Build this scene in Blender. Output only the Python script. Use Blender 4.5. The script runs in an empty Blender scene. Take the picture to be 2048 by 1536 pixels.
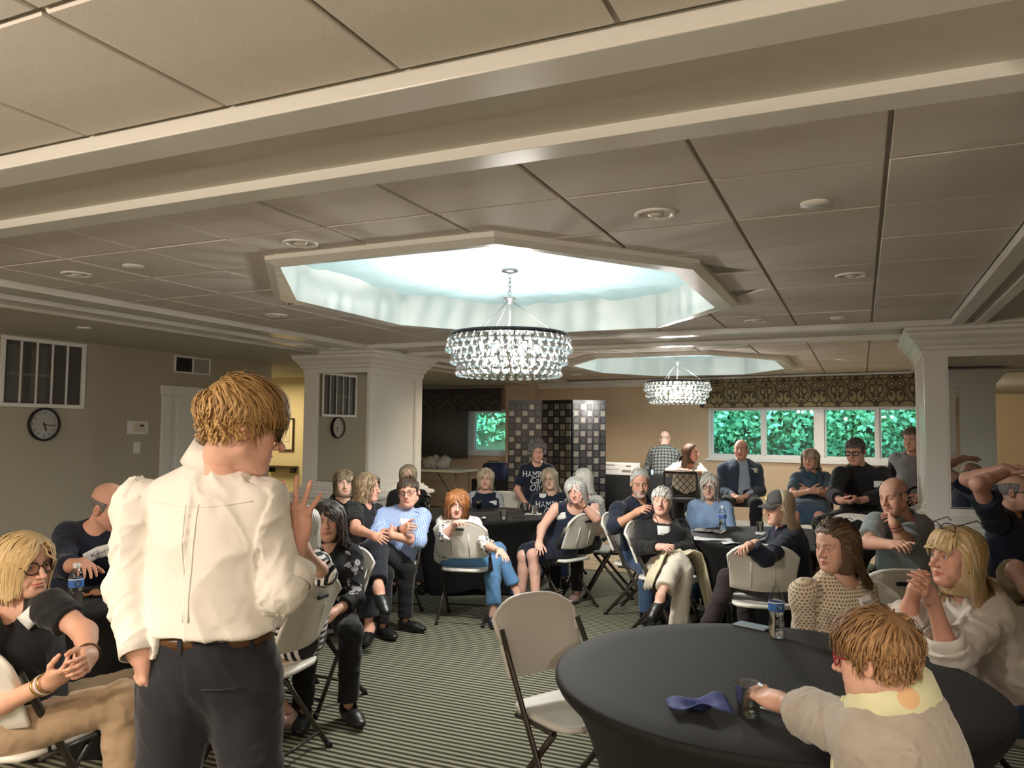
import bpy, bmesh, math, random
import numpy as np
from mathutils import Vector, Matrix
from mathutils.bvhtree import BVHTree
COL = bpy.context.scene.collection
SC = bpy.context.scene
# ---------------------------------------------------------------- camera, sky, exposure, large lights
def look(yaw, pitch, roll):
    cy, sy = math.cos(yaw), math.sin(yaw); f = np.array([sy * math.cos(pitch), cy * math.cos(pitch), math.sin(pitch)])
    r = np.array([cy, -sy, 0.]); u = np.cross(r, f); c, s = math.cos(roll), math.sin(roll)
    return c * r + s * u, -s * r + c * u, f
cam = bpy.data.objects.new('camera', bpy.data.cameras.new('camera')); COL.objects.link(cam); SC.camera = cam
_r, _u, _f = look(math.radians(-24.2031), math.radians(3.41573), math.radians(.52697))
cam.matrix_world = Matrix(((_r[0], _u[0], -_f[0], 0), (_r[1], _u[1], -_f[1], 0), (_r[2], _u[2], -_f[2], 1.70), (0, 0, 0, 1)))
cam.data.sensor_width = 36; cam.data.lens = 36 * 1552.7 / 2048; cam.data.clip_end = 200
SC.view_settings.view_transform = 'Standard'; SC.view_settings.look = 'None'; SC.view_settings.gamma = 1
SC.view_settings.use_curve_mapping = False; SC.view_settings.exposure = 0.55
SC.cycles.max_bounces = 7; SC.cycles.diffuse_bounces = 4; SC.cycles.glossy_bounces = 4; SC.cycles.transmission_bounces = 7; SC.cycles.transparent_max_bounces = 12
SC.cycles.sample_clamp_indirect = 4; SC.cycles.caustics_reflective = False; SC.cycles.caustics_refractive = False
SC.cycles.use_denoising = True; SC.cycles.use_light_tree = True
W_ = bpy.data.worlds.new('sky'); SC.world = W_; W_.use_nodes = True
_n = W_.node_tree.nodes; _s = _n.new('ShaderNodeTexSky'); _s.sky_type = 'NISHITA'; _s.sun_elevation = math.radians(35); _s.sun_rotation = math.radians(200); _s.sun_disc = False
W_.node_tree.links.new(_s.outputs[0], _n['Background'].inputs[0]); _n['Background'].inputs[1].default_value = 1.3
def lamp(name, kind, loc, energy, color=(1, 1, 1), rot=(0, 0, 0), size=.5, sizey=None, spread=None, blend=.5, ang=None):
    d = bpy.data.lights.new(name, kind); d.energy = energy; d.color = color
    if kind == 'AREA':
        d.size = size
        if sizey: d.shape = 'RECTANGLE'; d.size_y = sizey
        if spread: d.spread = spread
    elif kind == 'SPOT': d.shadow_soft_size = size; d.spot_size = ang or 2.2; d.spot_blend = blend
    else: d.shadow_soft_size = size
    o = bpy.data.objects.new(name, d); COL.objects.link(o); o.location = loc; o.rotation_euler = rot; return o
CEIL = 2.668; BAND = 2.625
SKY1 = (-2.33, 5.11); SKY2 = (-2.35, 11.05)          # centres of the two skylight recesses
for cx, cy in (SKY1, SKY2): lamp('skylight_daylight', 'AREA', (cx, cy, 3.35), 12.5, (.78, .93, 1.), (0, 0, 0), 1.75, 2.1)
WARM = (1., .85, .68)
for x, y in ((-4.5, -.6), (-2.6, -.6), (-.8, -.6), (1.4, -.4), (-4.5, -2.6), (-2.6, -2.6), (-.8, -2.6), (1.4, -2.6), (-6.6, .6), (-6.6, -2.)): lamp('downlight_lamp', 'SPOT', (x, y, CEIL - .03), 110, WARM, (0, 0, 0), .06, ang=2.6, blend=.7)
for x, y in ((-2.4, -.5), (1.0, -1.8), (-5.4, -1.2)): lamp('rear_fill_light', 'POINT', (x, y, 2.20), 90, (1., .86, .72), size=.05)  # unseen point lamps added behind the viewer to brighten ceiling and beam faces
DOWN_ON = [(-.20, 11.04), (-.83, 12.5), (-4.45, 12.6), (-4.45, 9.3)]
for x, y in DOWN_ON: lamp('downlight_lamp', 'SPOT', (x, y, CEIL - .03), 45, (1., .80, .55), (0, 0, 0), .05, ang=2.5, blend=.8)
lamp('hall_lamp', 'AREA', (-9.3, 9.8, 2.5), 30, (1., .82, .50), (0, 0, 0), .8)
# ---------------------------------------------------------------- mesh helpers
def V(*a): return np.array(a, dtype=np.float64)
def nrm(v):
    v = np.asarray(v, float); n = np.linalg.norm(v, axis=-1, keepdims=True)
    return v / np.maximum(n, 1e-9)
def lerp(a, b, t): return np.asarray(a, float) * (1 - t) + np.asarray(b, float) * t

def add_obj(name, me, parent=None):
    o = bpy.data.objects.new(name, me); COL.objects.link(o)
    if parent is not None: o.parent = parent
    return o

def mesh_np(name, v, quads=None, tris=None, mats=(), midx=None, smooth=True, vcol=None, vecs=None):
    me = bpy.data.meshes.new(name)
    v = np.ascontiguousarray(v, dtype=np.float32)
    q = np.zeros((0, 4), np.int32) if quads is None or len(quads) == 0 else np.asarray(quads, np.int32)
    t = np.zeros((0, 3), np.int32) if tris is None or len(tris) == 0 else np.asarray(tris, np.int32)
    me.vertices.add(len(v)); me.vertices.foreach_set('co', v.ravel())
    nl = q.size + t.size
    me.loops.add(nl); me.loops.foreach_set('vertex_index', np.concatenate([q.ravel(), t.ravel()]))
    npoly = len(q) + len(t); me.polygons.add(npoly)
    ls = np.concatenate([np.arange(len(q)) * 4, q.size + np.arange(len(t)) * 3]).astype(np.int32)
    me.polygons.foreach_set('loop_start', ls)
    me.polygons.foreach_set('use_smooth', np.full(npoly, bool(smooth)))
    for m in mats: me.materials.append(m)
    if midx is not None: me.polygons.foreach_set('material_index', np.asarray(midx, np.int32))
    if vcol is not None:
        a = me.attributes.new('Col', 'FLOAT_COLOR', 'POINT')
        c = np.ones((len(v), 4), np.float32); c[:, :3] = vcol; a.data.foreach_set('color', c.ravel())
    for k, w in (vecs or {}).items():
        a = me.attributes.new(k, 'FLOAT_VECTOR', 'POINT'); a.data.foreach_set('vector', np.asarray(w, np.float32).ravel())
    me.update(calc_edges=True); me.validate()
    return me

class MB:
    """collects boxes, tubes, lathes and sheets; build() links them as one mesh object"""
    def __init__(s): s.v = []; s.f = []; s.n = 0; s.sm = []; s.mi = []
    def add(s, v, f, smooth=False, mi=0):
        b = s.n; s.v.extend([tuple(map(float, p)) for p in v]); s.n += len(v)
        for q in f:
            s.f.append(tuple(i + b for i in q)); s.sm.append(smooth); s.mi.append(mi)
        return s
    def box(s, x0, x1, y0, y1, z0, z1, M=None, mi=0):
        v = [(x, y, z) for x in (x0, x1) for y in (y0, y1) for z in (z0, z1)]
        if M is not None: v = [tuple(M @ Vector(p)) for p in v]
        return s.add(v, [(0, 1, 3, 2), (4, 6, 7, 5), (0, 4, 5, 1), (2, 3, 7, 6), (0, 2, 6, 4), (1, 5, 7, 3)], mi=mi)
    def tube(s, pts, r, n=8, cap=True, smooth=True, mi=0, flat=None, closed=False):
        pts = np.asarray(pts, float); m = len(pts)
        rr = np.full(m, r) if np.isscalar(r) else np.asarray(r, float)
        if closed: t = nrm(np.roll(pts, -1, 0) - np.roll(pts, 1, 0))
        else: t = nrm(np.gradient(pts, axis=0))
        up = V(0, 0, 1) if abs(t[0, 2]) < .9 else V(1, 0, 0)
        if flat is not None: up = np.asarray(flat[2], float)
        vs = []; a0 = nrm(np.cross(t[0], up))
        for i in range(m):
            a = a0 - t[i] * (a0 @ t[i]); a = nrm(a); a0 = a; b = np.cross(t[i], a)
            sa, sb = (1, 1) if flat is None else flat[:2]
            for k in range(n):
                w = 2 * math.pi * (k + .5) / n
                vs.append(pts[i] + rr[i] * (sa * a * math.cos(w) + sb * b * math.sin(w)))
        fs = []
        for i in range(m if closed else m - 1):
            j = (i + 1) % m
            for k in range(n):
                fs.append((i * n + k, i * n + (k + 1) % n, j * n + (k + 1) % n, j * n + k))
        s.add(vs, fs, smooth, mi)
        if cap and not closed:
            b = s.n - len(vs)
            s.f.append(tuple(b + k for k in range(n))[::-1]); s.sm.append(False); s.mi.append(mi)
            s.f.append(tuple(b + (m - 1) * n + k for k in range(n))); s.sm.append(False); s.mi.append(mi)
        return s
    def lathe(s, prof, n=24, M=None, smooth=True, mi=0, capb=False, capt=False):
        vs = []
        for r, z in prof:
            for k in range(n):
                a = 2 * math.pi * k / n; vs.append((r * math.cos(a), r * math.sin(a), z))
        if M is not None: vs = [tuple(M @ Vector(p)) for p in vs]
        fs = [(i * n + k, i * n + (k + 1) % n, (i + 1) * n + (k + 1) % n, (i + 1) * n + k) for i in range(len(prof) - 1) for k in range(n)]
        if capb: fs.append(tuple(range(n))[::-1])
        if capt: fs.append(tuple((len(prof) - 1) * n + k for k in range(n)))
        return s.add(vs, fs, smooth, mi)
    def prism(s, poly, z0, z1, M=None, mi=0):
        n = len(poly); v = [(x, y, z0) for x, y in poly] + [(x, y, z1) for x, y in poly]
        if M is not None: v = [tuple(M @ Vector(p)) for p in v]
        return s.add(v, [tuple(range(n))[::-1], tuple(range(n, 2 * n))] + [(k, (k + 1) % n, n + (k + 1) % n, n + k) for k in range(n)], mi=mi)
    def grid(s, P, smooth=True, mi=0, wrap=False):
        P = np.asarray(P, float); a, b = P.shape[:2]; P = P.reshape(-1, 3)
        fs = [(i * b + j, (i + 1) * b + j, (i + 1) * b + (j + 1) % b, i * b + (j + 1) % b) for i in range(a - 1) for j in range(b if wrap else b - 1)]
        return s.add(P, fs, smooth, mi)
    def build(s, name, mats, parent=None, bevel=0, solid=0, loc=None, rotz=0):
        me = bpy.data.meshes.new(name); me.from_pydata(s.v, [], s.f)
        me.polygons.foreach_set('use_smooth', s.sm); me.polygons.foreach_set('material_index', s.mi)
        for m in (mats if isinstance(mats, (list, tuple)) else [mats]): me.materials.append(m)
        bm = bmesh.new(); bm.from_mesh(me); bmesh.ops.recalc_face_normals(bm, faces=bm.faces); bm.to_mesh(me); bm.free()
        me.update()
        o = add_obj(name, me, parent)
        if loc is not None: o.location = loc
        o.rotation_euler[2] = rotz
        if solid:
            md = o.modifiers.new('solid', 'SOLIDIFY'); md.thickness = solid; md.offset = 0
        if bevel:
            md = o.modifiers.new('bevel', 'BEVEL'); md.width = bevel; md.segments = 2; md.limit_method = 'ANGLE'; md.angle_limit = .6
        return o

def tag(o, label=None, cat=None, group=None, kind=None):
    if label: o['label'] = label
    if cat: o['category'] = cat
    if group: o['group'] = group
    if kind: o['kind'] = kind
    return o
def empty(name, loc=(0, 0, 0), rz=0, label=None, cat=None, group=None):
    o = bpy.data.objects.new(name, None); COL.objects.link(o); o.location = loc; o.rotation_euler[2] = rz
    o.empty_display_size = .1
    return tag(o, label, cat, group)
KIDS = {}
def copy_tree(o, parent=None):
    c = o.copy(); COL.objects.link(c)
    if parent is not None: c.parent = parent
    for ch in [x for x in bpy.data.objects if x.parent == o]: copy_tree(ch, c)
    return c

# ---------------------------------------------------------------- material helpers
def mat(name, col=(.8, .8, .8), rough=.5, metal=0., spec=.5, trans=0., ior=1.45, emis=None, estr=0., noise=None, bump=None, sheen=0., alpha=None, coat=0.):
    m = bpy.data.materials.new(name); m.use_nodes = True
    N, L = m.node_tree.nodes, m.node_tree.links; b = N['Principled BSDF']
    b.inputs['Base Color'].default_value = (*col, 1); b.inputs['Roughness'].default_value = rough
    b.inputs['Metallic'].default_value = metal; b.inputs['Specular IOR Level'].default_value = spec
    b.inputs['Transmission Weight'].default_value = trans; b.inputs['IOR'].default_value = ior
    if sheen: b.inputs['Sheen Weight'].default_value = sheen
    if coat: b.inputs['Coat Weight'].default_value = coat
    if alpha is not None: b.inputs['Alpha'].default_value = alpha
    if emis: b.inputs['Emission Color'].default_value = (*emis, 1); b.inputs['Emission Strength'].default_value = estr
    if noise:
        sc, amt = noise[:2]
        n = N.new('ShaderNodeTexNoise'); n.inputs['Scale'].default_value = sc; n.inputs['Detail'].default_value = 4
        tc = N.new('ShaderNodeTexCoord'); L.new(tc.outputs['Object'], n.inputs['Vector'])
        r = N.new('ShaderNodeValToRGB'); r.color_ramp.elements[0].position = .3; r.color_ramp.elements[1].position = .7
        r.color_ramp.elements[0].color = (*[c * (1 - amt) for c in col], 1); r.color_ramp.elements[1].color = (*[min(1, c * (1 + amt)) for c in col], 1)
        L.new(n.outputs['Fac'], r.inputs['Fac']); L.new(r.outputs['Color'], b.inputs['Base Color'])
    if bump:
        sc, st = bump[:2]; add_bump(m, sc, st)
    return m
def add_bump(m, sc, st, stretch=None, dist=.01):
    N, L = m.node_tree.nodes, m.node_tree.links; b = N['Principled BSDF']
    n = N.new('ShaderNodeTexNoise'); n.inputs['Scale'].default_value = sc; n.inputs['Detail'].default_value = 3
    tc = N.new('ShaderNodeTexCoord')
    if stretch:
        mp = N.new('ShaderNodeMapping'); mp.inputs['Scale'].default_value = stretch
        L.new(tc.outputs['Object'], mp.inputs['Vector']); L.new(mp.outputs['Vector'], n.inputs['Vector'])
    else: L.new(tc.outputs['Object'], n.inputs['Vector'])
    bp = N.new('ShaderNodeBump'); bp.inputs['Strength'].default_value = st; bp.inputs['Distance'].default_value = dist
    L.new(n.outputs['Fac'], bp.inputs['Height']); L.new(bp.outputs['Normal'], b.inputs['Normal'])
class NG:
    """tiny node-graph helper for one material"""
    def __init__(s, m): s.m = m; s.N = m.node_tree.nodes; s.L = m.node_tree.links; s.b = s.N['Principled BSDF']
    def tc(s, k='Object'): return s.N.new('ShaderNodeTexCoord').outputs[k]
    def attr(s, k, out='Vector'):
        a = s.N.new('ShaderNodeAttribute'); a.attribute_name = k; return a.outputs[out]
    def math(s, op, a, b=0., c=None, clamp=False):
        n = s.N.new('ShaderNodeMath'); n.operation = op; n.use_clamp = clamp
        for i, x in enumerate((a, b) if c is None else (a, b, c)):
            if hasattr(x, 'is_linked'): s.L.new(x, n.inputs[i])
            else: n.inputs[i].default_value = x
        return n.outputs[0]
    def sep(s, v):
        n = s.N.new('ShaderNodeSeparateXYZ'); s.L.new(v, n.inputs[0]); return n.outputs
    def comb(s, x=0., y=0., z=0.):
        n = s.N.new('ShaderNodeCombineXYZ')
        for i, q in enumerate((x, y, z)):
            if hasattr(q, 'is_linked'): s.L.new(q, n.inputs[i])
            else: n.inputs[i].default_value = q
        return n.outputs[0]
    def mix(s, f, a, b):
        n = s.N.new('ShaderNodeMix'); n.data_type = 'RGBA'
        for i, x in ((0, f), (6, a), (7, b)):
            if hasattr(x, 'is_linked'): s.L.new(x, n.inputs[i])
            else: n.inputs[i].default_value = x if i == 0 else (*x, 1)
        return n.outputs[2]
    def noise(s, sc, v=None, detail=3, out='Fac', rough=.5):
        n = s.N.new('ShaderNodeTexNoise'); n.inputs['Scale'].default_value = sc; n.inputs['Detail'].default_value = detail; n.inputs['Roughness'].default_value = rough
        s.L.new(v if v is not None else s.tc(), n.inputs['Vector']); return n.outputs[out]
    def voro(s, sc, v=None, feat='F1', out='Distance', rnd=1.):
        n = s.N.new('ShaderNodeTexVoronoi'); n.inputs['Scale'].default_value = sc; n.feature = feat; n.inputs['Randomness'].default_value = rnd
        s.L.new(v if v is not None else s.tc(), n.inputs['Vector']); return n.outputs[out]
    def mapv(s, v, scale=(1, 1, 1), rot=(0, 0, 0), loc=(0, 0, 0)):
        n = s.N.new('ShaderNodeMapping'); n.inputs['Scale'].default_value = scale; n.inputs['Rotation'].default_value = rot; n.inputs['Location'].default_value = loc
        s.L.new(v, n.inputs['Vector']); return n.outputs[0]
    def color(s, c): s.L.new(c, s.b.inputs['Base Color']); return s
    def bump(s, h, st=.3, dist=.005):
        n = s.N.new('ShaderNodeBump'); n.inputs['Strength'].default_value = st; n.inputs['Distance'].default_value = dist
        s.L.new(h, n.inputs['Height']); s.L.new(n.outputs[0], s.b.inputs['Normal']); return s

# ---------------------------------------------------------------- implicit surfaces (numpy)
def smin(a, b, k):
    h = np.maximum(k - np.abs(a - b), 0) / k
    return np.minimum(a, b) - h * h * k * .25
class Cone:
    """round cone a->b; optional squash (axis, factor) makes the section elliptical; clips are (point, normal) half-spaces kept where (p-c).n<0"""
    def __init__(s, a, b, ra, rb, k=.03, sub=False, squash=None, clips=()):
        s.a = np.asarray(a, np.float32); s.b = np.asarray(b, np.float32); s.ra, s.rb, s.k, s.sub, s.sq, s.clips = ra, rb, k, sub, squash, clips
        m = max(ra, rb) * (squash[1] if squash else 1)
        s.c = (s.a + s.b) / 2; s.R = np.linalg.norm(s.b - s.a) / 2 + m
    def d(s, P):
        ba = s.b - s.a; pa = P - s.a; t = np.clip(pa @ ba / max(ba @ ba, 1e-9), 0, 1)
        q = pa - t[:, None] * ba
        if s.sq is not None:
            ax = np.asarray(s.sq[0], np.float32); c = q @ ax; q = q - (c * (1 - 1 / s.sq[1]))[:, None] * ax
        d = np.sqrt(np.einsum('ij,ij->i', q, q)) - (s.ra + (s.rb - s.ra) * t)
        for c, n in s.clips: d = np.maximum(d, (P - np.asarray(c, np.float32)) @ np.asarray(n, np.float32))
        return d
class Ell:
    def __init__(s, c, r, k=.03, sub=False, B=None, clips=()):
        s.c = np.asarray(c, np.float32); s.r = np.asarray(r, np.float32); s.k, s.sub, s.clips = k, sub, clips
        s.B = None if B is None else np.asarray(B, np.float32).T   # columns are axes
        s.R = float(max(s.r))
    def d(s, P):
        q = P - s.c
        if s.B is not None: q = q @ s.B
        q = q / s.r; k0 = np.sqrt(np.einsum('ij,ij->i', q, q)); w = q / s.r; k1 = np.sqrt(np.einsum('ij,ij->i', w, w))
        d = k0 * (k0 - 1) / np.maximum(k1, 1e-6)
        for c, n in s.clips: d = np.maximum(d, (P - np.asarray(c, np.float32)) @ np.asarray(n, np.float32))
        return d
def field(prims, P, infl=0., margin=.03):
    d = np.full(len(P), .25, np.float32)
    for p in prims:
        R = p.R + p.k + margin + infl
        q = P - p.c; m = np.nonzero(np.einsum('ij,ij->i', q, q) < R * R)[0]
        if len(m) == 0: continue
        e = p.d(P[m]).astype(np.float32)
        if p.sub: d[m] = -smin(-d[m], e, p.k) if p.k > 0 else np.maximum(d[m], -e)
        else: d[m] = smin(d[m], e - infl, p.k)
    return d
_H = np.random.RandomState(7).rand(4096).astype(np.float32)
def vnoise(P):
    i = np.floor(P).astype(np.int64); f = (P - i).astype(np.float32); f = f * f * (3 - 2 * f)
    def h(a, b, c): return _H[((i[:, 0] + a) * 73 + (i[:, 1] + b) * 1571 + (i[:, 2] + c) * 337) & 4095]
    x, y, z = f[:, 0], f[:, 1], f[:, 2]
    c00 = h(0, 0, 0) * (1 - x) + h(1, 0, 0) * x; c10 = h(0, 1, 0) * (1 - x) + h(1, 1, 0) * x
    c01 = h(0, 0, 1) * (1 - x) + h(1, 0, 1) * x; c11 = h(0, 1, 1) * (1 - x) + h(1, 1, 1) * x
    return (c00 * (1 - y) + c10 * y) * (1 - z) + (c01 * (1 - y) + c11 * y) * z
def polygonize(F, lo, hi, h, B=5, slack=.012):
    """F(points)->signed distance; sparse evaluation in blocks near the surface, then naive surface nets. Returns verts, quads."""
    lo = np.asarray(lo, np.float32); n = np.ceil((np.asarray(hi, np.float32) - lo) / (h * B)).astype(int) + 1
    g = np.stack(np.meshgrid(*[np.arange(k) for k in n], indexing='ij'), -1).reshape(-1, 3)
    cen = lo + (g * B + (B - 1) / 2) * h
    dc = F(cen.astype(np.float32))
    keep = np.abs(dc) < B * h * .9 + slack
    D = np.where(dc.reshape(*n) < 0, -1., 1.).astype(np.float32)
    D = D.repeat(B, 0).repeat(B, 1).repeat(B, 2)
    kb = g[keep]; off = np.stack(np.meshgrid(*[np.arange(B)] * 3, indexing='ij'), -1).reshape(-1, 3)
    ijk = (kb[:, None, :] * B + off[None]).reshape(-1, 3)
    D[ijk[:, 0], ijk[:, 1], ijk[:, 2]] = F((lo + ijk * h).astype(np.float32))
    D[0] = D[-1] = 1; D[:, 0] = D[:, -1] = 1; D[:, :, 0] = D[:, :, -1] = 1
    S = D < 0
    c = sum(S[a:S.shape[0] - 1 + a, b:S.shape[1] - 1 + b, e:S.shape[2] - 1 + e].astype(np.int8) for a in (0, 1) for b in (0, 1) for e in (0, 1))
    act = (c > 0) & (c < 8); ai = np.argwhere(act)
    if len(ai) == 0: return np.zeros((0, 3)), np.zeros((0, 4), int)
    idx = np.full(act.shape, -1, np.int32); idx[act] = np.arange(len(ai))
    cs = np.array([(a, b, e) for a in (0, 1) for b in (0, 1) for e in (0, 1)])
    dv = np.stack([D[ai[:, 0] + a, ai[:, 1] + b, ai[:, 2] + e] for a, b, e in cs], 1)
    pos = np.zeros((len(ai), 3)); cnt = np.zeros(len(ai))
    for i in range(8):
        for j in range(i + 1, 8):
            if np.abs(cs[i] - cs[j]).sum() != 1: continue
            m = (dv[:, i] < 0) != (dv[:, j] < 0)
            t = dv[m, i] / (dv[m, i] - dv[m, j])
            pos[m] += cs[i] + t[:, None] * (cs[j] - cs[i]); cnt[m] += 1
    v = lo + (ai + pos / cnt[:, None]) * h
    quads = []
    for ax in range(3):
        u, w = [(1, 2), (2, 0), (0, 1)][ax]
        sl0 = [slice(None)] * 3; sl1 = [slice(None)] * 3; sl0[ax] = slice(0, -1); sl1[ax] = slice(1, None)
        s0, s1 = S[tuple(sl0)], S[tuple(sl1)]
        e = np.argwhere(s0 != s1); e = e[(e[:, u] > 0) & (e[:, w] > 0) & (e[:, u] < S.shape[u] - 1) & (e[:, w] < S.shape[w] - 1)]
        if len(e) == 0: continue
        def cell(du, dw):
            q = e.copy(); q[:, u] -= du; q[:, w] -= dw; return idx[q[:, 0], q[:, 1], q[:, 2]]
        f = np.stack([cell(1, 1), cell(0, 1), cell(0, 0), cell(1, 0)], 1)
        inside = S[e[:, 0], e[:, 1], e[:, 2]]
        f[~inside] = f[~inside][:, ::-1]
        quads.append(f[(f >= 0).all(1)])
    return v, np.concatenate(quads)
def relax(v, q, it=1, lam=.5):
    for _ in range(it):
        s = np.zeros_like(v); c = np.zeros(len(v))
        for a, b in ((0, 1), (1, 2), (2, 3), (3, 0)):
            np.add.at(s, q[:, a], v[q[:, b]]); np.add.at(s, q[:, b], v[q[:, a]])
            np.add.at(c, q[:, a], 1); np.add.at(c, q[:, b], 1)
        v = v + lam * (s / np.maximum(c, 1)[:, None] - v)
    return v
def bbox(prims, pad=.02):
    a = np.array([p.c - p.R for p in prims if not p.sub]); b = np.array([p.c + p.R for p in prims if not p.sub])
    return a.min(0) - pad, b.max(0) + pad
def text_mesh(body, size, font_shear=0., ext=0.):
    cu = bpy.data.curves.new('txt', 'FONT'); cu.body = body; cu.size = size; cu.align_x = 'CENTER'; cu.align_y = 'CENTER'; cu.shear = font_shear; cu.resolution_u = 3; cu.extrude = ext
    o = bpy.data.objects.new('txt', cu); COL.objects.link(o); dg = bpy.context.evaluated_depsgraph_get(); me = bpy.data.meshes.new_from_object(o.evaluated_get(dg))
    v = np.array([x.co[:] for x in me.vertices]); f = [tuple(p.vertices) for p in me.polygons]
    bpy.data.objects.remove(o); bpy.data.curves.remove(cu); bpy.data.meshes.remove(me)
    return v, f
# ---------------------------------------------------------------- room shell
M_wall = mat('wall_paint_grey', (.41, .375, .29), .75, bump=(120, .06)); M_back = mat('wall_paint_peach', (.62, .475, .33), .75, bump=(120, .06)); M_hall = mat('wall_paint_cream', (.70, .60, .38), .75)
M_ceil = mat('ceiling_board', (.70, .645, .59), .85, bump=(260, .10)); M_grid = mat('ceiling_grid', (.33, .30, .26), .6)
M_trim = mat('trim_gloss_white', (.74, .72, .67), .28); M_white = mat('white_paint', (.76, .75, .71), .4)
M_dark = mat('dark_metal', (.045, .042, .038), .38, metal=.4); M_black = mat('black_plastic', (.012, .012, .013), .4)
M_mirror = mat('mirror', (.86, .88, .87), .015, metal=1.)
def thin_glass(name, tint, gloss=.08, rough=.0):
    m = mat(name, tint, rough); N, L = m.node_tree.nodes, m.node_tree.links; t = N.new('ShaderNodeBsdfTransparent'); t.inputs[0].default_value = (*tint, 1); gl = N.new('ShaderNodeBsdfGlossy'); gl.inputs['Roughness'].default_value = rough
    x = N.new('ShaderNodeMixShader'); lw = N.new('ShaderNodeLayerWeight'); lw.inputs[0].default_value = .25; k = N.new('ShaderNodeMath'); k.operation = 'MULTIPLY_ADD'; L.new(lw.outputs['Fresnel'], k.inputs[0]); k.inputs[1].default_value = .6; k.inputs[2].default_value = gloss
    L.new(k.outputs[0], x.inputs[0]); L.new(t.outputs[0], x.inputs[1]); L.new(gl.outputs[0], x.inputs[2]); L.new(x.outputs[0], N['Material Output'].inputs[0]); return m
M_glass = thin_glass('window_glass', (.76, 1., .95), .04)
M_dialg = thin_glass('dial_glass', (.96, .96, .96), .10)
def S(name, b, m, parent=None, **k):
    o = b.build(name, m, parent, **k)
    if parent is None: o['kind'] = 'structure'
    return o
# carpet: narrow woven stripes running across the room, with worn pale patches
M_carpet = mat('carpet', (.2, .2, .15), .95, spec=.1); g = NG(M_carpet); P_ = g.tc('Object'); x_, y_, z_ = g.sep(P_)[:3]
wob = g.math('MULTIPLY', g.math('SUBTRACT', g.noise(2.2, P_, 2), .5), .006)
ph = g.math('MULTIPLY', g.math('ADD', y_, wob), 2 * math.pi / .0455); sn = g.math('SINE', ph)
band_ = g.math('MULTIPLY_ADD', sn, 1.6, .52, True); big = g.noise(1.1, P_, 4); fib = g.noise(420, P_, 2)
lite = g.mix(big, (.235, .225, .165), (.36, .345, .255)); dark = g.mix(big, (.030, .034, .026), (.060, .062, .046))
c_ = g.mix(band_, dark, lite); c_ = g.mix(g.math('MULTIPLY', fib, .5), c_, g.mix(band_, (.03, .03, .02), (.22, .21, .15))); g.color(c_); g.bump(g.math('ADD', g.math('MULTIPLY', fib, .6), g.math('MULTIPLY', sn, .25)), .5, .004)
S('floor', MB().box(-11, 4.5, -6.5, 16, -.1, 0), M_carpet)
M_tile = mat('floor_tile', (.46, .36, .24), .25, noise=(6, .25))
tl = tag(MB().box(-4.6, 1.0, 8.7, 13.2, 0., .003).build('floor_backing', M_tile), kind='structure')
tv = MB(); tv.box(-.298, .298, -.298, .298, 0, .004)
tm = tv.build('tile', M_tile, tl); tm.location = (-4.3, 9.0, .003)
for i in range(9):
    for j in range(7):
        if i + j == 0: continue
        c = tm.copy(); COL.objects.link(c); c.parent = tl; c.location = (-4.3 + i * .61, 9.0 + j * .61, .003)
# walls: far left wall, hall, window walls, wall behind the viewer, right-hand wall
def wall(name, x0, x1, y0, y1, z0=0, z1=2.75, m=None): return S(name, MB().box(x0, x1, y0, y1, z0, z1), m or M_wall)
wall('wall_left', -7.75, -7.6, -6.5, 8.6, m=M_wall); wall('wall_left_return', -11, -7.75, 8.45, 8.6)
wall('wall_hall', -11, -8.75, 11.0, 11.15, m=M_hall); wall('wall_hall_side', -8.9, -8.75, 11.15, 14.4, m=M_back); wall('wall_hall_end', -11, -10.9, 8.6, 11.0, m=M_hall)
wall('wall_rear', -7.75, 4.5, -6.5, -6.35, m=mat('wall_paint_tan', (.55, .44, .27), .75)); wall('wall_right', 4.35, 4.5, -6.35, 13.6, m=M_back)
# left bay window wall (flat, y 14.4) with an opening
LX0, LX1, LZ0, LZ1 = -8.6, -6.53, 1.22, 2.13
S('wall_window', MB().box(-8.9, LX0, 14.4, 14.55, 0, 2.75).box(LX1, -5.9, 14.4, 14.55, 0, 2.75).box(LX0, LX1, 14.4, 14.55, 0, LZ0).box(LX0, LX1, 14.4, 14.55, LZ1, 2.75).box(-6.53, -5.9, 14.22, 14.4, 0, 2.75), M_back)
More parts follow.
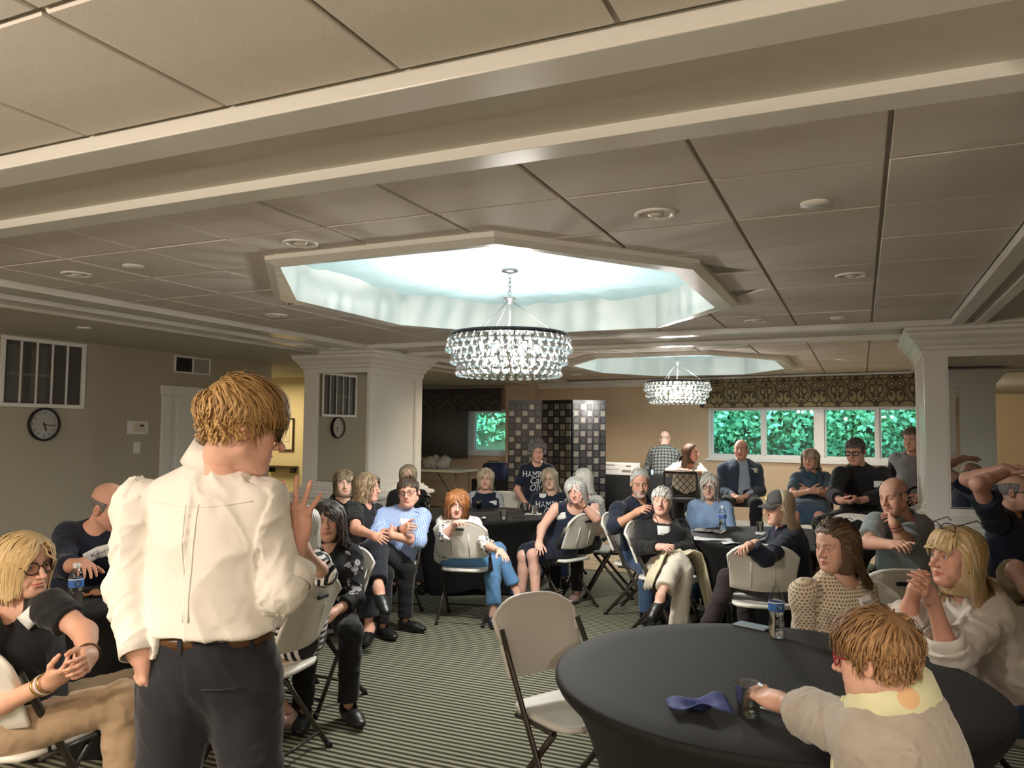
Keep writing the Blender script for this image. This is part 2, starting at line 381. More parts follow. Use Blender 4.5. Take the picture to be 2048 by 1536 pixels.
# right bay window wall, turned about nine degrees
BA = Vector((-5.9, 14.4, 0)); BROT = math.radians(-9.17); BMX = Matrix.Translation((-5.5, 14.4, 0)) @ Matrix.Rotation(BROT, 4, 'Z')
W0, W1, Z0, Z1 = 3.09, 6.75, 1.25, 2.15
bw = MB()
for a, b, z0, z1 in ((-.5, W0, 0, 2.75), (W1, 10.5, 0, 2.75), (W0, W1, 0, Z0), (W0, W1, Z1, 2.75)): bw.box(a, b, 0, .15, z0, z1, BMX)
S('wall_back', bw, M_back)
def window(name, MX, x0, x1, z0, z1, bars, wide=()):
    w = empty(name); w['kind'] = 'structure'; f = .055
    fr = MB(); 
    for a, b, c, d in ((x0, x1, z0, z0 + f), (x0, x1, z1 - f, z1), (x0, x0 + f, z0 + f, z1 - f), (x1 - f, x1, z0 + f, z1 - f)): fr.box(a, b, -.015, .10, c, d, MX)
    S('window_frame', fr, M_vinyl, w, bevel=.006)
    edges = [x0 + f]
    for bx in bars:
        hw = .075 if bx in wide else .026
        S('mullion', MB().box(bx - hw, bx + hw, -.005 if bx in wide else .01, .09, z0 + f, z1 - f, MX), M_vinyl, w, bevel=.004); edges += [bx - hw, bx + hw]
    edges.append(x1 - f)
    for i in range(0, len(edges), 2):
        a, b = edges[i], edges[i + 1]; s = .022
        sa = MB(); 
        for p, q, c, d in ((a, b, z0 + f, z0 + f + s), (a, b, z1 - f - s, z1 - f), (a, a + s, z0 + f, z1 - f), (b - s, b, z0 + f, z1 - f)): sa.box(p, q, .03, .06, c, d, MX)
        S('sash', sa, M_vinyl, w); S('pane', MB().box(a, b, .043, .047, z0 + f, z1 - f, MX), M_glass, w)
    S('sill', MB().box(x0 - .05, x1 + .05, -.05, .02, z0 - .045, z0, MX), M_vinyl, w, bevel=.006)
    return w
M_vinyl = mat('window_vinyl', (.80, .82, .84), .35)
window('window_1', BMX, W0, W1, Z0, Z1, (4.036, 4.945, 5.81), (4.945,))
window('window_2', Matrix.Translation((0, 14.4, 0)), LX0, LX1, LZ0, LZ1, (-7.39,), (-7.39,))
# ceiling: a skin above, boards as pieces on a grid, and the low trim bands
XG = [-.513 - .6125 * k for k in range(-9, 18)]; YG = [2.990 + .6125 * k for k in range(-16, 20)]
def octo(c, hx, hy, ex, ey): return [(c[0] + a, c[1] + b) for a, b in ((ex, -hy), (hx, -ey), (hx, ey), (ex, hy), (-ex, hy), (-hx, ey), (-hx, -ey), (-ex, -hy))]
OUT = dict(hx=1.52, hy=1.745, ex=.715, ey=.75); INN = dict(hx=1.36, hy=1.65, ex=.685, ey=.69)
ceil = empty('ceiling'); ceil['kind'] = 'structure'
sk = MB(); ys = [-6.5, SKY1[1] - 1.70, SKY1[1] + 1.70, SKY2[1] - 1.70, SKY2[1] + 1.70, 14.6]; xs0, xs1 = SKY1[0] - 1.44, SKY1[0] + 1.44
sk.box(-11, xs0, -6.5, 14.6, CEIL + .012, CEIL + .06).box(xs1, 4.5, -6.5, 14.6, CEIL + .012, CEIL + .06)
for a, b in ((0, 1), (2, 3), (4, 5)): sk.box(xs0, xs1, ys[a], ys[b], CEIL + .012, CEIL + .06)
S('ceiling_grid', sk, M_grid, ceil)
BAYS = [(-5.18, .70, 2.44, 7.42), (-5.18, .70, 8.50, 13.9), (-5.18, 1.9, -6.3, 1.74), (.98, 4.3, 2.44, 7.42), (.98, 4.3, 8.5, 13.0)]
def inoct(x, y, c, k=1.):
    a, b = abs(x - c[0]) / k, abs(y - c[1]) / k
    return a < OUT['hx'] and b < OUT['hy'] and (a - OUT['ex']) * (OUT['hy'] - OUT['ey']) + (b - OUT['ey']) * (OUT['hx'] - OUT['ex']) < (OUT['hx'] - OUT['ex']) * (OUT['hy'] - OUT['ey'])
def clip_poly(poly, nx, ny, d):  # keep nx*x+ny*y >= d
    out = []
    for i in range(len(poly)):
        a, b = poly[i], poly[(i + 1) % len(poly)]; da, db = nx * a[0] + ny * a[1] - d, nx * b[0] + ny * b[1] - d
        if da >= 0: out.append(a)
        if (da >= 0) != (db >= 0): t = da / (da - db); out.append((a[0] + (b[0] - a[0]) * t, a[1] + (b[1] - a[1]) * t))
    return out
def board(poly):
    cx = sum(p[0] for p in poly) / len(poly); cy = sum(p[1] for p in poly) / len(poly); dz = random.uniform(-.0015, .0015)
    q = [(cx + (p[0] - cx) * .985, cy + (p[1] - cy) * .985) for p in poly]
    b = MB(); n = len(poly); b.add([(x, y, CEIL + dz + .006) for x, y in poly] + [(x, y, CEIL + dz) for x, y in q] + [(x, y, CEIL + .011) for x, y in poly],
        [tuple(n + k for k in range(n))] + [(k, (k + 1) % n, n + (k + 1) % n, n + k) for k in range(n)] + [(2 * n + k, 2 * n + (k + 1) % n, (k + 1) % n, k) for k in range(n)])
    S('panel', b, M_ceil, ceil)
random.seed(4)
for bx0, bx1, by0, by1 in BAYS:
    ex = sorted([x for x in XG if bx0 + .15 < x < bx1 - .15]); ey = sorted([y for y in YG if by0 + .15 < y < by1 - .15]); ex = [bx0] + ex + [bx1]; ey = [by0] + ey + [by1]
    for i in range(len(ex) - 1):
        for j in range(len(ey) - 1):
            g_ = .0075; poly = [(ex[i] + g_, ey[j] + g_), (ex[i + 1] - g_, ey[j] + g_), (ex[i + 1] - g_, ey[j + 1] - g_), (ex[i] + g_, ey[j + 1] - g_)]
            hit = [c for c in (SKY1, SKY2) if any(inoct(*p, c, .97) for p in poly)]
            if hit:
                c = hit[0]
                if all(inoct(*p, c, .9) for p in poly): continue
                for k in range(8):  # the edge of the opening this board lies outside of
                    P8 = octo(c, **{q: v - .06 for q, v in OUT.items()}); a, b = P8[k], P8[(k + 1) % 8]; nx, ny = b[1] - a[1], a[0] - b[0]; L_ = math.hypot(nx, ny); nx, ny = nx / L_, ny / L_; d = nx * a[0] + ny * a[1]
                    mx, my = sum(p[0] for p in poly) / 4, sum(p[1] for p in poly) / 4
                    far = max(nx * p[0] + ny * p[1] - d for p in poly)
                    if k == 0 or far > best[0]: best = (far, nx, ny, d)
                poly = clip_poly(poly, *best[1:])
                if len(poly) < 3: continue
            board(poly)
M_ceil2 = mat('ceiling_paint', (.60, .565, .50), .85)
S('ceiling_left', MB().box(-11, -5.95, -6.5, 14.55, 2.60, 2.66), M_ceil2, ceil)
def bandy(y0, y1): S('trim_1', MB().box(-5.95, 4.4, y0, y1, BAND, CEIL + .012), M_trim, bevel=.004)
bandy(1.755, 1.90); bandy(2.30, 2.425); bandy(7.45, 7.60); bandy(8.31, 8.46)
def bandx(x0, x1): S('trim_1', MB().box(x0, x1, -6.3, 14.2, BAND - .001, CEIL + .012), M_trim, bevel=.004)
bandx(-5.44, -5.20); bandx(-5.95, -5.70); bandx(.70, .80); bandx(.88, .96)
# flat board between the paired bands
for b in ((-5.70, -5.44, -6.3, 14.2), (.80, .88, -6.3, 13.2), (-5.2, .70, 1.90, 2.30), (-5.2, .70, 7.6, 8.31)): S('ceiling_strip', MB().box(*b, CEIL - .004, CEIL + .011), M_ceil2, ceil)
cr_ = MB(); cr_.box(-.4, 7.6, -.07, 0, 2.53, 2.66, BMX).box(-.4, 7.6, -.11, -.06, 2.60, 2.66, BMX); S('trim_2', cr_, M_trim, bevel=.01)
# skylight recesses with a lip, white shaft and a clear-to-milky sheet of film pulled across
M_film = mat('plastic_film', (.80, .93, .92), .22, spec=.5); _N = M_film.node_tree; _b = _N.nodes['Principled BSDF']; _t = _N.nodes.new('ShaderNodeBsdfTranslucent'); _t.inputs[0].default_value = (.86, .97, .97, 1)
_m = _N.nodes.new('ShaderNodeMixShader'); _m.inputs[0].default_value = .82; _N.links.new(_b.outputs[0], _m.inputs[1]); _N.links.new(_t.outputs[0], _m.inputs[2]); _N.links.new(_m.outputs[0], _N.nodes['Material Output'].inputs[0])
M_shaft = mat('shaft_white', (.82, .86, .84), .5)
for si, c in enumerate((SKY1, SKY2)):
    o8, i8 = octo(c, **OUT), octo(c, **INN); zl = 2.618
    fr = MB(); v = [(x, y, CEIL + .012) for x, y in o8] + [(x, y, zl + .025) for x, y in o8] + [(x + (c[0] - x) * .03, y + (c[1] - y) * .03, zl) for x, y in o8] + [(x, y, zl) for x, y in i8]
    fr.add(v, [(8 * r + k, 8 * r + (k + 1) % 8, 8 * (r + 1) + (k + 1) % 8, 8 * (r + 1) + k) for r in range(3) for k in range(8)])
    S('trim_3', fr, M_trim)
    sh = MB(); sh.add([(x, y, zl + .001) for x, y in i8] + [(x, y, 3.5) for x, y in i8] + [(x + (c[0] - x) * .02, y + (c[1] - y) * .02, zl + .03) for x, y in o8] + [(x + (c[0] - x) * .02, y + (c[1] - y) * .02, 3.5) for x, y in o8], [(k, (k + 1) % 8, 8 + (k + 1) % 8, 8 + k) for k in range(8)] + [(16 + k, 16 + (k + 1) % 8, 24 + (k + 1) % 8, 24 + k) for k in range(8)] + [(8 + k, 8 + (k + 1) % 8, 24 + (k + 1) % 8, 24 + k) for k in range(8)])
    S('skylight_shaft', sh, M_shaft)
    n = 56; G_ = np.zeros((n, n, 3)); rs = np.random.RandomState(si)
    for i in range(n):
        for j in range(n):
            a, b = (i / (n - 1) * 2 - 1), (j / (n - 1) * 2 - 1); x, y = a * (INN['hx'] - .004), b * (INN['hy'] - .004)
            q = max(0, abs(a) * INN['hx'] - INN['ex']) / (INN['hx'] - INN['ex']) + max(0, abs(b) * INN['hy'] - INN['ey']) / (INN['hy'] - INN['ey'])
            if q > 1 and abs(a) * INN['hx'] > INN['ex'] and abs(b) * INN['hy'] > INN['ey']: sx = 1 / q; x = math.copysign(INN['ex'] + (abs(x) - INN['ex']) * sx, x); y = math.copysign(INN['ey'] + (abs(y) - INN['ey']) * sx, y)
            G_[i, j] = (c[0] + x, c[1] + y, 0)
    r = np.hypot(G_[..., 0] - c[0], G_[..., 1] - c[1]); th = np.arctan2(G_[..., 1] - c[1], G_[..., 0] - c[0]); P_ = np.stack([np.cos(th) * 3.2, np.sin(th) * 3.2, r * .6], -1).reshape(-1, 3) + 10
    w1 = (1 - np.abs(vnoise(P_ * 1.7) * 2 - 1)).reshape(n, n); w2 = (1 - np.abs(vnoise(np.c_[G_.reshape(-1, 3)[:, :2] * 5, np.full(n * n, 3.)]) * 2 - 1)).reshape(n, n)
    edge = np.clip((r - .75) / .55, 0, 1)
    G_[..., 2] = 2.835 + .035 * edge - .05 * np.exp(-(r / .3) ** 2) * -1 + .030 * w1 ** 2 * np.clip(r / .5, 0, 1) + .022 * w2 ** 2 * edge
    fl = MB().grid(G_).build('skylight_film', M_film); fl['kind'] = 'structure'
    S('sky_blocker', MB().box(c[0] - 1.8, c[0] + 1.8, c[1] - 2.05, c[1] + 2.05, 3.5, 3.55).box(c[0] - 1.8, c[0] - 1.75, c[1] - 2.05, c[1] + 2.05, CEIL + .03, 3.5).box(c[0] + 1.75, c[0] + 1.8, c[1] - 2.05, c[1] + 2.05, CEIL + .03, 3.5).box(c[0] - 1.75, c[0] + 1.75, c[1] - 2.05, c[1] - 2.0, CEIL + .03, 3.5).box(c[0] - 1.75, c[0] + 1.75, c[1] + 2.0, c[1] + 2.05, CEIL + .03, 3.5), M_shaft)  # unseen box added over the recess to keep sky light out of board joints
# columns: panelled piers with a mirror, a flared cornice and a moulded base ledge
def crown_prof(): return [(0, 2.375), (.012, 2.375), (.012, 2.43), (.035, 2.445), (.035, 2.465), (.06, 2.49), (.075, 2.52), (.105, 2.545), (.115, 2.56), (.115, 2.585), (.145, 2.60), (.150, 2.625)]
def sweep_rect(b, x0, x1, y0, y1, prof):
    vs = []
    for d, z in prof: vs += [(x0 - d, y0 - d, z), (x1 + d, y0 - d, z), (x1 + d, y1 + d, z), (x0 - d, y1 + d, z)]
    b.add(vs, [(4 * r + k, 4 * r + (k + 1) % 4, 4 * (r + 1) + (k + 1) % 4, 4 * (r + 1) + k) for r in range(len(prof) - 1) for k in range(4)])
def column(name, x0, x1, y0, y1, mx0, mx1, face=-1):
    c = empty(name); c['kind'] = 'structure'; yf = y0 if face < 0 else y1
    core = MB(); core.box(x0 + .02, x1 - .02, y0 + .02, y1 - .02, 0, 2.64)
    def stile(a, b_, z0, z1, side):  # boards on the four faces
        if side == 'f': core.box(a, b_, y0, y0 + .02, z0, z1)
        if side == 'b': core.box(a, b_, y1 - .02, y1, z0, z1)
    for sd in 'fb':
        stile(x0, mx0 - .012, .98, 2.38, sd); stile(mx1 + .012, x1, .98, 2.38, sd); stile(mx0 - .012, mx1 + .012, 2.375, 2.46, sd); stile(mx0 - .012, mx1 + .012, .98, 1.075, sd)
    for xx in (x0, x1 - .02):
        core.box(xx, xx + .02, y0 + .02, y0 + .10, .98, 2.46); core.box(xx, xx + .02, y1 - .16, y1 - .02, .98, 2.46); core.box(xx, xx + .02, y0 + .10, y1 - .16, .98, 1.06); core.box(xx, xx + .02, y0 + .1, y1 - .16, 2.36, 2.46)
    S('shaft', core, M_trim, c, bevel=.004)
    b = MB(); sweep_rect(b, x0, x1, y0, y1, crown_prof()); S('cornice', b, M_trim, c)
    b = MB(); sweep_rect(b, x0, x1, y0, y1, [(0, .0), (.10, 0), (.10, .11), (.085, .12), (.085, .80), (.10, .81), (.10, .83), (.085, .84), (.085, .855), (.13, .87), (.135, .895), (.125, .91), (.07, .93), (.07, .95), (.03, .975), (.03, .99), (0, 1.0)]); S('pedestal', b, M_trim, c)
    for sd in ((y0 + .012, -1), (y1 - .012, 1)):
        S('mirror', MB().box(mx0, mx1, sd[0] - .004, sd[0] + .004, 1.075, 2.375), M_mirror, c)
        bd = MB(); y = sd[0] + sd[1] * .004
        for p, q, z, w in ((mx0 - .012, mx0, 1.063, 2.387), (mx1, mx1 + .012, 1.063, 2.387)): bd.box(p, q, y - .008, y + .008, z, w)
        for z, w in ((1.063, 1.075), (2.375, 2.387)): bd.box(mx0, mx1, y - .008, y + .008, z, w)
        S('bead', bd, M_trim, c)
    b = MB()
    for xx in (x0, x1):
        s = -1 if xx == x0 else 1
        for a in (y0 + .10, y1 - .175): b.box(min(xx - s * .02, xx - s * .006), max(xx - s * .02, xx - s * .006), a, a + .015, 1.06, 2.36)
    S('bead', b, M_trim, c); return c
column('column', -6.28, -5.31, 7.70, 8.91, -6.06, -5.35); column('column', .51, 1.75, 7.70, 8.91, .70, 1.50); column('column', .62, 1.75, 1.45, 2.55, .72, 1.30)
# door and casing on the left wall
X = -7.6; d = empty('door_1'); d['kind'] = 'structure'
S('door_casing', MB().box(X, X + .03, 6.72, 6.86, 0, 2.09).box(X, X + .03, 7.62, 7.76, 0, 2.09).box(X, X + .035, 6.70, 7.78, 2.09, 2.20), M_white, d, bevel=.006)
S('door_leaf', MB().box(X - .02, X + .012, 6.86, 7.62, 0, 2.09), M_white, d)
for y0 in (6.95, 7.27):
    for z0, z1 in ((.2, .85), (.98, 1.62), (1.72, 1.98)): S('door_panel', MB().box(X + .008, X + .020, y0, y0 + .26, z0, z1), M_white, d, bevel=.008)
S('baseboard_left', MB().box(X, X + .015, -6.3, 6.7, 0, .11), M_white); S('baseboard_back', MB().box(-.4, 7.6, -.015, 0, 0, .11, BMX), M_white)
# foliage on the bank outside the windows
M_leaf = mat('leaf', (.12, .30, .10), .5); g = NG(M_leaf); c = g.mix(g.noise(.35, g.tc('Object'), 3), (.06, .26, .13), (.30, .62, .30)); g.color(g.mix(g.noise(9., g.tc('Object'), 2), c, (.20, .52, .32)))
rs = np.random.RandomState(5)
def foliage(name, n, cen, rad, size, label, cat, kind='stuff'):
    p = rs.normal(size=(n, 3)); p = p / np.linalg.norm(p, axis=1, keepdims=True) * (rs.rand(n, 1) ** .3) * rad; b = (.75 + .5 * vnoise(p * 1.3 + 20))[:, None]; p = p * b + cen
    a = nrm(rs.normal(size=(n, 3))); u = nrm(np.cross(a, rs.normal(size=(n, 3)))); w = np.cross(a, u) * .55; s = size * (.6 + .8 * rs.rand(n, 1))
    v = np.stack([p - u * s, p + w * s, p + u * s, p - w * s], 1).reshape(-1, 3); q = np.arange(n * 4).reshape(-1, 4)
    o = add_obj(name, mesh_np(name, v, q, mats=[M_leaf], smooth=False)); tag(o, label, cat, kind=kind); return o
M_bank = mat('bank_soil', (.05, .07, .035), .9)
S('terrain', MB().add([(-14, 15.2, .1), (6, 15.2, .1), (6, 22, 5.5), (-14, 22, 5.5), (-14, 15.2, -1), (6, 15.2, -1)], [(0, 1, 2, 3), (4, 5, 1, 0)]), M_bank)
for k, (x, y, z, r, n, s) in enumerate(((-8.6, 17.4, 1.7, (1.7, .9, 1.9), 5000, .07), (-6.3, 17.0, 1.5, (1.4, .9, 2.0), 4500, .07), (-3.6, 17.1, 1.6, (1.6, .9, 2.0), 6000, .065), (-1.4, 16.9, 1.5, (1.5, 1., 2.1), 6000, .07), (.7, 16.8, 1.5, (1.4, 1., 2.2), 6000, .065), (2.4, 16.8, 1.5, (1.3, 1., 2.2), 3000, .08), (-4.4, 18.5, 3.4, (2.6, 1.2, 2.0), 6000, .10), (-.4, 18.2, 3.4, (2.8, 1.2, 2.0), 6000, .10), (-7.6, 19., 3.8, (2.4, 1.2, 2.2), 4000, .10))):
    foliage('bush', n, V(x, y, z), np.array(r), s, 'leafy green bushes growing on the bank outside the windows', 'foliage')
# ---------------------------------------------------------------- fittings
M_brightw = mat('fixture_white', (.80, .78, .74), .35)
def glow(name, col, s):
    m = mat(name, col, .4, emis=col, estr=s); return m
M_glow = glow('lamp_glow', (1., .86, .62), 26); M_cool = glow('bulb_glow', (1., .97, .90), 45)
M_lensoff = mat('reflector', (.62, .60, .56), .2, metal=.6)
def downlight(x, y, on, label, z=CEIL, r=.092):
    t = empty('recessed_downlight', (x, y, z), 0, label, 'light', 'recessed ceiling downlights')
    MB().lathe([(r * .74, .006), (r * .76, -.006), (r * .86, -.011), (r, -.008), (r, .0)], 28).build('trim_ring', M_brightw, t)
    MB().lathe([(r * .74, .004), (r * .62, .0085), (r * .3, .0105), (.002, .011)], 24).build('bulb_face' if on else 'reflector_cup', M_glow if on else M_lensoff, t)
    if not on: MB().lathe([(r * .40, .003), (r * .36, -.008), (r * .2, -.016), (.002, -.018)], 20).build('bulb', mat('bulb_off', (.70, .66, .60), .25), t)
OFFL = [(-.82, 3.36, 'unlit recessed downlight in the ceiling board nearest the near beam, over the empty chair'), (-2.66, 3.20, 'unlit recessed downlight just outside the near corner of the lit octagon'), (-4.53, 3.32, 'unlit recessed downlight closest to the grilled wall and the near beam'),
    (-.04, 5.14, 'unlit recessed downlight beside the long ceiling joint, near the mirrored pier'), (-4.55, 5.19, 'unlit recessed downlight beyond the octagon corner facing the clock'), (-.82, 6.95, 'unlit recessed downlight in the last row of boards before the far beam')]
for x, y, l in OFFL: downlight(x, y, False, l)
ONL = ['glowing downlight in the far bay above the grey shirted standing man', 'glowing downlight against the patterned valance', 'glowing downlight above the folding screen', 'glowing downlight above the panelled pier in the far bay']
for (x, y), l in zip(DOWN_ON, ONL): downlight(x, y, True, l)
for k, (x, y, z, l) in enumerate(((-.16, 3.46, CEIL, 'small round cover plate near the double ceiling joint'), (-3.98, 3.28, CEIL, 'small round cover plate beside the unlit downlight by the grilled wall'), (-.16, 7.0, CEIL, 'small round cover plate in the row of boards by the far beam'), (-6.45, 4.82, 2.60, 'dark round cover plate on the lower ceiling above the clock wall'))):
    t = tag(MB().lathe([(.062, 0), (.060, -.010), (.002, -.012)], 24).build('sprinkler_cover', M_brightw, loc=(x, y, z)), l, 'cover plate', 'sprinkler cover plates')
# chandeliers
M_drop = mat('crystal', (.97, 1., .99), .0, trans=1., ior=1.45); _N = M_drop.node_tree; _t = _N.nodes.new('ShaderNodeBsdfTransparent'); _m = _N.nodes.new('ShaderNodeMixShader'); _m.inputs[0].default_value = .35; _N.links.new(_N.nodes['Principled BSDF'].outputs[0], _m.inputs[1]); _N.links.new(_t.outputs[0], _m.inputs[2]); _N.links.new(_m.outputs[0], _N.nodes['Material Output'].inputs[0]); M_ring = mat('bronze_ring', (.030, .030, .034), .3, metal=.6); M_chain = mat('chain_metal', (.35, .36, .36), .3, metal=.9)
def drop_mesh():
    me = MB().lathe([(.001, .036), (.006, .031), (.010, .018), (.0215, -.002), (.0245, -.014), (.0215, -.026), (.012, -.035), (.001, -.038)], 12).build('drop', M_drop); return me
def chandelier(cx, cy, label, detail):
    t = empty('chandelier', (cx, cy, 0), 0, label, 'chandelier'); zr = 2.36; R = .405
    MB().lathe([(R - .004, zr - .012), (R + .006, zr - .012), (R + .006, zr + .014), (R - .004, zr + .014), (R - .004, zr - .012)], 64).build('hoop', M_ring, t)
    hub = MB().lathe([(.002, 2.642), (.012, 2.64), (.045, 2.632), (.047, 2.618), (.02, 2.612), (.02, 2.585), (.002, 2.58)], 20).build('hub', M_chain, t)
    for k in range(3):
        a = .35 + k * 2.0944; MB().tube([(.022 * math.cos(a), .022 * math.sin(a), 2.60), ((R - .06) * math.cos(a), (R - .06) * math.sin(a), zr + .01)], .0035, 6).build('rod', M_chain, t)
    MB().tube([(0, .0, 2.585), (.006, .0, 2.5), (-.004, 0, 2.42), (0, 0, 2.30)], .006, 6).build('cable', M_brightw, t)
    for k in range(5):
        z = 2.662 + k * .030; a = (k % 2) * math.pi / 2; pts = [(.010 * math.cos(w) * math.cos(a), .010 * math.cos(w) * math.sin(a), z + .020 * math.sin(w)) for w in np.linspace(0, 2 * math.pi, 14)[:-1]]
        MB().tube(pts, .0028, 6, closed=True).build('chain_link', M_chain, t)
    MB().lathe([(.002, 2.83), (.06, 2.83), (.058, 2.812), (.012, 2.80), (.002, 2.80)], 20).build('canopy', M_chain, t)
    sp_ = MB()
    for k in range(6): a = k * math.pi / 3; sp_.tube([(0, 0, 2.305), (.20 * math.cos(a), .20 * math.sin(a), 2.29), (R * math.cos(a), R * math.sin(a), zr)], .004, 5)
    sp_.build('inner_frame', M_ring, t)
    for k in range(6):
        a = .5 + k * math.pi / 3; b = MB().lathe([(.002, .03), (.012, .026), (.016, .01), (.010, -.012), (.004, -.02), (.001, -.022)], 10).build('bulb', M_cool, t); b.location = (.19 * math.cos(a), .19 * math.sin(a), 2.275)
    rows = [(.412, 2.325, 44), (.425, 2.275, 42), (.385, 2.238, 40), (.392, 2.19, 38), (.345, 2.150, 36), (.352, 2.108, 34), (.315, 2.200, 20)]
    first = drop_mesh(); first.parent = t; pos = []
    for ri, (r, z, n) in enumerate(rows):
        for k in range(n): a = 2 * math.pi * (k + .5 * (ri % 2)) / n; pos.append((r * math.cos(a), r * math.sin(a), z))
    if detail:
        for k, p in enumerate(pos):
            o = first if k == 0 else first.copy()
            if k: COL.objects.link(o); o.parent = t
            o.location = p
    else:
        v = np.array([x.co[:] for x in first.data.vertices]); q = np.array([tuple(f.vertices) for f in first.data.polygons]); n = len(v)
        me = mesh_np('crystal_drops', np.concatenate([v + np.array(p) for p in pos]), np.concatenate([q + n * i for i in range(len(pos))]), mats=[M_drop]); bpy.data.objects.remove(first)
        add_obj('crystal_drops', me, t)['kind'] = 'stuff'
    for k in range(3): a = k * 2.0944; lamp('chandelier_light', 'POINT', (cx + .15 * math.cos(a), cy + .15 * math.sin(a), 2.14), 40, (1., .95, .88), size=.03)
chandelier(-2.236, 4.92, 'large chandelier of clear glass drops hanging below the nearer lit octagon', True)
chandelier(-2.22, 10.30, 'smaller looking chandelier of glass drops in the far bay by the patterned valance', False)
# left wall fittings
X = -7.6; gt = empty('wall_grille', (X, 0, 0), 0, 'large white framed wall opening with upright bars above the round clock', 'grille')
fr = MB()
for a in ((4.80, 5.70, 1.885, 1.925), (4.80, 5.70, 2.54, 2.58), (4.80, 4.84, 1.925, 2.54), (5.66, 5.70, 1.925, 2.54)): fr.box(0.0, .03, *a)
fr.build('frame', M_white, gt, bevel=.004)
MB().box(-.004, .004, 4.84, 5.66, 1.925, 2.54).build('dark_opening', mat('grille_dark', (.06, .055, .045), .6), gt); MB().box(.0045, .007, 4.90, 5.35, 2.20, 2.225).build('ledge_line', mat('grille_mid', (.16, .15, .125), .6), gt)
for y in (4.84, 5.08): MB().box(.004, .006, y + .03, y + .20, 1.95, 2.50).build('shutter', mat('grille_mid', (.10, .095, .08), .6), gt)
for k in range(4): MB().box(.004, .022, 4.995 + k * .164, 5.009 + k * .164, 1.925, 2.54).build('bar', M_white, gt)
ck = empty('wall_clock', (X, 5.27, 1.718), 0, 'round black rimmed wall clock with a white dial below the barred opening', 'clock'); RY = Matrix.Rotation(math.pi / 2, 4, 'Y')
MB().lathe([(.150, 0), (.168, .0), (.170, .03), (.158, .045), (.150, .035), (.150, .012)], 48, RY).build('rim', M_black, ck); MB().lathe([(.15, .012), (.002, .012)], 48, RY).build('dial', mat('clock_dial', (.70, .69, .64), .4), ck)
M_ink0 = mat('dark_ink', (.03, .03, .035), .6)
def hand_box(l, w, ang, x): 
    M = Matrix.Translation((x, 0, 0)) @ Matrix.Rotation(ang, 4, 'X'); return MB().box(-.001, .001, -w, w, -.02, l, M)
hand_box(.075, .006, math.radians(200), .017).build('hour_hand', M_ink0, ck); hand_box(.115, .004, math.radians(262), .020).build('minute_hand', M_ink0, ck)
for k in range(1, 13):
    v, f = text_mesh(str(k), .040); a = math.radians(30 * k); v3 = [(.0145, p[0] + .118 * math.sin(a), p[1] + .118 * math.cos(a)) for p in v]; MB().add(v3, f).build('numeral', M_ink0, ck)
MB().lathe([(.149, .036), (.002, .036)], 40, RY).build('crystal', M_dialg, ck)
vt = empty('air_vent', (X, 0, 0), 0, 'white framed air return vent high on the wall above the panelled door', 'vent')
f2 = MB()
for a in ((6.89, 7.46, 2.555, 2.575), (6.89, 7.46, 2.365, 2.385), (6.89, 6.91, 2.385, 2.555), (7.44, 7.46, 2.385, 2.555), (7.165, 7.185, 2.385, 2.555)): f2.box(0, .02, *a)
f2.build('frame', M_white, vt, bevel=.003); MB().box(0, .004, 6.91, 7.165, 2.385, 2.555).build('duct', M_black, vt); MB().box(0, .006, 7.185, 7.44, 2.385, 2.555).build('filter_plate', mat('vent_grey', (.35, .33, .29), .6), vt)
for k in range(8): MB().box(.004, .012, 6.912, 7.163, 2.392 + k * .021, 2.397 + k * .021).build('louvre', mat('louvre_dark', (.05, .05, .05), .5), vt)
th = empty('thermostat', (X, 6.40, 1.69), 0, 'beige thermostat on a white plate beside the panelled door', 'thermostat'); MB().box(0, .012, -.14, .14, -.075, .075).build('plate', M_white, th, bevel=.004); MB().box(.012, .04, -.065, .075, -.045, .05).build('housing', mat('beige_plastic', (.62, .56, .44), .5), th, bevel=.006)
MB().box(.040, .042, .0, .055, .015, .035).build('display', M_black, th)
sw = empty('light_switch', (X, 6.40, 1.46), 0, 'single white light switch plate below the thermostat', 'switch'); MB().box(0, .008, -.045, .045, -.065, .065).build('plate', M_white, sw, bevel=.003); MB().box(.008, .016, -.016, .016, -.034, .034).build('rocker', M_white, sw, bevel=.002)
pf_ = empty('framed_print', (-9.33, 10.985, 1.59), 0, 'small framed line print in a thin dark frame on the yellow lit hall wall', 'picture')
b = MB()
for a in ((-.17, .17, -.29, -.265), (-.17, .17, .265, .29), (-.17, -.145, -.265, .265), (.145, .17, -.265, .265)): b.box(a[0], a[1], -.02, .01, a[2], a[3])
b.build('frame', mat('walnut', (.05, .025, .015), .4), pf_); MB().box(-.145, .145, -.004, .008, -.265, .265).build('mat_board', mat('mat_board', (.78, .70, .50), .8), pf_)
b = MB()
for a in ((-.075, .075, -.13, -.124), (-.075, .075, .124, .13), (-.075, -.069, -.124, .124), (.069, .075, -.124, .124)): b.box(a[0], a[1], -.007, -.004, a[2], a[3])
b.tube([(-.02, -.006, .08), (.01, -.006, .05), (-.01, -.006, .0), (.02, -.006, -.05), (.0, -.006, -.09)], .003, 5); b.build('drawing', M_ink0, pf_)
hs = empty('hall_shelf', (-9.3, 10.9, 1.02), 0, 'narrow dark wall ledge below the framed print in the hall', 'shelf'); MB().box(-.35, .25, -.06, .09, -.015, .015).build('board', mat('walnut2', (.06, .035, .02), .4), hs); MB().box(-.30, -.27, -.04, .09, -.10, -.015).build('bracket', M_dark, hs); MB().box(.17, .20, -.04, .09, -.10, -.015).build('bracket', M_dark, hs)
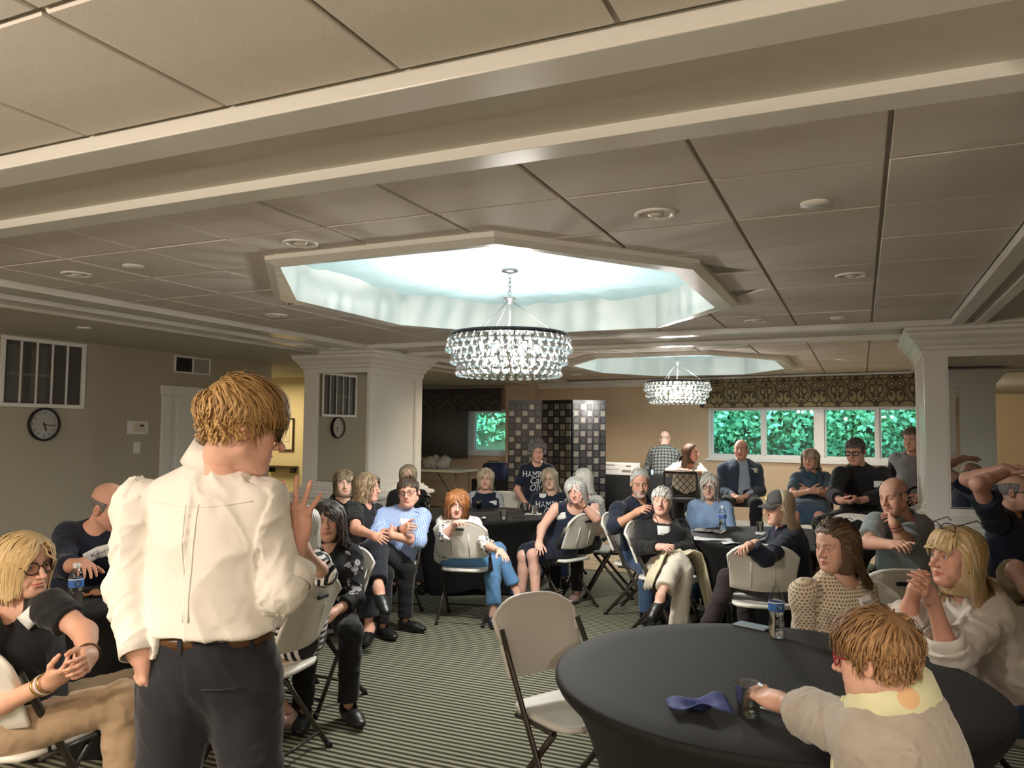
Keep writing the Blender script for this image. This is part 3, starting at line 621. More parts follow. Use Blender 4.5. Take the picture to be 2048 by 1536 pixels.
# valances and blind
def damask(name, base, fig):
    """mirrored scrolls and pointed medallions woven in two tones; x in half repeats, z in drops"""
    m = mat(name, base, .75, sheen=.3); g = NG(m); M_ = g.math; x, y, z = g.sep(g.mapv(g.tc('Object'), (1 / .56, 1, 1 / .50), loc=(.1, 0, -.22)))[:3]
    fx = M_('ABSOLUTE', M_('SUBTRACT', M_('FRACT', x), .5)); fz = M_('SUBTRACT', M_('FRACT', z), .5)
    def ring(cx, cz, sx, sz, r, w, pt=0.):
        a = M_('DIVIDE', M_('SUBTRACT', fx, cx), sx); b = M_('DIVIDE', M_('SUBTRACT', fz, cz), sz); d = M_('SQRT', M_('ADD', M_('MULTIPLY', a, a), M_('MULTIPLY', b, b)))
        if pt: d = M_('ADD', d, M_('MULTIPLY', M_('ABSOLUTE', b), pt))
        return M_('LESS_THAN', M_('ABSOLUTE', M_('SUBTRACT', d, r)), w)
    parts = [ring(0, .02, .30, .46, 1., .07, .25), ring(0, .02, .30, .46, .80, .04, .25), ring(.10, .06, .07, .13, 1., .28), ring(.06, -.14, .05, .08, .5, .5), ring(0, .26, .05, .09, .5, .5), ring(.40, .22, .12, .16, 1., .16), ring(.40, .22, .12, .16, .5, .14), ring(.40, -.16, .11, .20, 1., .16), ring(.37, -.10, .05, .08, .5, .4), ring(.5, .02, .05, .10, .5, .5), ring(.24, -.42, .20, .12, 1., .14), ring(.20, .47, .14, .09, 1., .2), ring(0, -.36, .04, .10, .5, .5), ring(.48, .42, .06, .07, .5, .5)]
    k = parts[0]
    for p in parts[1:]: k = M_('MAXIMUM', k, p)
    g.color(g.mix(k, fig, base)); return m
M_dam1 = damask('damask_gold', (.055, .042, .022), (.26, .215, .115)); M_dam2 = damask('damask_dark', (.030, .028, .024), (.085, .080, .068))
va = empty('valance', (-5.5, 14.4, 0), BROT, 'gold and brown scroll patterned valance across the top of the wide window', 'valance')
P_ = np.zeros((6, 40, 3))
for i, z in enumerate((2.62, 2.55, 2.40, 2.26, 2.16, 2.125)):
    for j in range(40):
        s_ = j / 39; x = 3.0 + s_ * 3.9; y = -.16 - .02 * math.sin(i / 5 * 3.14) - .006 * math.sin(s_ * 30 + i); P_[i, j] = (x, y, z)
MB().grid(P_).build('face_cloth', M_dam1, va, solid=.012); MB().box(3.0, 3.012, -.16, 0, 2.13, 2.62).build('end_cloth', M_dam1, va); MB().box(3.0, 6.9, -.16, 0, 2.60, 2.62).build('top_board', M_dam1, va)
vb = empty('valance', (0, 14.4, 0), 0, 'dark scroll patterned valance above the window with the grey roller blind', 'valance')
MB().grid([[(-8.75 + j * .1105, -.15 - .012 * math.sin(j + i), z) for j in range(20)] for i, z in enumerate((2.555, 2.40, 2.25, 2.09))]).build('face_cloth', M_dam2, vb, solid=.012); MB().box(-8.75, -6.65, -.15, 0, 2.54, 2.555).build('top_board', M_dam2, vb)
rb = empty('roller_blind', (0, 14.25, 0), 0, 'grey mesh roller blind drawn down over half the far window', 'blind'); MB().grid([[(-8.7, .0, 2.12), (-8.2, .0, 2.12), (-7.39, 0, 2.12)], [(-8.7, .0, 1.20), (-8.2, 0, 1.20), (-7.39, 0, 1.20)]]).build('shade_cloth', mat('blind_mesh', (.115, .115, .11), .8), rb, solid=.004); MB().box(-8.7, -7.39, -.012, .012, 1.12, 1.20).build('bottom_bar', mat('blind_bar', (.075, .062, .045), .6), rb, bevel=.004)
# folding screen of small tiles
M_tl = [mat('tile_pale', (.17, .155, .135), .25, metal=.4, noise=(25, .35)), mat('tile_dark', (.022, .021, .022), .25), mat('tile_brown', (.045, .038, .032), .3)]; M_scr = mat('screen_lacquer', (.008, .009, .012), .25)
sc_ = empty('folding_screen', (-4.83, 10.62, 0), 0, 'tall black folding room screen chequered with dark and silvery square tiles', 'screen')
hinge = [(-4.83, 10.62), (-4.31, 10.70), (-3.80, 10.58), (-3.42, 10.98)]
tmesh = []
for m in M_tl:
    b = MB(); b.add([(-.041, 0, -.041), (.041, 0, -.041), (.041, 0, .041), (-.041, 0, .041), (-.036, -.007, -.036), (.036, -.007, -.036), (.036, -.007, .036), (-.036, -.007, .036)], [(4, 5, 6, 7), (0, 1, 5, 4), (1, 2, 6, 5), (2, 3, 7, 6), (3, 0, 4, 7)]); o = b.build('tile', m); tmesh.append(o.data); bpy.data.objects.remove(o)
rs = np.random.RandomState(2)
for k in range(3):
    a, b = V(*hinge[k]), V(*hinge[k + 1]); L_ = np.linalg.norm(b - a); ang = math.atan2(b[1] - a[1], b[0] - a[0])
    pn = MB().box(0.004, L_ - .004, -.011, .011, .04, 2.06).build('panel', M_scr, sc_); pn.location = (a[0] + 4.83, a[1] - 10.62, 0); pn.rotation_euler[2] = ang
    for i in range(5):
        for j in range(20):
            pale = (i + j + k) % 2 == 0; m = 0 if pale and rs.rand() < .82 else (1 if rs.rand() < .6 else 2)
            o = bpy.data.objects.new('tile', tmesh[m]); COL.objects.link(o); o.parent = pn; o.location = (.004 + (L_ - .008) * (i + .5) / 5, -.011, .10 + j * .098)
    for x in (.03, L_ - .03): MB().box(x - .02, x + .02, -.014, .014, 0, .04).build('foot', M_scr, pn)
# ---------------------------------------------------------------- folding chairs
M_poly = mat('chair_plastic', (.76, .73, .66), .38, bump=(500, .05)); M_tube = mat('bronze_tube', (.050, .043, .034), .36, metal=.3)
def chair_proto():
    t = empty('folding_chair', (0, 0, 0), 0, 'x', 'chair', 'white plastic folding chairs')
    P_ = []
    for i in range(9):
        z = i / 8; row = []
        for j in range(13):
            u = j / 12 * 2 - 1; hw = .222 - .010 * (1 - z); top = .865 - .075 * abs(u) ** 3.2; zz = .545 + (top - .545) * z - .015 * (1 - z) * (abs(u) ** 2) * -1
            y = -.150 - .105 * z - .042 * (1 - u * u) * (1 - .2 * z); row.append((hw * u, y, zz))
        P_.append(row)
    b = MB().grid(P_); bk = b.build('backrest', M_poly, t, solid=.020); md = bk.modifiers.new('bevel', 'BEVEL'); md.width = .007; md.segments = 2; md.limit_method = 'ANGLE'
    # rolled rim and rear rib lines of the moulding
    rim = [(.222 * u, -.255 - .042 * (1 - u * u) * .8, .865 - .075 * abs(u) ** 3.2) for u in np.linspace(-1, 1, 19)]; MB().tube([(-.213, -.20, .70)] + rim + [(.213, -.20, .70)], .0125, 8).build('rim', M_poly, bk)
    MB().box(-.045, .045, -.303, -.283, .785, .807).build('handle_slot', M_black, bk, bevel=.009)
    for x in (-.075, .075): MB().tube([(x, -.211, .57), (x, -.262, .75)], .004, 5).build('rib', M_poly, bk)
    s = MB(); pts = []
    n = 24
    for k in range(n):
        a = 2 * math.pi * k / n; e = 5; ca, sa = math.cos(a), math.sin(a); r = (abs(ca) ** e + abs(sa) ** e) ** (-1 / e); pts.append((.205 * ca * r * (1 - .05 * (sa < 0) * abs(sa)), .205 * sa * r + .015))
    v = []
    for kx, z in ((.93, .428), (.99, .432), (1., .442), (.985, .454), (.90, .4555), (.55, .447), (.02, .444)): v += [(x * kx, (y - .015) * kx + .015, z) for x, y in pts]
    s.add(v, [(r * n + k, r * n + (k + 1) % n, (r + 1) * n + (k + 1) % n, (r + 1) * n + k) for r in range(6) for k in range(n)] + [tuple(range(n))[::-1]], True); st = s.build('seat', M_poly, t)
    MB().box(-.10, .10, .205, .224, .418, .440).build('seat_tab', M_poly, st, bevel=.004)
    for x in (-1, 1):
        lg = MB().tube([(.222 * x, .225, .0), (.222 * x, .10, .22), (.222 * x, -.035, .46), (.219 * x, -.13, .62), (.214 * x, -.205, .755)], .0125, 8, flat=(1.25, .8, (1, 0, 0))).build('leg', M_tube, t); MB().tube([(.222 * x, .228, 0), (.222 * x, .218, .03)], .0165, 8).build('foot_cap', M_black, lg)
        lg = MB().tube([(.196 * x, -.235, 0), (.196 * x, -.04, .22), (.198 * x, .135, .425)], .0115, 8, flat=(1.25, .8, (1, 0, 0))).build('leg', M_tube, t); MB().tube([(.196 * x, -.238, 0), (.196 * x, -.218, .03)], .0155, 8).build('foot_cap', M_black, lg)
        MB().tube([(.210 * x, -.105, .43), (.210 * x, .14, .425)], .010, 6).build('seat_rail', M_tube, t); MB().tube([(.210 * x, -.085, .545), (.207 * x, -.06, .43)], .006, 6).build('hinge_link', M_tube, t)
    MB().tube([(-.222, .175, .085), (.222, .175, .085)], .008, 6).build('crossbar', M_tube, t); MB().tube([(-.196, -.175, .07), (.196, -.175, .07)], .008, 6).build('crossbar', M_tube, t)
    return t
CH0 = chair_proto(); NCH = [0]
def chair(x, y, face, label):
    """face: world direction (dx, dy) the sitter looks along"""
    o = CH0 if NCH[0] == 0 else copy_tree(CH0); NCH[0] += 1
    o.location = (x, y, 0); o.rotation_euler[2] = math.atan2(face[1], face[0]) - math.pi / 2; o['label'] = label; return o
# ---------------------------------------------------------------- round tables under stretch cloths
M_cloth = mat('black_spandex', (.0105, .0108, .0105), .70, sheen=.03, spec=.2, bump=(900, .15))
def round_table(x, y, r, label, group=None, rz=0., clothlabel=None):
    t = empty('round_table', (x, y, 0), rz, label, 'table', group); n = 96
    MB().lathe([(.002, .718), (r - .03, .718), (r - .015, .724), (r - .015, .738), (r - .03, .741), (.002, .741)], 48).build('table_top', M_brightw, t)
    for k in range(4):
        a = math.pi / 4 + k * math.pi / 2; MB().tube([((r * .72) * math.cos(a), (r * .72) * math.sin(a), .72), ((r * .80) * math.cos(a), (r * .80) * math.sin(a), .02)], .014, 8).build('leg', M_dark, t)
    prof = [(.002, .7455), (r * .5, .7455), (r * .85, .7455), (r - .012, .7450), (r, .737), (r + .001, .722), (r - .01, .70)]
    for k in range(1, 12): prof.append((None, .70 - .69 * k / 11))
    rows = []
    for q, z in prof:
        row = []
        for k in range(n):
            a = 2 * math.pi * k / n
            if q is None:  # stretched down to four feet, pulled into shallow arcs between them
                h = (.70 - z) / .69; t_ = abs(((a + math.pi * 2) % (math.pi / 2)) - math.pi / 4) / (math.pi / 4); base = r * (.80 - .13 * math.sin(t_ * math.pi / 2)); rr = (r - .01) + (base - (r - .01)) * (h ** .55); zz = z + .07 * t_ ** 1.5 * h ** 3
            else: rr, zz = q, z
            row.append((rr * math.cos(a), rr * math.sin(a), zz))
        rows.append(row)
    o = MB().grid(rows, wrap=True).build('stretch_tablecloth', M_cloth, loc=(x, y, 0), rotz=rz); tag(o, clothlabel or label.replace('round banquet table under', 'stretch cloth, fitted over the table with'), 'tablecloth', 'black stretch tablecloths'); return t
# the room was measured from the eye height; drop fittings to the true floor level
for o in bpy.data.objects:
    if o.parent is None and o.type in ('MESH', 'EMPTY', 'LIGHT') and o.name.split('.')[0] not in ('floor', 'floor_backing', 'folding_chair', 'terrain', 'bush', 'baseboard_left', 'baseboard_back', 'folding_screen'): o.location.z -= .09
cam.location.z = 1.61
# ---------------------------------------------------------------- people
def G(P, c, s):  # gaussian mask round a point
    q = (P - np.asarray(c)) / np.asarray(s); return np.exp(-(q * q).sum(1))
def seg_d(P, a, b):
    a, b = np.asarray(a, float), np.asarray(b, float); ba = b - a; t = np.clip((P - a) @ ba / (ba @ ba), 0, 1)
    return np.linalg.norm(P - a - t[:, None] * ba, axis=1)
def skull_prims(w=1., jaw=1.):
    return [Ell((0, -.018, .034), (.0735 * w, .094, .086), .03), Ell((0, .030, .040), (.061 * w, .054, .058), .03),
            Ell((0, .022, -.034), (.0585 * w, .060, .074), .03),
            Cone((.048 * w * jaw, -.004, -.060), (.020 * jaw, .062, -.099), .020, .018, .03), Cone((-.048 * w * jaw, -.004, -.060), (-.020 * jaw, .062, -.099), .020, .018, .03)]
def head_prims(hp, neck_l):
    w, jaw, age, lid, nose, smile = (hp.get(k, v) for k, v in (('w', 1.), ('jaw', 1.), ('age', .5), ('lid', .25), ('nose', 1.), ('smile', 0.)))
    R = skull_prims(w, jaw)
    chk = hp.get('cheek', 1.)
    for s in (1, -1):
        R += [Ell((s * .041 * w, .046, -.024), (.023 * chk, .026 * chk, .022), .025), Ell((s * .036, .052, -.058), (.020 * chk, .020 * chk, .022), .03)]
    R += [Ell((0, .072, -.100), (.020, .0165, .016), .02), Ell((0, .067, -.068), (.030, .0225, .027), .02)]
    for s in (1, -1):
        R += [Cone((s * .012, .0815, .0185), (s * .043, .067, .0185), .0105, .0085, .015)]
    for s in (1, -1): R += [Ell((s * .031, .0935, -.001), (.021, .0165, .0135), .014, True)]
    R += [Cone((0, .0800, .013), (0, .104 + .006 * nose, -.031), .0080, .0100, .012), Ell((0, .1085 + .007 * nose, -.036), (.0112, .0115, .0100), .008)]
    for s in (1, -1): R += [Ell((s * .0130, .0955, -.0395), (.0085, .0115, .0082), .008)]
    for s in (1, -1): R += [Ell((s * .0070, .1045, -.0482), (.0042, .0065, .0036), .003, True)]
    z0 = -.0695
    for s in (1, -1):
        mx, mz = s * (.0225 + .003 * smile), z0 + .004 * smile - .002 * (1 - smile) * age
        R += [Cone((mx * .9, .0815, mz + .002), (0, .0905, z0 + .0062), .0040, .0056, .006), Cone((mx * .85, .0815, mz - .003), (0, .0900, z0 - .0062), .0042, .0066, .006)]
    for s in (1, -1):
        mx, mz = s * (.0235 + .003 * smile), z0 + .004 * smile - .003 * (1 - smile) * age
        R += [Cone((mx, .0850, mz), (0, .0972, z0), .0024, .0024, .003, True)]
        if age > .2: R += [Cone((s * .0200, .0930, -.046), (s * .0345, .0790, -.077), .003, .003, .010 * age + .002, True)]
        if age > .6: R += [Cone((s * .020, .0905, -.0155), (s * .040, .0800, -.0145), .0022, .0022, .006, True)]
    R += [Ell((0, .0970, -.0875), (.016, .0085, .0060), .012, True)]
    for s in (1, -1):
        R += [Ell((s * .031, .0705, 0), (.0139, .0139, .0139), .004)]
        o = .0066 * (1 - lid) + .0004
        R += [Ell((s * .031, .0870, -.0012 - .002 * lid), (.0142, .0125, o), .0015, True)]
    for s in (1, -1):
        R += [Ell((s * .0765 * w, -.012, -.008), (.0095, .0185, .0315), .006, B=np.array([[.93, s * .30, s * .12], [-s * .30, .94, -.1], [-s * .12, .12, .98]])),
              Ell((s * .0865 * w, -.007, -.006), (.0075, .0095, .0175), .005, True)]
    nb = np.asarray(neck_l); mid = lerp((0, -.030, -.055), nb, .45)
    nr = hp.get('neck', .053)
    R += [Cone((0, -.026, -.055), mid, nr * 1.0, nr, .03), Cone(mid, nb, nr, nr * 1.18, .02), Ell(lerp((0, .045, -.100), nb, .12), (.034, .034, .022 * hp.get('chin2', .8)), .03)]
    return R
def face_color(P, hp, tone):
    c = np.tile(np.asarray(tone, float), (len(P), 1)); w = hp.get('w', 1.); age = hp.get('age', .5); smile = hp.get('smile', 0.)
    def mixc(m, col): nonlocal c; m = np.clip(m, 0, 1)[:, None]; c = c * (1 - m) + np.asarray(col) * m
    t = np.asarray(tone)
    red = t * V(1.02, .74, .70)
    for s in (1, -1): mixc(.60 * G(P, (s * .046, .060, -.030), (.022, .03, .020)), red); mixc(.55 * G(P, (s * .08, -.01, -.01), (.02, .03, .035)), red)
    mixc(.55 * G(P, (0, .112, -.036), (.013, .02, .012)), red)
    mixc(.30 * G(P, (0, .085, -.105), (.022, .03, .012)), red)
    for s in (1, -1): mixc(.40 * G(P, (s * .031, .085, -.012), (.016, .03, .006)), t * V(.72, .56, .54)); mixc(.35 * G(P, (s * .031, .085, .009), (.017, .02, .006)), t * V(.7, .55, .52))
    lipc = np.asarray(hp.get('lip', t * V(.82, .46, .45)))
    f = (P[:, 1] > .07)
    lx = .0215 + .003 * smile
    d = np.minimum(np.minimum(seg_d(P, (lx, .0815, -.0690), (0, .092, -.0640)), seg_d(P, (-lx, .0815, -.0690), (0, .092, -.0640))), np.minimum(seg_d(P, (lx, .0815, -.0715), (0, .092, -.0752)), seg_d(P, (-lx, .0815, -.0715), (0, .092, -.0752))))
    mixc(np.where(f, np.clip((.0082 - d) / .0028, 0, 1), 0) * hp.get('lipm', .8), lipc)
    d = np.minimum(seg_d(P, (-.023, .087, -.0700), (0, .0935, -.0693)), seg_d(P, (.023, .087, -.0700), (0, .0935, -.0693)))
    mixc(np.where(f, np.clip((.0026 - d) / .0014, 0, 1), 0) * .75, t * V(.35, .2, .2))
    for s in (1, -1):  # lash line
        q = (P - V(s * .031, .0805, -.0012 - .002 * hp.get('lid', .25))) / V(.0148, .02, .0066 * (1 - hp.get('lid', .25)) + .0016)
        r = np.sqrt((q * q).sum(1)); up = np.clip((P[:, 2] + .0005) / .003, .25, 1)
        mixc(np.exp(-((r - 1.0) / .16) ** 2) * .75 * up * (P[:, 1] > .06), np.asarray(hp.get('lash', (.05, .03, .025))))
    bc = np.asarray(hp.get('brow', (.16, .09, .05))); n = vnoise(P * 900)
    for s in (1, -1):
        d = np.minimum(seg_d(P, (s * .013, .093, .0185), (s * .034, .085, .0245)), seg_d(P, (s * .034, .085, .0245), (s * .047, .070, .0195)))
        mixc(np.where(P[:, 1] > .05, np.clip((.0062 - d) / .0028, 0, 1), 0) * (.45 + .55 * n) * hp.get('browm', .75), bc)
    if hp.get('stub'):
        sc, sm = hp['stub']; z = P[:, 2]; y = P[:, 1]
        m = np.clip((-.045 - z + .25 * (y - .09)) / .012, 0, 1) * np.clip((y + .005) / .02, 0, 1) * np.clip((z + .128) / .012, 0, 1)
        m = np.maximum(m, np.where((np.abs(P[:, 0]) < .026) & (z < -.050) & (z > -.064) & (y > .07), 1, 0))
        lipz = np.exp(-((P[:, 0] / .02) ** 2 + ((z + .0695) / .0075) ** 2)); mixc(m * (1 - lipz) * sm * (.55 + .45 * n), sc)
    mot = vnoise(P * 60) * .6 + vnoise(P * 170) * .4
    c *= (.93 + .14 * mot)[:, None]
    if age > .5: c *= (1 - .10 * age * np.clip(vnoise(P * V(25, 60, 260)) - .5, 0, 1) * (P[:, 2] > .02))[:, None]
    return np.clip(c, 0, 1)
def hairline(y):
    return np.interp(y, [-.12, -.065, -.035, -.015, .022, .030, .050, .070, .090, .12], [-.088, -.086, -.045, -.028, -.022, .005, .040, .060, .072, .10])

SKIN = {}
def skin_mat(rough=.5):
    if 'm' in SKIN: return SKIN['m']
    m = mat('skin', (.7, .4, .3), .48, spec=.4); g = NG(m); g.color(g.attr('Col', 'Color')); g.bump(g.noise(260., g.tc(), 2), .10, .002)
    g.b.inputs['Subsurface Weight'].default_value = 0.0
    SKIN['m'] = m
    SKIN['eye'] = e = mat('eye', (.9, .9, .9), .12, spec=.6); NG(e).color(NG(e).attr('Col', 'Color'))
    return m
def hair_mat(colr):
    k = tuple(np.round(colr, 3)); 
    if k in SKIN: return SKIN[k]
    m = mat('hair', colr, .42, spec=.45); g = NG(m)
    hv = g.attr('hv'); n = g.noise(1.3, g.mapv(hv, (1, .8, 0)), 2); k2 = g.math('ADD', g.math('MULTIPLY', n, .9), .55)
    mx = g.N.new('ShaderNodeVectorMath'); mx.operation = 'SCALE'; g.L.new(g.attr('Col', 'Color'), mx.inputs[0]); g.L.new(k2, mx.inputs['Scale']); g.color(mx.outputs[0])
    g.bump(n, .6, .002)
    SKIN[k] = m; return m

def finger_chain(base, d, n, L, r, curl, segs=(.45, .31, .24)):
    out = []; p = np.asarray(base, float); d = nrm(d); n = nrm(n - d * (n @ d))
    for i, (sg, a) in enumerate(zip(segs, (.75, 1.05, .75))):
        th = curl * a; d, n = d * math.cos(th) + n * math.sin(th), n * math.cos(th) - d * math.sin(th)
        q = p + d * L * sg; r0 = r * (1 - .13 * i); out.append(Cone(p, q, r0, r0 * .9, .005)); p = q
    return out, p, d, n
def hand_prims(h, side, sc=1.):
    """h: dict W wrist, f fingers direction, n palm normal, curl (one or five, thumb first), spread, thumb (0 open..1 closed)"""
    W = np.asarray(h['W'], float); f = nrm(h['f']); n = np.asarray(h['n'], float); n = nrm(n - f * (n @ f)); s = np.cross(f, n) * side
    def X(a, b, c): return W + (s * a + f * b + n * c) * sc
    cu = h.get('curl', .35); cu = [cu] * 5 if np.isscalar(cu) else cu; sp = h.get('spread', .12); th = h.get('thumb', .3)
    B = np.stack([s, f, n])
    R = [Cone(X(0, -.008, 0), X(0, .020, 0), .0235 * sc, .0235 * sc, .025, squash=(s, 1.22)),
         Ell(X(.002, .050, .001), (.039 * sc, .050 * sc, .0150 * sc), .02, B=B), Ell(X(.024, .034, .006), (.017 * sc, .029 * sc, .0140 * sc), .014, B=B), Ell(X(-.022, .035, .004), (.016 * sc, .034 * sc, .0130 * sc), .014, B=B)]
    tips = []
    for i, (bs, bf, L) in enumerate(((.0290, .088, .073), (.0100, .093, .081), (-.0090, .090, .075), (-.0270, .080, .059))):
        a = sp * (1.3, .4, -.5, -1.5)[i]
        d = f * math.cos(a) + s * math.sin(a)
        fc, p, dd, nn = finger_chain(X(bs, bf, 0), d, n, L * sc, (.0088, .0090, .0086, .0077)[i] * sc, cu[i + 1]); R += fc; tips.append((p, dd, nn))
        R.append(Ell(X(bs, bf - .003, -.003), (.0095 * sc,) * 3, .010))
    t0 = X(.026, .020, .004); d1 = nrm(s * (.85 - .45 * th) + f * (.62 + .2 * th) + n * (.15 + .65 * th)); t1 = t0 + d1 * .046 * sc
    d2 = nrm(s * (.55 - .75 * th) + f * .85 + n * (.10 + .45 * th)); t2 = t1 + d2 * .030 * sc; d3 = nrm(d2 - s * .15 * th + n * .1 * cu[0]); t3 = t2 + d3 * .022 * sc
    R += [Cone(t0, t1, .0145 * sc, .0108 * sc, .010), Cone(t1, t2, .0106 * sc, .0098 * sc, .005), Cone(t2, t3, .0098 * sc, .0080 * sc, .005)]
    tips.append((t3, d3, nrm(n * .6 - s * .5)))
    return R, tips

def body_frames(J):
    pr = nrm(J['Rhip'] - J['Lhip']); P = (J['Rhip'] + J['Lhip']) / 2; N = J['neck']; u = nrm(N - P)
    pu = nrm(u - pr * (u @ pr)); pf = np.cross(pu, pr)
    cr = nrm(J['Rsh'] - J['Lsh']); cu = nrm(u - cr * (u @ cr)); cf = np.cross(cu, cr)
    return P, N, (pr, pf, pu), (cr, cf, cu)
def torso_prims(J, sp, e=0.):
    P, N, (pr, pf, pu), (cr, cf, cu) = body_frames(J); fem = sp.get('sex', 'f') == 'f'; fat = sp.get('fat', 1.); sc = sp['H'] / 1.72; bel = sp.get('belly', .3)
    mid = nrm(pr + cr); mf = nrm(pf + cf); mu = nrm(np.cross(mid, mf)); sl = sp.get('slouch', .02)
    Bp, Bm, Bc = np.stack([pr, pf, pu]), np.stack([mid, mf, mu]), np.stack([cr, cf, cu]); k = .06
    a = fat * sc
    R = [Ell(P + pu * .03 * sc, ((.152 if fem else .148) * a + e, .108 * a + e, .120 * sc + e), k, B=Bp),
         Ell(lerp(P, N, .36) + mf * (.025 * bel + .0) - mf * sl * .5, ((.122 if fem else .135) * a * (1 + .12 * bel) + e, (.090 + .045 * bel) * a + e, .150 * sc + e), k, B=Bm),
         Ell(lerp(P, N, .66) - mf * sl, ((.122 if fem else .146) * a + e, (.088 if fem else .100) * a + e, .165 * sc + e), k, B=Bc),
         Ell(lerp(P, N, .82) - cf * sl * .8, ((.112 if fem else .134) * sc + e, .070 * a + e, .085 * sc + e), k, B=Bc)]
    Nb = N - cf * .010 - cu * .005
    for s in ('R', 'L'):
        S = J[s + 'sh']
        R += [Cone(Nb - cu * .025, S - cu * .008, .042 * sc + e, .036 * sc + e, .05), Ell(S - cu * .018, ((.047 if fem else .054) * sc + e,) * 3, .03)]
    if fem:
        b = sp.get('bust', 1.)
        for s in (1, -1): R.append(Ell(lerp(P, N, .63) + cr * s * .068 * sc + cf * (.088 * a - sl), (.062 * sc + e, .052 * b * sc + e, .060 * sc + e), .035, B=Bc))
    else:
        for s in (1, -1): R.append(Ell(lerp(P, N, .74) + cr * s * .075 * sc + cf * (.075 * a - sl), (.075 * sc + e, .040 * sc + e, .055 * sc + e), .04, B=Bc))
    return R
def arm_prims(J, sp, s, e=0., t1=1., cut=True, flare=0.):
    """upper arm and forearm of side s; t1<=1 covers that part of the upper arm, 1..2 goes down the forearm"""
    sc = sp['H'] / 1.72; fem = sp.get('sex', 'f') == 'f'; m = sc * (.90 if fem else 1.) * sp.get('arm', 1.)
    S, E, W = J[s + 'sh'], J[s + 'el'], J[s + 'wr']; d1, d2 = nrm(E - S), nrm(W - E)
    ru0, ru1, rf0, rf1, rw = .052 * m, .041 * m, .043 * m, .041 * m, .0285 * m
    R = []
    if t1 <= 1:
        q = lerp(S, E, t1); R.append(Cone(S, q, ru0 + e, ru0 + (ru1 - ru0) * t1 + e + flare, .03, clips=[(q, d1)] if cut and t1 < 1 else []))
    else:
        R.append(Cone(S, E, ru0 + e, ru1 + e, .03)); t = min(t1 - 1, 1)
        b = lerp(E, W, .28)
        q = lerp(E, W, t); rq = np.interp(t, [0, .28, 1], [rf0, rf1, rw])
        cl = [(q, d2)] if cut and t1 < 2.5 else []
        if t > .28: R += [Cone(E, b, rf0 + e, rf1 + e, .02), Cone(b, q, rf1 + e, rq + e + flare, .015, clips=cl)]
        else: R.append(Cone(E, q, rf0 + e, rq + e + flare, .02, clips=cl))
    return R
def leg_prims(J, sp, s, e=0., t1=2., flare=0., cut=True, foot=False):
    sc = sp['H'] / 1.72; m = sc * sp.get('leg', 1.); H, K, A = J[s + 'hip'], J[s + 'kn'], J[s + 'an']; d1, d2 = nrm(K - H), nrm(A - K)
    R = []; H2 = H + d1 * .03
    if t1 <= 1:
        q = lerp(H2, K, t1); r = .086 + (.058 - .086) * t1
        R.append(Cone(H2, q, .086 * m + e, r * m + e + flare, .05, clips=[(q, d1)] if cut else []))
    else:
        R.append(Cone(H2, K, .086 * m + e, .058 * m + e, .05)); t = t1 - 1; q = lerp(K, A, t); b = lerp(K, A, .3); back = nrm(-(d1 - d2 * (d1 @ d2)) + 1e-6) * .012
        rq = np.interp(t, [0, .3, 1], [.056, .056, .036]); cl = [(q, d2)] if cut else []
        if t > .3: R += [Cone(K, b - back * -1, .055 * m + e, .056 * m + e, .03), Cone(b + back, q, .056 * m + e, rq * m + e + flare, .02, clips=cl)]
        else: R.append(Cone(K, q, .055 * m + e, rq * m + e + flare, .03, clips=cl))
    return R
def foot_prims(J, sp, s, e=0., heel=0.):
    sc = sp['H'] / 1.72 * (.93 if sp.get('sex', 'f') == 'f' else 1); A, T = J[s + 'an'], J[s + 'toe']; f = nrm(T - A); u = V(0, 0, 1)
    u = nrm(u - f * (u @ f)); r = np.cross(f, u); B = np.stack([r, f, u])
    h = A - u * .045 * sc - f * .035 * sc; sole = A - u * (.080 * sc + e)
    b = A + f * .115 * sc - u * .050 * sc; t = A + f * .170 * sc - u * .057 * sc
    cl = [(sole, -u)]
    return [Cone(A - f * .01, h, .036 * sc + e, .036 * sc + e, .03, clips=cl), Cone(A - u * .02, b, .040 * sc + e, .034 * sc + e, .03, squash=(r, 1.15), clips=cl),
            Ell(b, (.044 * sc + e, .055 * sc + e, .030 * sc + e), .03, B=B, clips=cl), Ell(t, (.038 * sc + e, .048 * sc + e, .024 * sc + e), .02, B=B, clips=cl)], (sole, u, f, r)

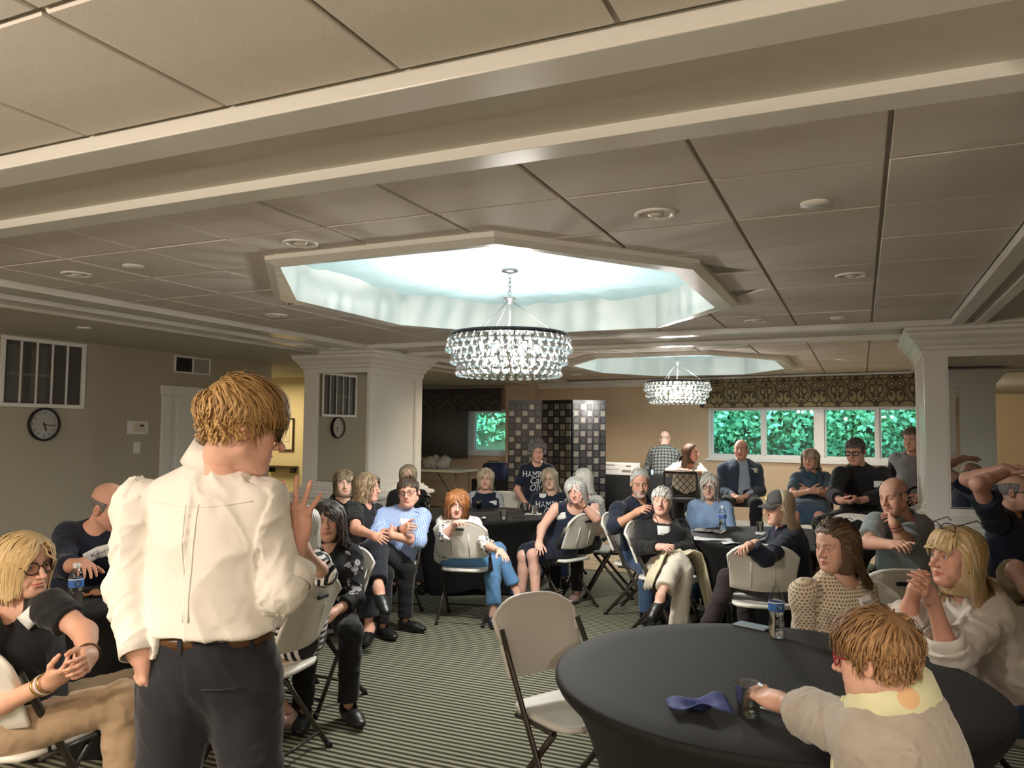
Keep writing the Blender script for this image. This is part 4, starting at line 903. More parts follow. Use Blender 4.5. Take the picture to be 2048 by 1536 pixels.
def strands_mesh(S, r, cols, taper=(.75, 1., .35), cen=(0, -.02, .0), bow=.35, fine=True):
    """S (n,m,3) locks -> verts, quads, colours, lock coordinates; each lock is a shallow bowed ribbon lying along the head"""
    n, m = S.shape[:2]; t = nrm(np.gradient(S, axis=1)); c = np.broadcast_to(np.asarray(cen), S.shape).copy(); c[..., 2] = np.where(S[..., 2] < .02, S[..., 2] - .01, .02)
    out = nrm(S - c); a = nrm(np.cross(t, out)); o2 = np.cross(a, t)
    w = np.interp(np.linspace(0, 1, m), [0, .45, 1], taper)[None, :, None] * (r if np.isscalar(r) else np.asarray(r)[:, None, None])
    if not fine:
        vs = np.stack([S - w * a, S + w * a], 2); idx = np.arange(n * m * 2).reshape(n, m, 2); q = np.stack([idx[:, :-1, 0], idx[:, :-1, 1], idx[:, 1:, 1], idx[:, 1:, 0]], -1).reshape(-1, 4); rnd = np.random.RandomState(3).rand(n) * 50
        hv = np.zeros((n, m, 2, 3)); hv[..., 0] = np.array([-1, 1])[None, None] * np.broadcast_to(w, (n, m, 1)) * 1000 + rnd[:, None, None]; hv[..., 1] = np.linspace(0, 1, m)[None, :, None]
        return vs.reshape(-1, 3), q, np.repeat(cols[:, None, :], m * 2, 1).reshape(-1, 3), hv.reshape(-1, 3)
    vs = np.stack([S - w * a - o2 * w * bow, S, S + w * a - o2 * w * bow], 2)
    idx = np.arange(n * m * 3).reshape(n, m, 3)
    q = np.concatenate([np.stack([idx[:, :-1, k], idx[:, :-1, k + 1], idx[:, 1:, k + 1], idx[:, 1:, k]], -1).reshape(-1, 4) for k in (0, 1)])
    cc = np.repeat(cols[:, None, :], m * 3, 1).reshape(-1, 3)
    rnd = np.random.RandomState(3).rand(n) * 50
    hv = np.zeros((n, m, 3, 3)); hv[..., 0] = np.array([-1, 0, 1])[None, None] * np.broadcast_to(w, (n, m, 1)) * 1000 + rnd[:, None, None]; hv[..., 1] = np.linspace(0, 1, m)[None, :, None]; hv[..., 2] = rnd[:, None, None]
    return vs.reshape(-1, 3), q, cc, hv.reshape(-1, 3)
def hair_build(hs, hp, extra, seed, h_cap, fine=True):
    """hair in head coordinates. extra: list of prims (neck, shoulders) the locks must stay outside of"""
    rs = np.random.RandomState(seed); w = hp.get('w', 1.); base = skull_prims(w, hp.get('jaw', 1.)); coll = base + extra; zl0 = hs.get('zl', .13); th0 = hs.get('vol', .010) * .8
    if hs['kind'] not in ('short', 'bald'): coll = [Ell(p.c, p.r + th0, p.k) if isinstance(p, Ell) else Cone(p.a, p.b, p.ra, p.rb, p.k) for p in base] + [Cone((0, -.026, .02), (0, -.034, -zl0 - .03), .070 + th0, .066 + th0, .03, squash=((1, 0, 0), hs.get('wide', 1.10)))] + extra
    f = lambda P, infl=0.: field(coll, P.astype(np.float32), infl, margin=.08)
    up_h = hs.get('recede', 0.); kind = hs['kind']
    def region(P):
        x, y, z = P[:, 0], P[:, 1], P[:, 2]
        lim = hairline(y) + up_h * np.clip((y - .0) / .06, 0, 1.6) + .35 * np.maximum(np.abs(x) - .045, 0) * (y > .03) + (.022 * np.exp(-((y + .012) / .022) ** 2) + hs.get('nape', 0.) * (y < -.03) if kind == 'short' else 0.)
        if kind != 'short' and kind != 'bald': lim = np.where(y < -.0, np.minimum(lim, -.05), lim)
        g = lim - z
        if kind == 'bald': g = np.maximum(g, np.maximum(z - hs.get('top', .045) - .25 * np.abs(x), (y - .045) * .8))
        return g
    N = int(hs.get('n', 800) * (1. if fine else .75)); D = rs.normal(size=(N * 4, 3)); D[:, 2] = D[:, 2] * .8 + .35; D = nrm(D)
    c0 = V(0, -.012, .02); lo = np.full(len(D), .02); hi = np.full(len(D), .2)
    for _ in range(16):
        mdl = (lo + hi) / 2; ins = field(base, (c0 + D * mdl[:, None]).astype(np.float32), margin=.2) < 0
        lo = np.where(ins, mdl, lo); hi = np.where(ins, hi, mdl)
    R = c0 + D * lo[:, None]; R = R[region(R) < -.002][:N]; n = len(R)
    nn = nrm(R - V(0, -.015, .015)); px = hs.get('part', 0.) ; sgn = np.tanh((R[:, 0] - px) / .012)
    zl = hs.get('zl', .13); L = (hs['len'] if kind in ('short', 'bald') else (np.clip(R[:, 2] + zl, .03, 1) * 1.10 + .035 * np.clip(R[:, 2] / .1, 0, 1))) * (1 + hs.get('var', .15 if kind in ('short', 'bald') else .07) * rs.uniform(-1, 1, n)); m = hs.get('m', 9); x, y, z = R.T
    top = np.clip((z - .04) / .05, 0, 1); back = np.clip((-y - .01) / .06, 0, 1); front = np.clip((y - .02) / .04, 0, 1)
    fl = hs.get('flow', (0, 0, 0))
    if kind in ('short', 'bald'):
        cw = np.asarray(hs.get('crown', (.0, -.055, .105))); d = nrm(R - cw) * (1.1 - .6 * top[:, None]) + np.stack([x * 2 + fl[0] * top, fl[1] * top + .06, -.75 * (1 - top) + fl[2] * top], 1)
        L = L * (1 - (1 - hs.get('side', .5)) * (1 - top))
    else:
        d = np.stack([sgn * (.9 - .3 * back) + x * 2, -.30 - .35 * back + 0 * y, -.45 - .3 * back], 1)
        fr = hs.get('fringe', 'swept')
        if fr == 'bangs':
            b = (front > .35) & (np.abs(x) < .052); d[b] = np.stack([x[b] * 3 + .15 * (x[b] - px), np.full(b.sum(), .9), np.full(b.sum(), -.15)], 1)
            L = np.where(b, hs.get('flen', .075) * (1 + .15 * rs.uniform(-1, 1, n)), L)
        elif fr == 'swept':
            b = front > .3; d[b, 1] = .25; d[b, 0] = sgn[b] * 1.0; d[b, 2] = -.1
        elif fr == 'back': b = front > .0; d[b, 1] = -.8; d[b, 0] = x[b] * 4; d[b, 2] = .2
    d = nrm(d); d = d - nn * (d * nn).sum(1, keepdims=True); d = nrm(nrm(d) + nn * hs.get('lift', .15) * (.5 + top)[:, None] + rs.normal(size=d.shape) * hs.get('mess', .08))
    p = R.copy(); S = [p.copy()]; hug = hs.get('hug', True); off = hs.get('vol', .010) * (.25 + 1.0 * rs.rand(n)) if kind in ('short', 'bald') else .001 + hs.get('fluff', .006) * rs.rand(n); gv = hs.get('grav', .35); st = L / (m - 1)
    ec = hs.get('endcurl', 0.); bulge = hs.get('bulge', 0.)
    for i in range(1, m):
        t = i / (m - 1)
        d = nrm(d + V(0, 0, -1) * gv * (.4 + t) + (-nrm(np.c_[p[:, :2] - V(0, -.02), np.zeros(n)]) * ec * max(t - .55, 0) * 2.2))
        p = p + d * st[:, None]
        o = off * min(1, .25 + 1.6 * t) + bulge * math.sin(min(t * 1.2, 1) * math.pi)
        for _ in range(2):
            fd = f(p); bad = (fd < o) | (hug & (fd > o * 1.3) & (p[:, 2] > -zl0 - .02))
            if bad.any():
                q = p[bad]; e = .003; g = np.stack([f(q + V(e, 0, 0)) - f(q - V(e, 0, 0)), f(q + V(0, e, 0)) - f(q - V(0, e, 0)), f(q + V(0, 0, e)) - f(q - V(0, 0, e))], 1)
                mv = o[bad] - fd[bad]; p[bad] = q + nrm(g) * np.where(mv > 0, mv * .9, mv * .45)[:, None]
        # keep the face clear
        if hs.get('clear', True) and kind not in ('short', 'bald'):
            fx = hs.get('open', .052); inf = (p[:, 1] > .045) & (np.abs(p[:, 0]) < fx) & (p[:, 2] < .035)
            p[inf, 0] = np.where(p[inf, 0] - px * .3 >= 0, 1, -1) * (fx + .004 * rs.rand(inf.sum()))
        d = nrm(p - S[-1]); S.append(p.copy())
    S = np.stack(S, 1)
    wv = hs.get('wave', 0.)
    if wv:
        t = np.linspace(0, 1, m)[None, :]; ph = vnoise(R * 22 + 4)[:, None] * 9.; lat = nrm(np.cross(np.gradient(S, axis=1), S - V(0, -.015, .01))); S = S + (wv * np.clip(t * 1.8, 0, 1) * np.sin(hs.get('wfreq', 9.) * t + ph))[..., None] * lat
    ca = hs.get('curl', 0.)
    if ca:
        ph = rs.rand(n, 1) * 6.28; t = np.linspace(0, 1, m)[None]; fr = hs.get('cfreq', 14.) * L[:, None] / .2
        A = ca * np.clip(t * 2, 0, 1); a1 = nrm(rs.normal(size=(n, 1, 3))); a2 = nrm(rs.normal(size=(n, 1, 3)))
        S = S + A[..., None] * (a1 * np.sin(fr * t + ph)[..., None] + a2 * np.cos(fr * t + ph * 1.3)[..., None])
    cs = np.asarray(hs['cols'], float); pick = rs.rand(n)
    cols = cs[0] + (cs[1] - cs[0]) * pick[:, None]
    if len(cs) > 2: cols = np.where((rs.rand(n) < hs.get('p3', .2))[:, None], cs[2], cols)
    cols = cols * (.90 + .2 * rs.rand(n, 1))
    v, q, c, hv = strands_mesh(S, hs.get('w', .0050) * (.6 + .8 * rs.rand(n)), cols, fine=fine)
    # solid hair mass below the locks
    th = hs.get('vol', .010) * .8
    if kind in ('short', 'bald'): F = lambda P: np.maximum(field(base, P, 0, margin=.1) - th * hs.get('capk', .8) * np.clip(-region(P) / .022, .1, 1), region(P) * .9)
    else:
        wd = hs.get('wide', 1.10); op = hs.get('open', .052)
        pr = [Ell((0, -.018, .034), (.0735 * w, .094, .086), .03), Ell((0, .020, .040), (.061 * w, .050, .056), .03)]; zr = -zl + .012
        side = [Cone((0, -.026, .02), (0, -.034, zr), .070 + th, .066 + th, .03, squash=((1, 0, 0), wd))]
        cut = Ell((hs.get('part', 0) * .15, .105, -.055), (op + .012, .105, .112), .01)
        def F(P):
            d = np.minimum(np.maximum(field(pr, P, 0, margin=.1) - th * np.clip(-region(P) / .025, .12, 1), region(P) * .9), np.maximum(field(side, P, 0, margin=.1), zr - P[:, 2]))
            d = np.maximum(d, -cut.d(P)); return np.maximum(d, -(field(base + extra, P, margin=.1) + .002))
    cv, cq = polygonize(F, (-.125, -.15, -max(.13, zl + .02)), (.125, .13, .16), h_cap); cv = relax(cv, cq, 2) if len(cv) else cv
    cc = np.tile(cs.mean(0)[None] * .8, (len(cv), 1)) * (.85 + .3 * vnoise(cv * V(220, 220, 15)))[:, None]
    return np.concatenate([cv, v]), np.concatenate([cq, q + len(cv)]), np.concatenate([cc, c]), np.concatenate([np.c_[np.arctan2(cv[:, 0], cv[:, 1] + .02) * 90, cv[:, 2] * 5, cv[:, 2] * 0], hv])

def eyeballs(hp, gaze=(0, 0)):
    vs, qs, cs = [], [], []; nb = 0
    for s in (1, -1):
        c = V(s * .031, .0705, 0); g = nrm(V(gaze[0], 1, gaze[1])); a = nrm(np.cross(g, V(0, 0, 1))); b = np.cross(a, g)
        rings = np.concatenate([[0], np.radians([9, 11, 22, 25, 29, 40, 60, 85])]); n = 16
        for th in rings:
            for k in range(n):
                w = 2 * math.pi * k / n; vs.append(c + .0122 * (g * math.cos(th) + (a * math.cos(w) + b * math.sin(w)) * math.sin(th)))
                dg = math.degrees(th); cs.append((.01, .01, .01) if dg < 10.5 else hp.get('iris', (.12, .16, .18)) if dg < 24 else (.04, .04, .045) if dg < 27 else (.72, .69, .66))
        for i in range(len(rings) - 1):
            for k in range(n): qs.append((nb + i * n + k, nb + i * n + (k + 1) % n, nb + (i + 1) * n + (k + 1) % n, nb + (i + 1) * n + k))
        nb += len(rings) * n
    return np.array(vs), np.array(qs), np.array(cs)

def fold_offset(c, amp, seed):
    """cloth folds from cloth coordinates: rings round the sleeves and legs, slanting drape folds on the trunk"""
    u, v, part = c.T; sl = part > .5; q = np.where(sl[:, None], np.c_[v * 17 + np.sin(u * 22) * .5, u * 7, part * 9], np.c_[u * 8 + v * 5, v * 5 - u * 2.5, part]) + seed
    w = vnoise(q * .6 + 3) * 1.3; r1 = 1 - np.abs(vnoise(q + w[:, None]) * 2 - 1); r2 = 1 - np.abs(vnoise(q * 2.3 + 7) * 2 - 1)
    k = np.where(sl, 1., .75 + .5 * np.exp(-((v - .12) / .15) ** 2))
    return amp * k * (r1 ** 2.5 * 1.5 + r2 ** 2 * .4 - .55)
def vert_normals(v, q):
    n = np.cross(v[q[:, 2]] - v[q[:, 0]], v[q[:, 3]] - v[q[:, 1]]); o = np.zeros_like(v)
    for k in range(4): np.add.at(o, q[:, k], n)
    return nrm(o)
def clo_coords(v, J, sp):
    """cloth coordinates of garment points: (metres round, metres along, 0 torso / 1 sleeve / 2 leg)"""
    P, N, (pr, pf, pu), (cr, cf, cu) = body_frames(J); best = np.full(len(v), 9.); out = np.zeros((len(v), 3))
    def bone(a, b, r, u0, v0, part, fx):
        nonlocal best, out
        ba = b - a; L = np.linalg.norm(ba); d = ba / L; t = np.clip((v - a) @ d, -.1, L + .1); q = v - a - t[:, None] * d
        dist = np.linalg.norm(q, axis=1) / r; x = nrm(fx - d * (fx @ d)); y = np.cross(d, x); ang = np.arctan2(q @ y, q @ x)
        m = dist < best; best = np.where(m, dist, best); out[m] = np.stack([ang[m] * r + u0, t[m] + v0, np.full(m.sum(), part)], 1)
    bone(P, N, .15, 0, 0, 0, cf)
    for s in ('R', 'L'):
        bone(J[s + 'sh'], J[s + 'el'], .055, 0, 0, 1, cf); bone(J[s + 'el'], J[s + 'wr'], .042, 0, np.linalg.norm(J[s + 'el'] - J[s + 'sh']), 1, cf)
        bone(J[s + 'hip'], J[s + 'kn'], .08, 0, 0, 2, pf); bone(J[s + 'kn'], J[s + 'an'], .055, 0, .42, 2, pf)
    return out

def project(bvh, o, d, maxd=.6):
    h = bvh.ray_cast(Vector(o), Vector(d), maxd)
    return (None, None) if h[0] is None else (np.array(h[0]), np.array(h[1]))
def patch(bvh, c, rt, up, d, w, h, off, nx=5, ny=4, sag=0.):
    """a sheet w x h laid on the garment round point c looking along d"""
    P = np.zeros((ny, nx, 3)); base = None
    for i in range(ny):
        for j in range(nx):
            o = c + rt * w * (j / (nx - 1) - .5) + up * h * (i / (ny - 1) - .5)
            hit, n = project(bvh, o - d * .25, d)
            P[i, j] = hit if hit is not None else np.nan
    ok = ~np.isnan(P[..., 0])
    if not ok.any(): return None
    m = P[ok].mean(0)
    for i in range(ny):
        for j in range(nx):
            o = c + rt * w * (j / (nx - 1) - .5) + up * h * (i / (ny - 1) - .5)
            flat = o + d * ((m - o) @ d)
            P[i, j] = (flat if not ok[i, j] else flat * .5 + P[i, j] * .5) - d * off
    return P
def fold_noise(P, amp, sc=18., stretch=None, seed=0.):
    q = P * (np.asarray(stretch) if stretch is not None else sc) + seed
    a = 1 - np.abs(vnoise(q) * 2 - 1); b = 1 - np.abs(vnoise(q * 2.1 + 5) * 2 - 1)
    return amp * (a * a * .75 + b * b * .35 - .45)
def neck_hole(J, sp, nk):
    P, N, _, (cr, cf, cu) = body_frames(J); sc = sp['H'] / 1.72; H = J['head']; ax = nrm(H - N); B = np.stack([cr, cf, cu]); kind = nk[0]; r = nk[1] * sc if len(nk) > 1 else .072 * sc
    if kind == 'crew': return [Cone(N + cf * .012 - cu * .035, N + cf * .03 + cu * .12, r * .92, r, .006, True)]
    if kind == 'scoop': return [Ell(N + cf * .055 - cu * .01, (r * 1.05, r * 1.1, r * .95), .006, True, B=B), Cone(N - cu * .03, N + cu * .12, .066 * sc, .08 * sc, .006, True)]
    if kind == 'boat': return [Ell(N + cf * .03 + cu * .02, (r * 1.5, r * .9, r * .6), .006, True, B=B), Cone(N - cu * .03, N + cu * .12, .066 * sc, .08 * sc, .006, True)]
    if kind == 'v': return [Cone(N + cf * .07 + cu * .06, N + cf * .135 - cu * r, .075 * sc, .012, .006, True), Cone(N - cu * .025, N + cu * .12, .064 * sc, .075 * sc, .006, True)]
    return []
def garment(name, prims, sp, J, h, material, root, o0, wr=.004, sc=16., cuts=(), solid=True, seed=0., stretch=None, extra=None, fold=0.):
    lo, hi = bbox(prims, .02); prims = prims + list(cuts)
    def F(P):
        d = field(prims, P)
        if wr: d = d + fold_noise(P, wr, sc, stretch, seed) * np.clip(1 - np.abs(d) / .03, 0, 1)
        if extra is not None: d = extra(P, d)
        return d
    v, q = polygonize(F, lo, hi, h)
    if len(v) == 0: return None, None
    v = relax(v, q, 1, .5); cc = clo_coords(v, J, sp)
    if fold: v = v + vert_normals(v, q) * fold_offset(cc, fold, seed)[:, None]
    me = mesh_np(name, v - o0, q, mats=[material], vecs={'clo': cc})
    o = add_obj(name, me, root)
    return o, (v, q)
def cuff_curve(J, sp, s, t, e):  return None

def make_person(sp, label, group=None):
    J = {k: np.asarray(v, float) for k, v in sp['J'].items()}; sc = sp['H'] / 1.72; fem = sp.get('sex', 'f') == 'f'; res = sp.get('res', .004); hp = sp.get('hp', {})
    P, N, (pr, pf, pu), (cr, cf, cu) = body_frames(J)
    o0 = V(P[0], P[1], 0.); root = empty('person', tuple(o0), 0, label, 'person', group)
    hs_ = sc * sp.get('hscale', 1.0 if not fem else .97)
    hf = nrm(sp['hf']); hu = np.asarray(sp['hu'], float); hu = nrm(hu - hf * (hu @ hf)); hr = np.cross(hf, hu)
    M = np.stack([hr, hf, hu], 1)  # local -> world
    Hc = J['head']
    toL = lambda p: (np.asarray(p) - Hc) @ M / hs_
    toW = lambda p: Hc + (np.asarray(p) * hs_) @ M.T
    tone = np.asarray(sp.get('tone', (.66, .36, .255)), float); skin_mat()
    VV, QQ, CC, MI = [], [], [], []; nb = 0
    def push(v, q, c, mi=0):
        nonlocal nb
        VV.append(v); QQ.append(np.asarray(q) + nb); CC.append(c); MI.append(np.full(len(q), mi)); nb += len(v)
    # head and neck
    neck_l = toL(N + cf * .006 - cu * .02)
    hpr = head_prims(hp, neck_l); hh = max(.0023, min(res * .80, .0050))
    lo, hi = V(-.105, -.135, -.135), V(.105, .135, .135); lo = np.minimum(lo, neck_l - .07); hi = np.maximum(hi, neck_l + .07)
    v, q = polygonize(lambda X: field(hpr, X), lo, hi, hh); v = relax(v, q, 1, .35)
    push(toW(v), q, face_color(v, hp, tone))
    v, q, c = eyeballs(hp, sp.get('gaze', (0, 0))); push(toW(v), q, c, 1)
    # trunk (mostly under the clothes)
    tp = torso_prims(J, sp) + [Cone(N - cu * .03, toW((0, -.026, -.055)), .062 * sc, .050 * sc, .04)]
    for s in 'RL': tp += arm_prims(J, sp, s, t1=.5, cut=False)
    if sp.get('legs', True):
        for s in 'RL': tp += leg_prims(J, sp, s, -.004 if not sp.get('bare') else 0., cut=False)
    if sp.get('feet'): tp += sum([foot_prims(J, sp, s)[0] for s in 'RL'], [])
    lo, hi = bbox(tp); hb = max(.014, res * 3.0) if not sp.get('bare') else max(.010, res * 1.8)
    v, q = polygonize(lambda X: field(tp, X), lo, hi, hb); v = relax(v, q, 2, .5)
    mot = vnoise(v * 30)
    push(v, q, np.clip(tone * (.95 + .1 * mot[:, None]) * V(1, .97, .95), 0, 1))
    # arms and hands
    for s, side in (('R', 1), ('L', -1)):
        h = sp.get('hand' + s)
        ap = arm_prims(J, sp, s, t1=3, cut=False); fing = []
        tips = []
        if h is not None:
            h = dict(h); h.setdefault('W', J[s + 'wr']); fing, tips = hand_prims(h, side, sc * (.93 if fem else 1.) * sp.get('hand_sc', 1.))
        ap = ap[1:] + [Cone(lerp(J[s + 'sh'], J[s + 'el'], .35), J[s + 'el'], ap[0].ra, ap[0].rb, .03)]
        pp = ap + fing; lo, hi = bbox(pp); ha = max(.0029, min(res * 1.0, .0062))
        v, q = polygonize(lambda X: field(pp, X), lo, hi, ha); v = relax(v, q, 1, .4)
        c = tone * (.95 + .1 * vnoise(v * 50)[:, None]) * (1 - .05 * vnoise(v * 14)[:, None]); c = c * V(1, .95, .93)
        nail = np.asarray(sp.get('nails', tone * V(1.12, .95, .92)))
        for tpt, td, tn in tips:
            dd = v - tpt; m = (np.linalg.norm(dd - td * .001, axis=1) < .0095 * sc) & ((dd @ tn) < -.0028); c[m] = nail
            m = np.exp(-((np.linalg.norm(dd, axis=1) / .014) ** 2)); c = c * (1 - .25 * m[:, None]) + .25 * m[:, None] * tone * V(1.02, .75, .70)
        push(v, q, np.clip(c, 0, 1))
    me = mesh_np('body', np.concatenate(VV) - o0, np.concatenate(QQ), mats=[SKIN['m'], SKIN['eye']], midx=np.concatenate(MI), vcol=np.concatenate(CC))
    add_obj('body', me, root)
    # hair
    if sp.get('hair'):
        sh = [Cone(toL(N - cu * .04), (0, -.03, -.06), .066, .050, .03)]
        for s in 'RL': sh.append(Cone(toL(N - cu * .035), toL(J[s + 'sh'] - cu * .01), .062, .062, .04))
        sh.append(Ell(toL(lerp(P, N, .70)), (.17, .125, .2), .05, B=None))
        v, q, c, hv = hair_build(sp['hair'], hp, sh, sp.get('seed', 1), max(.005, res * 1.5), sp.get('res', .004) < .0042)
        me = mesh_np('hair', toW(v) - o0, q, mats=[hair_mat(sp['hair']['cols'][0])], vcol=np.clip(c, 0, 1), vecs={'hv': hv}); add_obj('hair', me, root)
    # garments
    bv = None; hg = max(.0070, res * 1.95); arms_skip = ()
    for gi, t in enumerate(sp.get('tops', [])):
        e = t.get('e', .012); pr_ = torso_prims(J, sp, e)
        if t.get('drape', True):  # cloth hangs from the chest to the hips
            Bm = np.stack([nrm(pr + cr), nrm(pf + cf), nrm(np.cross(nrm(pr + cr), nrm(pf + cf)))])
            pr_.append(Cone(lerp(P, N, .62), P + pu * .02, .110 * sc * sp.get('fat', 1.) + e, (.112 + t.get('hemw', 0)) * sc * sp.get('fat', 1.) + e, .06, squash=(Bm[0], 1.25)))
        for s in 'RL':
            if t.get('sleeve', .5) > 0: pr_ += arm_prims(J, sp, s, e * t.get('se', 1.0) + .002, t1=t.get('sleeve' + s, t.get('sleeve', .5)), flare=t.get('flare', .004))
        if t.get('skirt'):
            pr_ += skirt_prims(J, sp, t['skirt'], e)
        hem = t.get('hem', -.06)
        cuts = neck_hole(J, sp, t.get('neck', ('crew',)))
        hp_pt = P + pu * hem * sc
        hc = (t.get('hempt', hp_pt), -nrm(t.get('hemn', pu)))
        vopen = t.get('open')
        def ex(X, d, hc=hc, t=t, vopen=vopen):
            if not t.get('skirt'):
                near = np.ones(len(X), bool)
                for s in 'RL':  # the hem plane must not cut the sleeves
                    near &= np.minimum(seg_d(X, J[s + 'sh'], J[s + 'el']), seg_d(X, J[s + 'el'], J[s + 'wr'])) > t.get('clearance', .09) * sc
                cutd = (X - hc[0]) @ hc[1]; d = np.where(near, np.maximum(d, cutd), d)
            if vopen is not None:  # jacket open down the front
                q = X - N; a = np.abs(q @ cr) - np.interp(-(q @ cu), [-.05, 0, .35, .7], vopen); d = np.where(q @ cf > .0, np.maximum(d, -a), d)
            return d
        if t.get('sleeve', .5) <= 0:
            for s in 'RL': cuts.append(Ell(J[s + 'sh'] + (J[s + 'sh'] - N) * .42 - cu * .015, (.078 * sc,) * 3, .006, True))
        o, vq = garment(t.get('name', 'shirt'), pr_, sp, J, hg * t.get('hk', 1.), t['mat'], root, o0, wr=t.get('wr', .005), sc=t.get('wsc', 15.), cuts=cuts, seed=gi * 3.7 + sp.get('seed', 1) * 1.3, stretch=t.get('stretch'), extra=ex, fold=t.get('fold', .005))
        if vq is not None: bv = BVHTree.FromPolygons([tuple(x) for x in vq[0]], [tuple(map(int, x)) for x in vq[1]])
        if t.get('collar'): collar(t['collar'], J, sp, root, o0, t['mat'], N, cr, cf, cu, Hc)
    b = sp.get('bottom')
    if b:
        e = b.get('e', .010); pp = torso_prims(J, sp, e)[:2]; pp[1] = Ell(P + pu * .10 * sc, np.array(pp[1].r) * V(1, 1, .7), .05, B=np.stack([pr, pf, pu]))
        if b.get('skirt'): pp += skirt_prims(J, sp, b['skirt'], e)
        else:
            for s in 'RL': pp += leg_prims(J, sp, s, e, t1=b.get('len', 1.95), flare=b.get('flare', .012))
        top = P + pu * b.get('rise', .10) * sc
        o, vq = garment(b.get('name', 'trousers'), pp, sp, J, hg * 1.15, b['mat'], root, o0, wr=b.get('wr', .006), sc=b.get('wsc', 12.), cuts=[], seed=9.1 + sp.get('seed', 1), fold=b.get('fold', .004), extra=lambda X, d: np.where((X - P) @ pf < .22, np.maximum(d, (X - top) @ pu), d))
    if sp.get('shoes'):
        s_ = sp['shoes']
        for s in 'RL':
            if s in s_.get('skip', ''): continue
            fp, (sole, u, f, r) = foot_prims(J, sp, s, .006); cut = []
            A = J[s + 'an']
            if s_.get('low', True): cut = [Cone(A + f * .035 - u * .018, A + f * .01 + u * .06, .042 * sc, .06 * sc, .004, True)]
            lo, hi = bbox(fp)
            v, q = polygonize(lambda X: field(fp + cut, X), lo, hi, max(.006, res * 1.5)); v = relax(v, q, 1)
            zl = (v - sole) @ u; mi = (zl[q].mean(1) < .016).astype(int) if s_.get('sole') else np.zeros(len(q), int)
            me = mesh_np('shoe', v - o0, q, mats=[s_['mat'], s_.get('sole') or s_['mat']], midx=mi); add_obj('shoe', me, root)
    if sp.get('glasses'): glasses(sp['glasses'], toW, hs_, root, o0)
    if sp.get('tag') and bv is not None:
        for tg in (sp['tag'] if isinstance(sp['tag'], list) else [sp['tag']]):
            c = lerp(P, N, tg.get('t', .75)) + cr * tg.get('x', -.08) + cf * .1
            rt, up = cr, cu; a = tg.get('rot', 0); rt, up = rt * math.cos(a) + up * math.sin(a), up * math.cos(a) - rt * math.sin(a)
            d = -nrm(cf * math.cos(tg.get('ya', 0)) + cr * math.sin(tg.get('ya', 0)))
            if tg.get('at') is not None: c = np.asarray(tg['at']); 
            G_ = patch(bv, c, -rt, up, d, tg.get('w', .085), tg.get('h', .055), .004)
            if G_ is None: continue
            m = MB().grid(G_ - o0); o = m.build('name_tag', TAGM, root, solid=.0012)
            if tg.get('txt'):
                lettering(tg['txt'], tg.get('size', .022), c, -rt, up, d, bv, .0062, o0, INKM, o, 'handwriting', flat=G_)
    for pr2 in sp.get('print', []):
        c = lerp(P, N, pr2['t']) + cf * .1 + cr * pr2.get('x', 0)
        lettering(pr2['txt'], pr2['size'], c, -cr, cu, -cf, bv, .004, o0, pr2['mat'], root, 'shirt_lettering', shear=pr2.get('shear', 0.), rot=pr2.get('rot', 0.), sx=pr2.get('sx', 1.))
    return dict(root=root, o0=o0, J=J, P=P, N=N, cr=cr, cf=cf, cu=cu, pr=pr, pf=pf, pu=pu, toW=toW, bv=bv, sc=sc)
def skirt_prims(J, sp, L, e):
    R = []; K = []
    for s in 'RL':
        q = lerp(J[s + 'hip'], J[s + 'kn'], L); d = nrm(J[s + 'kn'] - J[s + 'hip']); K.append((q, d)); R.append(Cone(J[s + 'hip'], q, .090 + e, .076 + e, .08, clips=[(q, d)]))
    q = (K[0][0] + K[1][0]) / 2; d = nrm(K[0][1] + K[1][1]); P = (J['Rhip'] + J['Lhip']) / 2
    R.append(Cone(P, q, .095 + e, .080 + e, .08, clips=[(q, d)], squash=(nrm(J['Rkn'] - J['Lkn']), 1.25)))
    return R
def lettering(txt, size, c, rt, up, d, bv, off, o0, material, parent, name, shear=0., rot=0., sx=1., flat=None):
    v, f = text_mesh(txt, size, shear)
    if len(v) == 0: return
    cs, sn = math.cos(rot), math.sin(rot); x = (v[:, 0] * cs - v[:, 1] * sn) * sx; y = v[:, 0] * sn + v[:, 1] * cs
    base = c + x[:, None] * rt + y[:, None] * up; pts = []
    if flat is not None:
        fc = np.nanmean(flat.reshape(-1, 3), 0); nrm_ = nrm(np.cross(flat[0, -1] - flat[0, 0], flat[-1, 0] - flat[0, 0]))
        if nrm_ @ d > 0: nrm_ = -nrm_
        pts = base + np.outer(((fc - base) @ nrm_) / (d @ nrm_), d) - d * .004
    else:
        last = None
        for p in base:
            h, _ = project(bv, p - d * .25, d); last = h if h is not None else (last if last is not None else p); pts.append((h if h is not None else p + d * ((last - p) @ d)) - d * off)
    m = MB().add(np.array(pts) - o0, f); m.build(name, material, parent)
